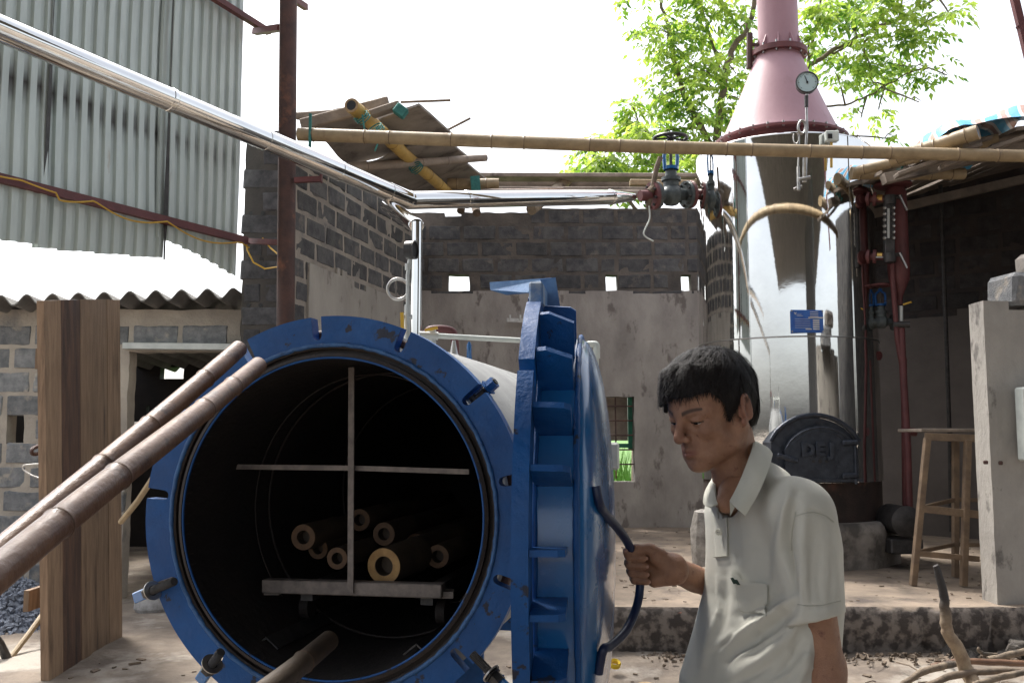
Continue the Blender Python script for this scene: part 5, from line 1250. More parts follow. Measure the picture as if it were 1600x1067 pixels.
# ---------------------------------------------------------------- tree
def tree(name, label, base, h, spread, seed, target, nleaf, lm, leafsize=.075, split=4):
    rs = random.Random(seed); t = thing(name, label, 'tree', base)
    b = MB(); tips = []
    def grow(p, d, L, r, lev):
        n = 5; pts = [p]; rs_ = [r]
        for k in range(n):
            d = (d + Vector((rs.gauss(0, .12), rs.gauss(0, .12), rs.gauss(0, .06) + .02))).normalized()
            p = p + d * L / n; pts.append(p); rs_.append(r * (1 - .5 * (k + 1) / n))
            if lev >= 2: tips.append((p.copy(), d.copy(), lev))
        b.tube(pts, rs_, 8 if lev < 2 else 5, caps=False)
        if lev >= 4: return
        for k in range(split if lev else 3):
            i = rs.choice([2, 3, 4, 5]); dd = (d + Vector((rs.gauss(0, .75), rs.gauss(0, .55), rs.gauss(.12, .4)))).normalized()
            grow(pts[i], dd, L * rs.uniform(.55, .8), rs_[i] * .72, lev + 1)
    base = Vector(base)
    for tg in target:
        tg = Vector(tg); d = (tg - base); grow(base + Vector((rs.uniform(-.1, .1), 0, 0)), d.normalized(), d.length * .62, .09, 0)
    b.build('trunk', m_bark, t, smooth=60)
    vs, fs = [], []
    for k in range(nleaf // 9):
        p, d, lev = tips[rs.randrange(len(tips))]; stem = (d * .3 + Vector((rs.gauss(0, .7), rs.gauss(0, .7), rs.gauss(-.15, .45)))).normalized()
        side = stem.cross(VZ).normalized() if abs(stem.z) < .98 else Vector((1, 0, 0)); p0 = p + Vector((rs.gauss(0, .05), rs.gauss(0, .05), rs.gauss(0, .05)))
        for j in range(9):
            u = (j // 2 + 1) * .055; sd_ = (-1) ** j if j < 8 else 0
            q = p0 + stem * u + Vector((0, 0, -.25 * u * u * 4)); ld = (stem * .5 + side * sd_ * .9 + Vector((0, 0, rs.gauss(-.25, .25)))).normalized() if sd_ else stem
            s_ = leafsize * rs.uniform(.7, 1.2); w = ld.cross(VZ + Vector((rs.gauss(0, .5), rs.gauss(0, .5), 0))).normalized() * s_ * .2
            i = len(vs); vs += [q, q + ld * s_ * .45 + w, q + ld * s_ + Vector((0, 0, -.01)), q + ld * s_ * .45 - w]; fs.append((i, i + 1, i + 2, i + 3))
    c = MB(); c.add(vs, fs); c.build('crown', lm, t, smooth=0)
    return t
m_leaf = bpy.data.materials.new('leaf'); m_leaf.use_nodes = True
N, L, bs = nodes(m_leaf); L.remove(N['Material Output'].inputs[0].links[0])
g = N.new('ShaderNodeNewGeometry'); no = N.new('ShaderNodeTexNoise'); no.inputs['Scale'].default_value = 1.3; L.new(g.outputs['Position'], no.inputs['Vector'])
ad = N.new('ShaderNodeMath'); ad.operation = 'ADD'; L.new(no.outputs[0], ad.inputs[0]); ml = N.new('ShaderNodeMath'); ml.operation = 'MULTIPLY'; ml.inputs[1].default_value = .5; L.new(g.outputs['Random Per Island'], ml.inputs[0]); L.new(ml.outputs[0], ad.inputs[1])
cr = N.new('ShaderNodeValToRGB'); e = cr.color_ramp; e.elements[0].position = .45; e.elements[0].color = (.075, .17, .03, 1); e.elements[1].position = .9; e.elements[1].color = (.42, .48, .17, 1); L.new(ad.outputs[0], cr.inputs[0])
L.new(cr.outputs[0], bs.inputs['Base Color']); bs.inputs['Roughness'].default_value = .5
tr = N.new('ShaderNodeBsdfTranslucent'); hs2 = N.new('ShaderNodeMix'); hs2.data_type = 'RGBA'; hs2.blend_type = 'MULTIPLY'; hs2.inputs[0].default_value = 1; hs2.inputs[7].default_value = (1.3, 1.5, .6, 1); L.new(cr.outputs[0], hs2.inputs[6]); L.new(hs2.outputs[2], tr.inputs[0])
mx = N.new('ShaderNodeMixShader'); mx.inputs[0].default_value = .5; L.new(bs.outputs[0], mx.inputs[1]); L.new(tr.outputs[0], mx.inputs[2]); L.new(mx.outputs[0], N['Material Output'].inputs[0])
def clump_tree(name, label, Y, trunk, limbs, clumps, dens, seed):
    rs = random.Random(seed); base = P(trunk[0][0], trunk[0][1], Y); base.z = 0; t = thing(name, label, 'tree', base); b = MB(); skel = []
    def path(pts, r0, r1):
        ps = catmull([P(x, y, Y + dy) for x, y, dy in pts], 8); n = len(ps); ps = [q + Vector((rs.gauss(0, .015), rs.gauss(0, .02), rs.gauss(0, .01))) for q in ps]
        rr = [r0 + (r1 - r0) * i / (n - 1) for i in range(n)]; b.tube(ps, rr, 7, caps=False); skel.extend(zip(ps, rr))
    tp = [(x, y, 0) for x, y in trunk]; ps = [base] + [P(x, y, Y) for x, y in trunk[1:]]; ps = catmull(ps, 8); b.tube(ps, [.13 - .06 * i / len(ps) for i in range(len(ps))], 9, caps=False); skel.extend((q, .07) for q in ps[len(ps) // 2:])
    for l_, r0, r1 in limbs: path(l_, r0, r1)
    vs, fs = [], []
    for cx_, cy_, cr in clumps:
        c = P(cx_, cy_, Y + rs.uniform(-.9, .9)); r = cr / 1500 * Y
        near = sorted(skel, key=lambda q: (q[0] - c).length)[:6]; s0 = near[rs.randrange(3)]
        ends = [c + Vector((rs.gauss(0, .45), rs.gauss(0, .45), rs.gauss(0, .4))) * r for _ in range(max(2, int(cr / 9)))]
        hub = s0[0] * .45 + c * .55 + Vector((0, 0, .1 * r)); b.tube([s0[0], hub, c], [min(s0[1], .022), .014, .008], 5, caps=False)
        for e in ends: b.tube([hub * .4 + c * .6, (hub * .3 + c * .3 + e * .4) + Vector((0, 0, .05)), e], [.009, .007, .003], 4, caps=False)
        for k in range(int(dens * cr * cr)):
            if rs.random() < .55: e = rs.choice(ends); p = e + Vector((rs.gauss(0, .22), rs.gauss(0, .3), rs.gauss(0, .2))) * r
            else: p = c + Vector((rs.gauss(0, .5), rs.gauss(0, .5), rs.gauss(0, .45))) * r
            az = rs.uniform(0, 6.28); stem = Vector((math.cos(az), math.sin(az) * .8, rs.gauss(-.25, .35))).normalized(); side = stem.cross(VZ).normalized(); nl = rs.choice((5, 7, 9))
            for j in range(nl):
                u = (j // 2 + 1) * .06; sd_ = (-1) ** j if j < nl - 1 else 0
                q = p + stem * u + Vector((0, 0, -.9 * u * u)); ld = (stem * .55 + side * sd_ * .9 + Vector((0, 0, rs.gauss(-.35, .25)))).normalized() if sd_ else (stem + Vector((0, 0, -.4))).normalized()
                s_ = rs.uniform(.085, .145); w = ld.cross(VZ + Vector((rs.gauss(0, .6), rs.gauss(0, .6), 0))).normalized() * s_ * .25; i = len(vs)
                vs += [q, q + ld * s_ * .4 + w, q + ld * s_ + Vector((0, 0, -.02)), q + ld * s_ * .4 - w]; fs.append((i, i + 1, i + 2, i + 3))
    b.build('trunk', m_bark, t, smooth=60); c = MB(); c.add(vs, fs); c.build('crown', m_leaf, t, smooth=0)
    print('leaves', len(fs)); return t
clump_tree('leafy_tree', 'leafy green tree rising behind the boiler and chimney', 14.5, [(1118, 800), (1116, 330), (1112, 225)],
    [([(1116, 240, 0), (1090, 190, .1), (1062, 130, .2), (1045, 50, .2), (1030, -20, .2)], .06, .02), ([(1118, 230, 0), (1128, 150, -.1), (1140, 90, -.1), (1175, 20, 0), (1180, -60, 0)], .07, .03),
     ([(1130, 130, 0), (1110, 60, .2), (1095, 0, .3)], .03, .015), ([(1090, 200, .1), (1040, 205, 0), (980, 225, -.1), (930, 248, -.1)], .025, .008), ([(1150, 210, .2), (1230, 130, .3), (1300, 80, .3), (1380, 40, .2), (1440, 10, .1), (1500, -30, 0)], .05, .016),
     ([(1260, 110, .2), (1275, 40, .2), (1290, -40, 0)], .03, .015), ([(1240, 165, .3), (1330, 162, .2), (1390, 130, .1), (1440, 100, 0)], .02, .008), ([(1300, 85, .2), (1360, 60, 0), (1430, 60, -.2)], .02, .01), ([(1150, 230, .2), (1240, 220, .3), (1330, 212, .2)], .02, .01)],
    [(1045, 55, 55), (1095, 25, 60), (1060, 115, 50), (1108, 120, 50), (1150, 55, 40), (1022, 160, 38), (1080, 175, 48), (1130, 185, 34), (990, 168, 20), (958, 212, 14), (925, 250, 26), (945, 262, 24), (985, 220, 28), (1040, 215, 42), (1088, 225, 36), (1150, 115, 34),
     (1280, 25, 44), (1330, 40, 50), (1380, 20, 44), (1420, 60, 36), (1455, 30, 32), (1485, 25, 18), (1350, 90, 45), (1400, 105, 40), (1450, 108, 28), (1300, 80, 34), (1310, 122, 20), (1362, 130, 24), (1480, 118, 9), (1345, 185, 18), (1372, 172, 13), (1340, 215, 18), (1395, 218, 15), (1436, 160, 6), (1262, 60, 34), (1100, -60, 80), (1300, -60, 90), (1420, -40, 60), (1165, 160, 26)], .027, 4)
clump_tree('green_shrub', 'lower green bush showing between the long pole and the back wall', 13.4, [(1000, 800), (1000, 420), (1005, 330)],
    [([(1005, 340, 0), (960, 290, 0), (915, 265, 0)], .03, .01), ([(1005, 340, 0), (1040, 280, 0), (1070, 250, 0)], .03, .01)],
    [(912, 256, 24), (945, 250, 24), (955, 268, 24), (1000, 255, 26), (1040, 255, 30), (1078, 255, 28), (985, 285, 26), (930, 225, 20), (985, 190, 26), (1010, 215, 26)], .05, 9)
# grass outside, seen through the window and gaps
def grass():
    b = MB()
    for k in range(9000):
        x = rng.uniform(-7.5, 6) if k % 4 else rng.uniform(-7.5, -4); y = rng.uniform(12.5, 18); h = rng.uniform(.3, .85) + .5 * (y > 14); a = rng.uniform(0, 6.28); w = rng.uniform(.008, .02)
        l = rng.uniform(-.25, .25); c, s_ = math.cos(a) * w, math.sin(a) * w
        b.add([(x - c, y - s_, 0), (x + c, y + s_, 0), (x + c * .7 + l * .4, y + s_ * .7, h * .6), (x - c * .7 + l * .4, y - s_ * .7, h * .6), (x + l, y, h)], [(0, 1, 2, 3), (3, 2, 4)])
    b.build('tall_grass', m_gblade, smooth=0, kind='stuff', label='bright green tall grass growing outside behind the back wall', category='grass')
grass()
# ---------------------------------------------------------------- the man: distance-field modelling helpers
class Fld:
    def __init__(s, lo, hi, h):
        s.lo = np.array(lo, float); s.h = h; n = np.ceil((np.array(hi) - s.lo) / h).astype(int) + 1
        ax = [s.lo[i] + h * np.arange(n[i]) for i in range(3)]
        s.p = np.stack(np.meshgrid(*ax, indexing='ij'), -1).astype(np.float32); s.F = None
    def smin(s, d, k):
        if s.F is None: s.F = d
        elif k <= 0: s.F = np.minimum(s.F, d)
        else:
            t = np.clip(.5 + .5 * (d - s.F) / k, 0, 1); s.F = d * (1 - t) + s.F * t - k * t * (1 - t)
        return s
    def cut(s, d, k=.003):
        t = np.clip(.5 - .5 * (-d - s.F) / k, 0, 1)                # smooth max(F,-d)
        t = np.clip(.5 + .5 * (-d - s.F) / k, 0, 1); s.F = -d * t + s.F * (1 - t) + k * t * (1 - t); return s
    def ell(s, c, r, k=.01, rot=None, cut=False, M=None):
        q = s.p - np.array(c, np.float32)
        if rot is not None: q = q @ np.array(rot, np.float32)
        r = np.array(r, np.float32); m = np.sqrt(((q / r) ** 2).sum(-1)); m2 = np.sqrt(((q / (r * r)) ** 2).sum(-1)) + 1e-9
        d = m * (m - 1) / m2
        return s.cut(d, k) if cut else s.smin(d, k)
    def capd(s, a, b, ra, rb):
        a, b = np.array(a, np.float32), np.array(b, np.float32); ab = b - a
        t = np.clip(((s.p - a) @ ab) / (ab @ ab), 0, 1); q = s.p - a - t[..., None] * ab
        return np.sqrt((q * q).sum(-1)) - (ra + (rb - ra) * t)
    def cap(s, a, b, ra, rb=None, k=.01, cut=False):
        d = s.capd(a, b, ra, ra if rb is None else rb); return s.cut(d, k) if cut else s.smin(d, k)
    def mesh(s):
        F = s.F; ins = F < 0; nx, ny, nz_ = F.shape; cs = (nx - 1, ny - 1, nz_ - 1)
        cnt = np.zeros(cs, np.float32); acc = np.zeros(cs + (3,), np.float32)
        for ax in range(3):
            o = [a for a in range(3) if a != ax]
            sl0 = [slice(None)] * 3; sl1 = [slice(None)] * 3; sl0[ax] = slice(0, -1); sl1[ax] = slice(1, None)
            A, B = F[tuple(sl0)], F[tuple(sl1)]; cr = (A < 0) != (B < 0); t = np.where(cr, A / (A - B + 1e-12), 0)
            for i in (0, 1):
                for j in (0, 1):
                    sl = [None] * 3; sl[ax] = slice(None); sl[o[0]] = slice(i, i + cs[o[0]]); sl[o[1]] = slice(j, j + cs[o[1]])
                    c = cr[tuple(sl)]; tt = t[tuple(sl)]; cnt += c
                    acc[..., ax] += c * tt; acc[..., o[0]] += c * i; acc[..., o[1]] += c * j
        m = cnt > 0; idx = np.full(cs, -1, np.int64); idx[m] = np.arange(m.sum())
        base = np.stack(np.nonzero(m), -1); V = (base + acc[m] / cnt[m][:, None]) * s.h + s.lo
        Q = []
        for ax in range(3):
            o1, o2 = (ax + 1) % 3, (ax + 2) % 3
            sl0 = [slice(1, -1)] * 3; sl1 = [slice(1, -1)] * 3; sl0[ax] = slice(0, -1); sl1[ax] = slice(1, None)
            A, B = ins[tuple(sl0)], ins[tuple(sl1)]
            for flip, cond in ((0, A & ~B), (1, ~A & B)):
                g = np.stack(np.nonzero(cond), -1)
                if not len(g): continue
                off = np.ones(3, int); off[ax] = 0; g = g + off
                def at(d1, d2):
                    q = g.copy(); q[:, o1] -= d1; q[:, o2] -= d2; return idx[q[:, 0], q[:, 1], q[:, 2]]
                qd = np.stack([at(0, 0), at(1, 0), at(1, 1), at(0, 1)], -1)
                Q.append(qd if not flip else qd[:, ::-1])
        return V, np.concatenate(Q)
def np_mesh(name, V, Q, m):
    me = bpy.data.meshes.new(name); me.vertices.add(len(V)); me.vertices.foreach_set('co', np.asarray(V, np.float32).ravel())
    me.loops.add(len(Q) * 4); me.loops.foreach_set('vertex_index', np.asarray(Q, np.int32).ravel())
    me.polygons.add(len(Q)); me.polygons.foreach_set('loop_start', np.arange(len(Q), dtype=np.int32) * 4); me.polygons.foreach_set('loop_total', np.full(len(Q), 4, np.int32))
    me.polygons.foreach_set('use_smooth', np.ones(len(Q), bool)); me.materials.append(m); me.update(calc_edges=True); me.validate(); return me
def relax(V, Q, it=2, f=.5):
    E = np.concatenate([Q[:, [0, 1]], Q[:, [1, 2]], Q[:, [2, 3]], Q[:, [3, 0]]]); n = len(V)
    for _ in range(it):
        s_ = np.zeros_like(V); c = np.zeros(n)
        np.add.at(s_, E[:, 0], V[E[:, 1]]); np.add.at(c, E[:, 0], 1); np.add.at(s_, E[:, 1], V[E[:, 0]]); np.add.at(c, E[:, 1], 1)
        V = V + f * (s_ / np.maximum(c, 1)[:, None] - V)
    return V
def project(V):
    d = np.asarray(V) - np.array([0, 0, H]); fw = d[:, 1] * cp + d[:, 2] * sp_; up = -d[:, 1] * sp_ + d[:, 2] * cp
    return 800 + 1500 * d[:, 0] / fw, 533.5 - 1500 * up / fw

man = thing('person', 'man with short black hair in a pale grey-white polo shirt, gripping the vessel door handle', 'person', (.53, 2.02, 0))
# skin
m_skin = mat('skin', (.36, .195, .12), (.27, .138, .086), 38, .5, bump=.35, bscale=420, sss=.15, spec=.45, rvar=.1, c3=(.17, .07, .048), scale3=55, th3=(.6, .72))
N, L, bs = nodes(m_skin); src = bs.inputs['Base Color'].links[0].from_socket
at_ = N.new('ShaderNodeAttribute'); at_.attribute_name = 'tint'; x = N.new('ShaderNodeMix'); x.data_type = 'RGBA'
L.new(at_.outputs['Fac'], x.inputs[0]); L.new(src, x.inputs[6]); x.inputs[7].default_value = (.22, .085, .065, 1)
a2 = N.new('ShaderNodeAttribute'); a2.attribute_name = 'brow'; x2 = N.new('ShaderNodeMix'); x2.data_type = 'RGBA'
L.new(a2.outputs['Fac'], x2.inputs[0]); L.new(x.outputs[2], x2.inputs[6]); x2.inputs[7].default_value = (.018, .012, .01, 1); L.new(x2.outputs[2], bs.inputs['Base Color'])
m_hair = mat('hair_black', (.010, .008, .008), (.016, .012, .011), 60, .5, spec=.25, bump=.4, bscale=300)
m_shirt = mat('shirt_cotton', (.60, .59, .525), (.56, .555, .495), 14, .85, bump=.35, bscale=900)
m_collar = mat('collar_knit', (.63, .625, .545), (.59, .59, .515), 20, .9, bump=.5, bscale=700)
m_button = mat('button', (.75, .72, .6), None, 5, .3)
m_trouser = mat('trousers', (.05, .05, .06), (.035, .035, .045), 10, .85)

# head frame
ya, pa_ = R(33), R(17)
hf = Vector((-math.cos(ya) * math.cos(pa_), -math.sin(ya) * math.cos(pa_), -math.sin(pa_)))
hl = Vector((math.sin(ya), -math.cos(ya), 0)); hu = hf.cross(hl)
HM = np.array([hf, hl, hu])                                  # rows: local axes in world
ear_l = Vector((-.012, .076, -.012)); ow = P(1160, 652, 1.90)
HO = ow - (hf * ear_l.x + hl * ear_l.y + hu * ear_l.z); HO.y = 1.965
HS = .95; HO.x = P(1111, 640, 1.965).x; HO.z = P(1111, 640, 1.965).z
def hw(p): return HO + (hf * p[0] + hl * p[1] + hu * p[2]) * HS
def head():
    f = Fld((-.125, -.105, -.27), (.14, .105, .14), .0021)
    f.ell((-.012, 0, .036), (.098, .076, .080))
    f.ell((.030, 0, .02), (.062, .064, .070), .02)                     # forehead
    f.ell((.034, 0, -.038), (.050, .054, .062), .022)                  # mid face
    for s_ in (-1, 1):
        f.ell((.058, s_ * .042, -.024), (.024, .020, .020), .016)       # cheekbone
        f.cap((-.006, s_ * .058, -.040), (.014, s_ * .050, -.072), .016, .015, .02)
        f.cap((.014, s_ * .050, -.072), (.064, s_ * .016, -.099), .015, .013, .02)
        f.cap((.034, s_ * .04, -.045), (.06, s_ * .026, -.082), .022, .018, .018)
        f.cap((.084, s_ * .010, .016), (.062, s_ * .050, .013), .0105, .010, .012)   # brow ridge
    f.ell((.070, 0, -.066), (.026, .030, .034), .016)                  # muzzle
    f.ell((.072, 0, -.100), (.019, .021, .015), .012)                  # chin
    f.cap((.02, 0, -.08), (.06, 0, -.095), .024, .016, .02)
    for s_ in (-1, 1): f.ell((.098, s_ * .031, -.006), (.022, .017, .0125), .012, cut=True)
    f.cap((.088, 0, .010), (.106, 0, -.026), .0085, .0105, .012)        # nose
    f.ell((.108, 0, -.034), (.0105, .011, .0095), .008)
    for s_ in (-1, 1):
        f.ell((.098, s_ * .0125, -.037), (.0095, .007, .0075), .005)
        f.ell((.105, s_ * .006, -.0445), (.004, .0028, .003), .002, cut=True)
    # eyelids
    for s_ in (-1, 1):
        c = np.array((.0705, s_ * .0315, -.003)); 
        q = f.p - c.astype(np.float32); r_ = np.sqrt((q * q).sum(-1)); lid = np.abs(r_ - .0142) - .0014
        open_ = (np.abs(q[..., 2] + .0035 + .10 * np.abs(q[..., 1]) ** 1) < .0024 * np.clip(1.25 - (q[..., 1] / .0135) ** 2, 0, 1)) & (q[..., 0] > 0)
        lid = np.where(open_, np.abs(lid) + .0015, lid); f.smin(lid, .0025)
        f.cap((.082, s_ * .018, .004), (.078, s_ * .044, .002), .004, .0035, .006)
    # lips
    for s_ in (-1, 1):
        f.cap((.0945, 0, -.0615), (.078, s_ * .023, -.067), .0048, .0026, .005); f.cap((.0930, 0, -.0735), (.078, s_ * .021, -.069), .0062, .003, .005)
    for s_ in (-1, 1): f.cap((.1005, 0, -.0672), (.078, s_ * .024, -.0682), .0013, .001, .0015, cut=True)
    f.ell((.096, 0, -.084), (.008, .014, .005), .008, cut=True)
    f.cap((.100, 0, -.048), (.098, 0, -.056), .002, .002, .004, cut=True)
    # ears
    for s_ in (-1, 1):
        th = 2 * math.pi * np.arange(20) / 20; prev = None
        for t_ in list(np.linspace(R(-60), R(215), 14)):
            c = (-.014 - .015 * math.cos(t_) * 1 - .004, s_ * (.0785 + .007 + .004 * math.cos(t_) * -1), -.004 + .027 * math.sin(t_) + .002)
            # helix runs over the top and down the back
            if prev is not None: f.cap(prev, c, .0038, .0038, .003)
            prev = c
        f.ell((-.016, s_ * .080, -.006), (.017, .006, .026), .004)
        f.ell((-.013, s_ * .0865, -.004), (.009, .006, .015), .004, cut=True)
        f.ell((-.007, s_ * .080, -.030), (.008, .006, .009), .004)
        f.cap((-.001, s_ * .079, -.013), (-.003, s_ * .082, -.003), .004, .0035, .004)
    # neck
    nb = (Vector(P(1160, 775, 2.01)) - HO) / HS; nbl = (nb.dot(hf), nb.dot(hl), nb.dot(hu))
    f.cap((-.038, 0, -.03), nbl, .048, .053, .03)
    f.cap((.004, .012, -.085), (nbl[0] + .035, nbl[1] + .004, nbl[2] + .02), .026, .03, .03)
    f.cap((-.02, .058, -.045), (nbl[0] + .052, nbl[1] + .012, nbl[2] + .0), .012, .010, .022)     # neck muscle
    V, Q = f.mesh(); V = relax(V, Q, 1, .4)
    tint = np.zeros(len(V)); dl = np.abs(V[:, 2] + .0675) / .009; dy = np.abs(V[:, 1]) / .024; msk = (V[:, 0] > .07)
    tint = np.where(msk, np.clip(1.25 - dl ** 2 - dy ** 2.5, 0, 1), 0) * .8
    tint = np.maximum(tint, .35 * np.exp(-((V[:, 0] - .108) / .02) ** 2 - (V[:, 1] / .02) ** 2 - ((V[:, 2] + .03) / .02) ** 2))
    tint = np.maximum(tint, np.where(np.abs(V[:, 1]) > .078, .45, 0))
    br = np.zeros(len(V))
    for s_ in (-1, 1):
        yy = V[:, 1] * s_; u = (yy - .012) / .040; zc = .0195 + .006 * np.sin(np.clip(u, 0, 1) * 2.2) - .003
        w = .0048 * np.clip(1.1 - u * .5, .3, 1); b1 = np.exp(-((V[:, 2] - zc) / w) ** 4) * (u > 0) * (u < 1) * (V[:, 0] > .04)
        br = np.maximum(br, b1 * .8)
        c = np.array((.0705, s_ * .0315, -.003)); d = V - c; sl = np.abs(d[:, 2] + .0015) < .0016
        br = np.maximum(br, np.where(sl & (np.linalg.norm(d, axis=1) < .0175) & (d[:, 0] > .002), .9, 0))
    # stubble shade on the upper lip
    br = np.maximum(br, .22 * np.exp(-((V[:, 2] + .055) / .006) ** 2 - (V[:, 1] / .02) ** 2) * (V[:, 0] > .07))
    W = V @ HM * HS + np.array(HO); return W, Q, tint, br
# shirt and torso frame
tF = Vector((-.86, -.51, 0)).normalized(); tL = Vector((.51, -.86, 0)).normalized()
TC = [(P(1197, 760, 2.0), .15, .085), (P(1205, 850, 2.0), .157, .097), (P(1206, 930, 2.0), .157, .102), (P(1192, 1010, 2.0), .165, .114), (P(1181, 1067, 2.0), .174, .126), (P(1180, 1150, 2.0), .178, .13), (P(1182, 1230, 2.0), .178, .13)]
SL, HEM, ELB, WRL = P(1250, 798, 1.87), P(1279, 966, 1.845), P(1292, 1036, 1.86), P(1304, 1215, 1.80)
SR, ELR, WRR = P(1144, 800, 2.12), P(1190, 950, 2.27), P(1046, 886, 2.035)
def torso_d(f, grow=0.0):
    z = f.p[..., 2]; zs = np.array([c[0].z for c in TC])[::-1]; g = lambda fn: np.interp(z, zs, np.array([fn(c) for c in TC])[::-1]).astype(np.float32)
    cx_, cy_, a, b_ = g(lambda c: c[0].x), g(lambda c: c[0].y), g(lambda c: c[1]) + grow, g(lambda c: c[2]) + grow
    dx, dy = f.p[..., 0] - cx_, f.p[..., 1] - cy_; u = (dx * tL.x + dy * tL.y) / a; v = (dx * tF.x + dy * tF.y) / b_
    m = (np.abs(u) ** 2.3 + np.abs(v) ** 2.3) ** (1 / 2.3); return (m - 1) * b_
def shirt():
    f = Fld((.26, 1.70, .72), (.74, 2.32, 1.48), .0042)
    d = torso_d(f); top = f.p[..., 2] - TC[0][0].z + .02 + .25 * 0
    k = .05; t = np.clip(.5 + .5 * (top - d) / k, 0, 1); d = top * t + d * (1 - t) + k * t * (1 - t); f.smin(d, 0)
    NB = P(1168, 762, 2.01)
    f.cap(NB, SL - Vector((0.01, 0, -.004)), .050, .053, .05); f.cap(NB, SR, .050, .05, .035)
    f.ell(P(1185, 757, 2.03), (.07, .07, .045), .05)
    f.cap(SL, HEM + Vector((.0, 0, -.03)), .057, .046, .035)
    f.cap(SL + tF * .008, HEM + tF * .012 + Vector((0, 0, -.03)), .055, .044, .012); f.cap(SL - tF * .008, HEM - tF * .012 + Vector((0, 0, -.03)), .055, .044, .012)
    f.cap(SR, SR + (ELR - SR) * .7, .054, .046, .015)
    # hem plane and hollow sleeve
    ax = (HEM - SL).normalized(); ax = Vector((ax.x + .10, ax.y, ax.z)).normalized()
    pd = (f.p - np.array(HEM, np.float32)) @ np.array(ax, np.float32)
    near = np.linalg.norm(f.p - np.array(HEM, np.float32), axis=-1) < .095
    tdd = torso_d(f); isarm = (tdd > .004) & (f.capd(SL, HEM + ax * .06, .075, .075) < 0)
    f.F = np.where(isarm & (pd > -.03), np.maximum(f.F, pd), f.F)
    cutc = f.capd(HEM + ax * .05, HEM - ax * .05, .040, .034); f.F = np.where((pd > -.05) & (tdd > .004), np.maximum(f.F, -cutc), f.F)
    # neck hole
    f.cap(P(1150, 700, 2.0), P(1156, 768, 1.99), .058, .056, .008, cut=True)
    # opening below the collar: narrow V
    f.cap(P(1128, 800, 1.87), P(1135, 760, 1.90), .010, .035, .006, cut=True)
    # bottom hem plane
    f.F = np.maximum(f.F, .80 - f.p[..., 2])
    V, Q = f.mesh(); V = relax(V, Q, 2, .5)
    me = np_mesh('tmp', V, Q, m_shirt); nrm = np.zeros(len(V) * 3, np.float32); me.vertices.foreach_get('normal', nrm); nrm = nrm.reshape(-1, 3); bpy.data.meshes.remove(me)
    px, py = project(V); vw = V - np.array([0, 0, H]); vw /= np.linalg.norm(vw, axis=1)[:, None]; face = np.clip(-(vw * nrm).sum(1) * 2.2, 0, 1)
    D = np.zeros(len(V))
    def seg(pts, amp, w):
        best = np.full(len(V), 1e9); tt = np.zeros(len(V)); n = len(pts) - 1
        for i in range(n):
            a, b_ = np.array(pts[i], float), np.array(pts[i + 1], float); ab = b_ - a
            t = np.clip(((px - a[0]) * ab[0] + (py - a[1]) * ab[1]) / (ab @ ab), 0, 1)
            dd = np.hypot(px - a[0] - t * ab[0], py - a[1] - t * ab[1]); m = dd < best; best = np.where(m, dd, best); tt = np.where(m, (i + t) / n, tt)
        return amp * np.exp(-(best / w) ** 2) * np.clip(np.sin(np.pi * np.clip(tt, .04, .96)) ** .6, 0, 1)
    for pts, amp, w in [
        ([(1236, 742), (1222, 800), (1214, 860), (1212, 925)], .007, 9), ([(1246, 770), (1234, 815), (1230, 860), (1236, 905), (1246, 940)], -.012, 8),
        ([(1226, 760), (1206, 830), (1203, 900)], -.003, 10), ([(1224, 872), (1232, 905), (1243, 930)], .006, 4),
        ([(1258, 790), (1253, 850), (1252, 930), (1254, 965)], .008, 8), ([(1276, 815), (1270, 880), (1268, 945)], -.004, 9),
        ([(1290, 815), (1302, 870), (1308, 930)], .005, 9), ([(1245, 805), (1272, 799), (1300, 812), (1306, 820)], -.0022, 2.5),
        ([(1238, 935), (1212, 958), (1170, 985), (1120, 1010)], .011, 10), ([(1238, 950), (1210, 975), (1172, 1003), (1130, 1032)], -.009, 9),
        ([(1248, 968), (1226, 1000), (1190, 1030), (1150, 1052)], .010, 10), ([(1256, 985), (1240, 1030), (1215, 1066)], -.008, 10), ([(1264, 1000), (1258, 1040), (1240, 1080)], .007, 9),
        ([(1212, 935), (1180, 952), (1150, 962)], -.005, 7), ([(1145, 880), (1150, 930), (1142, 985)], .005, 10), ([(1133, 900), (1132, 960), (1120, 1000)], -.006, 9),
        ([(1120, 960), (1108, 1000), (1095, 1050)], .008, 9), ([(1150, 1000), (1135, 1035), (1125, 1070)], -.005, 9),
        ([(1176, 745), (1215, 735), (1246, 748)], .002, 10), ([(1180, 790), (1170, 850), (1166, 900)], .0025, 16),
        ([(1247, 948), (1275, 949), (1314, 941)], -.003, 2.0), ([(1243, 930), (1200, 962), (1150, 992)], .006, 3.5), ([(1250, 962), (1215, 990), (1180, 1012), (1145, 1030)], .006, 3.5), ([(1240, 900), (1228, 870), (1226, 830)], -.006, 3),
        ([(1205, 930), (1185, 975), (1180, 1020)], -.004, 5), ([(1262, 1020), (1235, 1050), (1200, 1070)], .006, 4), ([(1262, 860), (1260, 910), (1264, 950)], .0035, 3), ([(1298, 850), (1300, 900), (1297, 945)], -.0035, 4), ([(1176, 730), (1190, 765), (1186, 800)], -.0025, 6),
        ([(1283, 960), (1280, 900), (1284, 850)], -.003, 5), ([(1120, 900), (1124, 950), (1112, 1000)], .004, 3), ([(1165, 975), (1140, 1000), (1112, 1020)], -.004, 4), ([(1200, 1040), (1170, 1058), (1140, 1070)], -.005, 5), ([(1235, 770), (1225, 800), (1222, 840)], .004, 4)]:
        D += seg(pts, amp, w)
    D *= face * 1.15
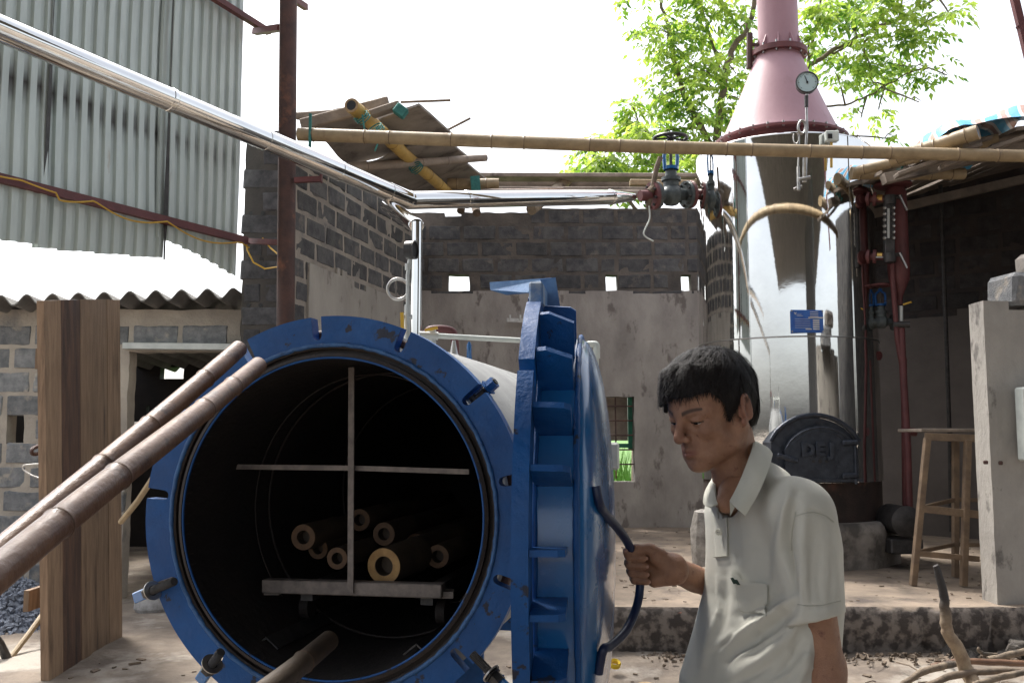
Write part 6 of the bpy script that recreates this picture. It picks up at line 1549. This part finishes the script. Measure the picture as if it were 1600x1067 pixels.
    n3 = np.array([abs(nz(v[0] + .4 * v[2], v[1], v[2] * .55 - .3 * v[0], 8)) for v in V]) * -.006 + np.array([nz(*v, 6.5) for v in V]) * .002 + np.array([nz(v[0] + 4, v[1], v[2] * .6, 14) for v in V]) * .0012
    V = V + nrm * (D + n3)[:, None]
    return V, Q
SV, SQ = shirt()
sm = np_mesh('shirt', SV - np.array([.53, 2.02, 0]), SQ, m_shirt); shirt_o = place('shirt', sm, (.53, 2.02, 0), man)
from mathutils.bvhtree import BVHTree
bvh = BVHTree.FromPolygons([Vector(v) for v in SV], [tuple(q) for q in SQ])
def onshirt(px, py, off=.002):
    o = Vector((0, 0, H)); d = (P(px, py, 1.0) - o).normalized(); h = bvh.ray_cast(o, d)
    if h[0] is None: return P(px, py, 1.9)
    n = h[1] if h[1].dot(d) < 0 else -h[1]; return h[0] + n * off
def patch(name, quad, nx, ny, m, parent, off=.0025, th=.0022):
    """cloth patch lying on the shirt; quad = four photo corners"""
    g = [[None] * (nx + 1) for _ in range(ny + 1)]; vs = []
    for j in range(ny + 1):
        for i in range(nx + 1):
            u, v = i / nx, j / ny; x = (quad[0][0] * (1 - u) + quad[1][0] * u) * (1 - v) + (quad[3][0] * (1 - u) + quad[2][0] * u) * v
            y = (quad[0][1] * (1 - u) + quad[1][1] * u) * (1 - v) + (quad[3][1] * (1 - u) + quad[2][1] * u) * v; vs.append(onshirt(x, y, off + th))
    W = nx + 1; fs = [(j * W + i, j * W + i + 1, (j + 1) * W + i + 1, (j + 1) * W + i) for j in range(ny) for i in range(nx)]
    n0 = len(vs); c = Vector((0, 0, H))
    vs += [v + (v - c).normalized() * (th + .004) for v in vs]
    rim = [(0, i) for i in range(nx)] + [(j, nx) for j in range(ny)] + [(ny, i) for i in range(nx, 0, -1)] + [(j, 0) for j in range(ny, 0, -1)]
    ids = [j * W + i for j, i in rim]
    fs += [(ids[k], ids[(k + 1) % len(ids)], n0 + ids[(k + 1) % len(ids)], n0 + ids[k]) for k in range(len(ids))]
    b = MB(); b.add(vs, fs); return b.build(name, m, parent, smooth=45)
patch('placket', ((1117, 808), (1138, 805), (1139, 868), (1119, 870)), 5, 16, m_shirt, shirt_o, .001, .0018)
pk = patch('pocket', ((1150, 906), (1202, 913), (1197, 960), (1157, 953)), 14, 14, m_shirt, shirt_o, .002, .0035)
patch('pocket_edge', ((1150, 905), (1202, 912), (1202, 917), (1150, 911)), 14, 2, m_shirt, pk, .0065, .003)
patch('pocket_flap', ((1147, 890), (1153, 893), (1168, 910), (1148, 908)), 4, 4, m_collar, pk, .007, .002)
b = MB(); pts = [(1147, 903), (1150, 902), (1152, 905), (1156, 905), (1159, 910), (1161, 913), (1157, 913), (1154, 911), (1151, 912), (1149, 908)]
b.add([onshirt(x, y, .0115) for x, y in pts] + [onshirt(x, y, .009) for x, y in pts], [tuple(range(10)), tuple(range(10, 20))[::-1]] + [(i, (i + 1) % 10, 10 + (i + 1) % 10, 10 + i) for i in range(10)])
b.build('emblem', mat('emblem_green', (.02, .04, .03), None, 5, .8), pk, smooth=0)
for x, y in ((1127, 831),):
    c = onshirt(x, y, .0065); n = (Vector((0, 0, H)) - c).normalized(); n = (n + tF * .8).normalized(); b = MB(); b.lathe([(0, .0022), (.0035, .0022), (.0042, .0038), (.0062, .0034), (.0068, 0)], c, n, 18); b.build('button', m_button, shirt_o)
    b = MB(); sd_ = n.cross(VZ).normalized() * .0016
    for s_ in (-1, 1): b.cyl(c + sd_ * s_ + n * .002, c + sd_ * s_ + n * .0027, .0009, 6)
    b.build('button_holes', m_dsteel, shirt_o)
b = MB()
for k in range(24):
    x = 1247 + 67 * k / 23; y = 951 - 7 * (k / 23) + 2 * math.sin(k); 
for k in range(0): pass
m_stitch = mat('stitching', (.42, .42, .37), None, 5, .9)
for line in ([(1247, 944), (1262, 946), (1285, 945), (1313, 938)], [(1138, 806), (1139, 835), (1139, 868)], [(1118, 870), (1139, 868)], [(1244, 806), (1258, 801), (1275, 800), (1292, 806), (1302, 815)],
             [(1151, 909), (1154, 935), (1157, 952)], [(1157, 953), (1177, 958), (1197, 960)], [(1202, 914), (1200, 940), (1197, 960)], [(1244, 800), (1238, 830), (1236, 860)]):
    n_ = 14; xs_ = np.interp(np.linspace(0, 1, n_), np.linspace(0, 1, len(line)), [q[0] for q in line]); ys_ = np.interp(np.linspace(0, 1, n_), np.linspace(0, 1, len(line)), [q[1] for q in line])
    b = MB(); b.tube([onshirt(x, y, .0008 if line[0][0] > 1160 and line[0][1] < 900 or line[0][0] > 1240 else .0045) for x, y in zip(xs_, ys_)], .0009, 5); b.build('seam_stitching', m_stitch, shirt_o)
# collar
CF = [(1140, 782, 1.868), (1155, 753, 1.870), (1168, 722, 1.885), (1177, 700, 1.925), (1180, 689, 1.985), (1176, 690, 2.06), (1155, 698, 2.10), (1130, 716, 2.10), (1121, 737, 2.04), (1115, 757, 1.97), (1121, 787, 1.90)]
CO = [(1164, 805, 1.848), (1182, 776, 1.845), (1197, 744, 1.850), (1205, 719, 1.885), (1207, 708, 1.97), (1200, 714, 2.08), (1165, 725, 2.15), (1118, 752, 2.15), (1102, 774, 2.06), (1099, 787, 1.97), (1110, 792, 1.91)]
def collar():
    A = catmull([P(*c) for c in CF], 5); B_ = catmull([P(*c) for c in CO], 5); n = len(A); rows = 9; vs = []
    cen = P(1150, 745, 2.0)
    for i in range(n):
        out = (A[i] - cen); out.z = 0; out.normalize()
        for j in range(rows):
            t = j / (rows - 1); q = A[i] * (1 - t) + B_[i] * t + out * .007 * math.sin(math.pi * t) ; vs.append(q)
    fs = [(i * rows + j, (i + 1) * rows + j, (i + 1) * rows + j + 1, i * rows + j + 1) for i in range(n - 1) for j in range(rows - 1)]
    n0 = len(vs)
    for i in range(n):
        out = (A[i] - cen); out.z = 0; out.normalize()
        for j in range(rows): vs.append(vs[i * rows + j] - out * .004 - Vector((0, 0, .002)))
    fs += [tuple(n0 + k for k in f_[::-1]) for f_ in fs]
    for i in range(n - 1): fs += [(i * rows, n0 + i * rows, n0 + (i + 1) * rows, (i + 1) * rows), (i * rows + rows - 1, (i + 1) * rows + rows - 1, n0 + (i + 1) * rows + rows - 1, n0 + i * rows + rows - 1)]
    for i in (0, n - 1):
        for j in range(rows - 1): fs.append((i * rows + j, i * rows + j + 1, n0 + i * rows + j + 1, n0 + i * rows + j))
    b = MB(); b.add(vs, fs); b.build('collar', m_collar, shirt_o, smooth=50)
    # collar stand inside
    b = MB(); vs = []
    for i in range(n):
        out = (A[i] - cen); out.z = 0; out.normalize()
        vs += [A[i] - out * .002, A[i] - out * .004 - Vector((0, 0, .03)), A[i] - out * .007 - Vector((0, 0, .03)), A[i] - out * .005]
    b.add(vs, [(i * 4 + j, (i + 1) * 4 + j, (i + 1) * 4 + (j + 1) % 4, i * 4 + (j + 1) % 4) for i in range(n - 1) for j in range(4)]); b.build('collar_stand', m_collar, shirt_o, smooth=50)
collar()
# arms and hands (part of the one body mesh)
def arm_left():
    f = Fld((.50, 1.66, .55), (.80, 2.0, 1.2), .004)
    f.cap(SL, ELB, .040, .031, .01); f.cap(ELB, WRL, .031, .021, .012); f.cap(ELB + (WRL - ELB) * .1, ELB + (WRL - ELB) * .45, .031, .025, .02)
    w = (WRL - ELB).normalized()
    f.cap(WRL, WRL + w * .07, .022, .026, .01); f.cap(WRL + w * .02, WRL + w * .08 + Vector((-.02, 0, 0)), .018, .02, .015)
    for k in range(4):
        o = tF * (-.027 + .018 * k) + WRL + w * .085; f.cap(o, o + w * (.035 if k not in (0,) else .03), .009, .0085, .004); f.cap(o + w * .035, o + w * .06 + Vector((-.014, 0, 0)), .0085, .0075, .003)
    f.cap(WRL + w * .03 + tF * .022, WRL + w * .075 + tF * .045, .011, .009, .008)
    return f.mesh()
hX = Vector((1, 0, -.04)).normalized(); hC = Vector((.06, -1, 0)).normalized(); hZ = Vector((-.12, 0, 1)).normalized()
def hp(x, c, z): return HAND + (hX * x + hC * c + hZ * z) * .945
def arm_right():
    f = Fld(HAND + Vector((-.045, -.06, -.11)), HAND + Vector((.20, .10, .09)), .0016)
    FZ = (.021, .0035, -.0135, -.0290)
    for k, z in enumerate(FZ):
        r = (.0095, .0096, .0092, .0083)[k]; sx = (0, -.002, .0, .004)[k]
        pts = [hp(.036, -.019, z * 1.05 + .002), hp(-.013 + sx, -.0185, z), hp(-.0165 + sx, .012, z), hp(.0105 + sx * .5, .0195, z - .001)]
        f.cap(pts[0], pts[1], r * 1.05, r, .0008); f.cap(pts[1], pts[2], r * .96, r * .93, .0008); f.cap(pts[2], pts[3], r * .95, r * .84, .0008)
        f.ell(pts[1], (r * 1.05,) * 3, .001); f.ell(pts[2], (r * 1.02,) * 3, .001)
    g = Fld(HAND + Vector((-.045, -.06, -.11)), HAND + Vector((.20, .10, .09)), .0016)
    for k, z in enumerate(FZ): g.cap(hp(.036, -.018, z), hp(.075, -.006, z * .55), .0115, .014, .012)
    g.cap(hp(.034, -.006, -.030), hp(.082, .002, -.014), .0135, .019, .014); g.cap(hp(.040, .004, .022), hp(.078, .002, .004), .0155, .021, .014)
    g.cap(hp(.080, 0, -.003), WRR, .0225, .0235, .02); 
    dr = (ELR - WRR); g.cap(WRR, WRR + dr * .45, .0235, .034, .02); g.cap(WRR + dr * .4, ELR, .036, .036, .02)
    f.smin(g.F, .0035)
    t = Fld(HAND + Vector((-.045, -.06, -.11)), HAND + Vector((.20, .10, .09)), .0016)
    t.cap(hp(.052, .006, .024), hp(.030, .006, .0375), .015, .0125, .006); t.cap(hp(.030, .006, .0375), hp(.002, .012, .0375), .0118, .0105, .005); t.cap(hp(.002, .012, .0375), hp(-.021, .016, .0285), .0105, .0088, .003)
    f.smin(t.F, .0022)
    # room for the bar
    hb_ = [Vector(p) for p in catmull(hpts, 6)]
    near = [p for p in hb_ if (p - HAND).length < .06]
    for i in range(len(near) - 1): f.cap(near[i], near[i + 1], .0087, .0087, .001, cut=True)
    # nails
    return f.mesh()
def arm_right_upper():
    f = Fld((.36, 2.0, .96), (.68, 2.32, 1.42), .006)
    f.cap(ELR, SR, .036, .045, .01); f.cap(WRR + (ELR - WRR) * .6, ELR, .035, .036, .01); return f.mesh()
def core():
    f = Fld((.24, 1.72, -.02), (.82, 2.40, 1.42), .011)
    d = torso_d(f, -.028); d = np.maximum(d, f.p[..., 2] - TC[0][0].z + .02); d = np.maximum(d, .80 - f.p[..., 2]); f.smin(d, 0)
    f.cap(P(1163, 762, 2.01), P(1195, 850, 2.01), .046, .055, .02); f.cap(P(1134, 786, 1.915), P(1148, 768, 1.95), .022, .034, .02)
    hip = Vector((TC[-1][0].x, 2.02, .80))
    return f.mesh()
parts = []
hv, hq, ht_, hb2 = head(); parts.append((hv, hq, ht_, hb2))
for fn in (arm_left, arm_right, arm_right_upper, core):
    v, q = fn(); v = relax(v, q, 1, .35); parts.append((v, q, np.zeros(len(v)), np.zeros(len(v))))
off = 0; VV_, QQ, T_, B_2 = [], [], [], []
for v, q, t_, b_ in parts: VV_.append(v); QQ.append(q + off); T_.append(t_); B_2.append(b_); off += len(v)
V = np.concatenate(VV_); Q = np.concatenate(QQ)
me = np_mesh('body', V - np.array([.53, 2.02, 0]), Q, m_skin)
for nm, ar in (('tint', np.concatenate(T_)), ('brow', np.concatenate(B_2))):
    a = me.attributes.new(nm, 'FLOAT', 'POINT'); a.data.foreach_set('value', ar.astype(np.float32))
body = place('body', me, (.53, 2.02, 0), man)
# legs in trousers and shoes
def trousers():
    f = Fld((.24, 1.70, -.01), (.86, 2.42, .98), .010); hipc = Vector((TC[-1][0].x, 2.02, .86))
    f.ell(hipc, (.165, .14, .13), 0, rot=None)
    for s_ in (-1, 1):
        hp_ = hipc + tL * .085 * s_ + Vector((0, 0, -.03)); fo = Vector((hipc.x, 2.02, 0)) + tL * .10 * s_ + tF * (.10 if s_ < 0 else -.06); kn = (hp_ + fo) / 2 + tF * .03 + Vector((0, 0, .03)); an = fo + Vector((0, 0, .07))
        f.cap(hp_, kn, .088, .066, .03); f.cap(kn, an, .066, .055, .02)
    f.F = np.maximum(f.F, .03 - f.p[..., 2]); f.F = np.maximum(f.F, f.p[..., 2] - .93)
    return f.mesh()
v, q = trousers(); v = relax(v, q, 1); place('trousers', np_mesh('trousers', v - np.array([.53, 2.02, 0]), q, m_trouser), (.53, 2.02, 0), man)
for s_ in (-1, 1):
    f = Fld((.2, 1.6, -.01), (.9, 2.5, .12), .009); fo = Vector((TC[-1][0].x, 2.02, .035)) + tL * .10 * s_ + tF * (.10 if s_ < 0 else -.06)
    f.cap(fo - tF * .05, fo + tF * .12, .042, .040, 0); f.cap(fo - tF * .04, fo - tF * .04 + Vector((0, 0, .04)), .04, .036, .02); f.F = np.maximum(f.F, .005 - f.p[..., 2]); v, q = f.mesh()
    place('shoe', np_mesh('shoe', v - np.array([.53, 2.02, 0]), q, m_black), (.53, 2.02, 0), man)
# eyes
m_eye = mat('eye_white', (.55, .5, .47), None, 5, .25); m_iris = mat('iris_dark', (.015, .01, .008), None, 5, .15)
for s_ in (-1, 1):
    c = hw((.0705, s_ * .0315, -.003)); look = (hf * 1 + hu * -.30).normalized(); b = MB(); b.lathe([(0, -.0125)] + [(.0125 * math.sin(a), -.0125 * math.cos(a)) for a in np.linspace(.1, math.pi - .45, 14)], c, look, 24)
    e = b.build('eye', m_eye, body, smooth=80); b = MB(); b.lathe([(.01255 * math.sin(a), .01255 * math.cos(a)) for a in np.linspace(.47, 0.0, 6)], c, look, 20); b.build('iris', m_iris, e, smooth=80)
    # lash line
    pts = [c + (hf * math.cos(t) * .0145 + hl * math.sin(t) * .0145 + hu * (-.0008 - .002 * abs(t))) for t in np.linspace(-.95, .95, 12)]
    b = MB(); b.tube(pts, .0009, 5); b.build('lashes', m_hair, body)
# fingernails
m_nail = mat('nail', (.42, .24, .18), None, 5, .3)
for k, (z, r) in enumerate(((.020, .0082), (.0025, .0083), (-.0145, .008), (-.0298, .0072))):
    c = hp(.0165 + (.002 if k == 3 else 0) - .001 * k, .0205, z); n_ = (hC * .75 + hX * .65).normalized(); b = MB()
    b.lathe([(0, .0016), (.0026, .0013), (.0038, .0004), (.004, -.002)], c + n_ * (r * .42), n_, 14); b.build('fingernail', m_nail, body)
c = hp(-.024, .0185, .0335); n_ = (hC * .45 + hX * -.35 + hZ * .8).normalized(); b = MB(); b.lathe([(0, .002), (.004, .0016), (.0055, .0005), (.0058, -.002)], c + n_ * .0035, n_, 14); b.build('fingernail', m_nail, body)
# hair
def hair():
    f = Fld((-.14, -.11, -.12), (.13, .11, .16), .0026)
    f.ell((-.014, 0, .041), (.106, .084, .092)); f.ell((.020, 0, .056), (.076, .074, .070), .02)
    f.ell((-.060, 0, -.012), (.052, .062, .060), .02)
    base = f.F.copy(); x, y, z = f.p[..., 0], f.p[..., 1], f.p[..., 2]; ay = np.abs(y)
    # lower limit of the hair along the head: nape, behind ear, sideburn, temple, fringe
    lim = np.interp(x, [-.12, -.062, -.045, -.040, -.026, -.004, .008, .014, .030, .050, .062, .075, .12],
                       [-.075, -.080, -.070, -.020, .018, .016, -.016, -.020, .022, .050, .054, .052, .05])
    lim = lim + np.where((y < -.01) & (x > .03), -.006, 0)
    front = np.clip((x - .05) / .03, 0, 1)
    cutp = (lim - z) 
    f.F = np.maximum(base, cutp)
    # fringe falling over the far brow
    for (a, b_, ra, rb) in (((.060, .030, .102), (.090, -.002, .062), .016, .006), ((.070, -.005, .100), (.095, -.032, .046), .017, .005), ((.05, .04, .092), (.074, .038, .060), .014, .005), ((.07, -.03, .095), (.088, -.052, .036), .016, .005), ((.05, -.05, .07), (.066, -.068, .018), .013, .006)):
        f.cap(a, b_, ra, rb, .012)
    # keep it a shell: inside follows the skull
    V, Q = f.mesh(); V = relax(V, Q, 2)
    n = np.array([nz(v[0] * 1.0, v[1] * 1.0, v[2] * .35, 95) + .6 * nz(v[0] + 3, v[1], v[2] * .5, 45) for v in V])
    c = np.array((-.01, 0, .03)); dr = V - c; dr /= np.linalg.norm(dr, axis=1)[:, None]; V = V + dr * (n * .0022)[:, None]
    return V, Q
V, Q = hair(); W = V @ HM * HS + np.array(HO)
hair_o = place('hair', np_mesh('hair', W - np.array([.53, 2.02, 0]), Q, m_hair), (.53, 2.02, 0), man)
def strands():
    bv = BVHTree.FromPolygons([Vector(v) for v in V], [tuple(q) for q in Q]); rs = random.Random(3); vs, fs = [], []; whorl = Vector((-.062, .012, .112))
    made = 0
    while made < 7500:
        d = Vector((rs.gauss(0, 1), rs.gauss(0, 1), rs.gauss(.35, .8))).normalized(); h = bv.ray_cast(Vector((-.01, 0, .03)) + d * .3, -d)
        if h[0] is None: continue
        p = h[0]; made += 1
        if p.z < -.05 and rs.random() < .5: continue
        L_ = rs.uniform(.028, .055) * (1 if p.x < .02 else .5); n = 8; w = rs.uniform(.0004, .0009); pts = []
        fl = (p - whorl); jit = Vector((rs.gauss(0, .16), rs.gauss(0, .16), rs.gauss(0, .1)))
        for k in range(n):
            nn = (p - Vector((-.012, 0, .03))).normalized(); g = (p - whorl).normalized() * .8 + Vector((.25 if p.x > -.02 else -.1, 0, -.55)) + jit
            t = (g - nn * g.dot(nn)).normalized(); loc = bv.find_nearest(p); 
            if loc[0] is not None and not (k > 3 and (loc[0] - p).length > .004): p = loc[0] + nn * (.0010 + .0034 * math.sin(math.pi * k / (n - 1)) * rs.uniform(.2, 1) + (.0022 * k / n) * rs.random())
            pts.append((p.copy(), t, nn)); p = p + t * L_ / n
        i0 = len(vs)
        for k, (q, t, nn) in enumerate(pts):
            s2 = t.cross(nn).normalized() * w * (1 - .8 * k / (n - 1)); q2 = hw(q); sw = hf * s2.x + hl * s2.y + hu * s2.z; vs += [q2 - sw, q2 + sw]
        fs += [(i0 + 2 * k, i0 + 2 * k + 1, i0 + 2 * k + 3, i0 + 2 * k + 2) for k in range(n - 1)]
    for _ in range(1500):                       # loose locks that break the outline and the fringe
        d = Vector((rs.gauss(.3, 1), rs.gauss(0, 1), rs.gauss(.2, .6))).normalized(); h = bv.ray_cast(Vector((-.01, 0, .03)) + d * .3, -d)
        if h[0] is None or h[0].z < -.03: continue
        p = h[0] - d * .001; t = (p - whorl).normalized(); t = (t - d * t.dot(d) + Vector((0, 0, -.35)) + Vector((rs.gauss(0, .35), rs.gauss(0, .35), 0))).normalized(); L_ = rs.uniform(.010, .026); w = rs.uniform(.0005, .0011); i0 = len(vs)
        for k in range(4):
            q = p + t * L_ * k / 3 + d * (.0035 * math.sin(k * .9)) + Vector((0, 0, -.0006 * k * k)); s2 = t.cross(d).normalized() * w * (1 - .9 * k / 3); q2 = hw(q); sw = hf * s2.x + hl * s2.y + hu * s2.z; vs += [q2 - sw, q2 + sw]
        fs += [(i0 + 2 * k, i0 + 2 * k + 1, i0 + 2 * k + 3, i0 + 2 * k + 2) for k in range(3)]
    b = MB(); b.add(vs, fs); b.build('hair_strands', m_hair, hair_o, smooth=60, kind='stuff')
strands()
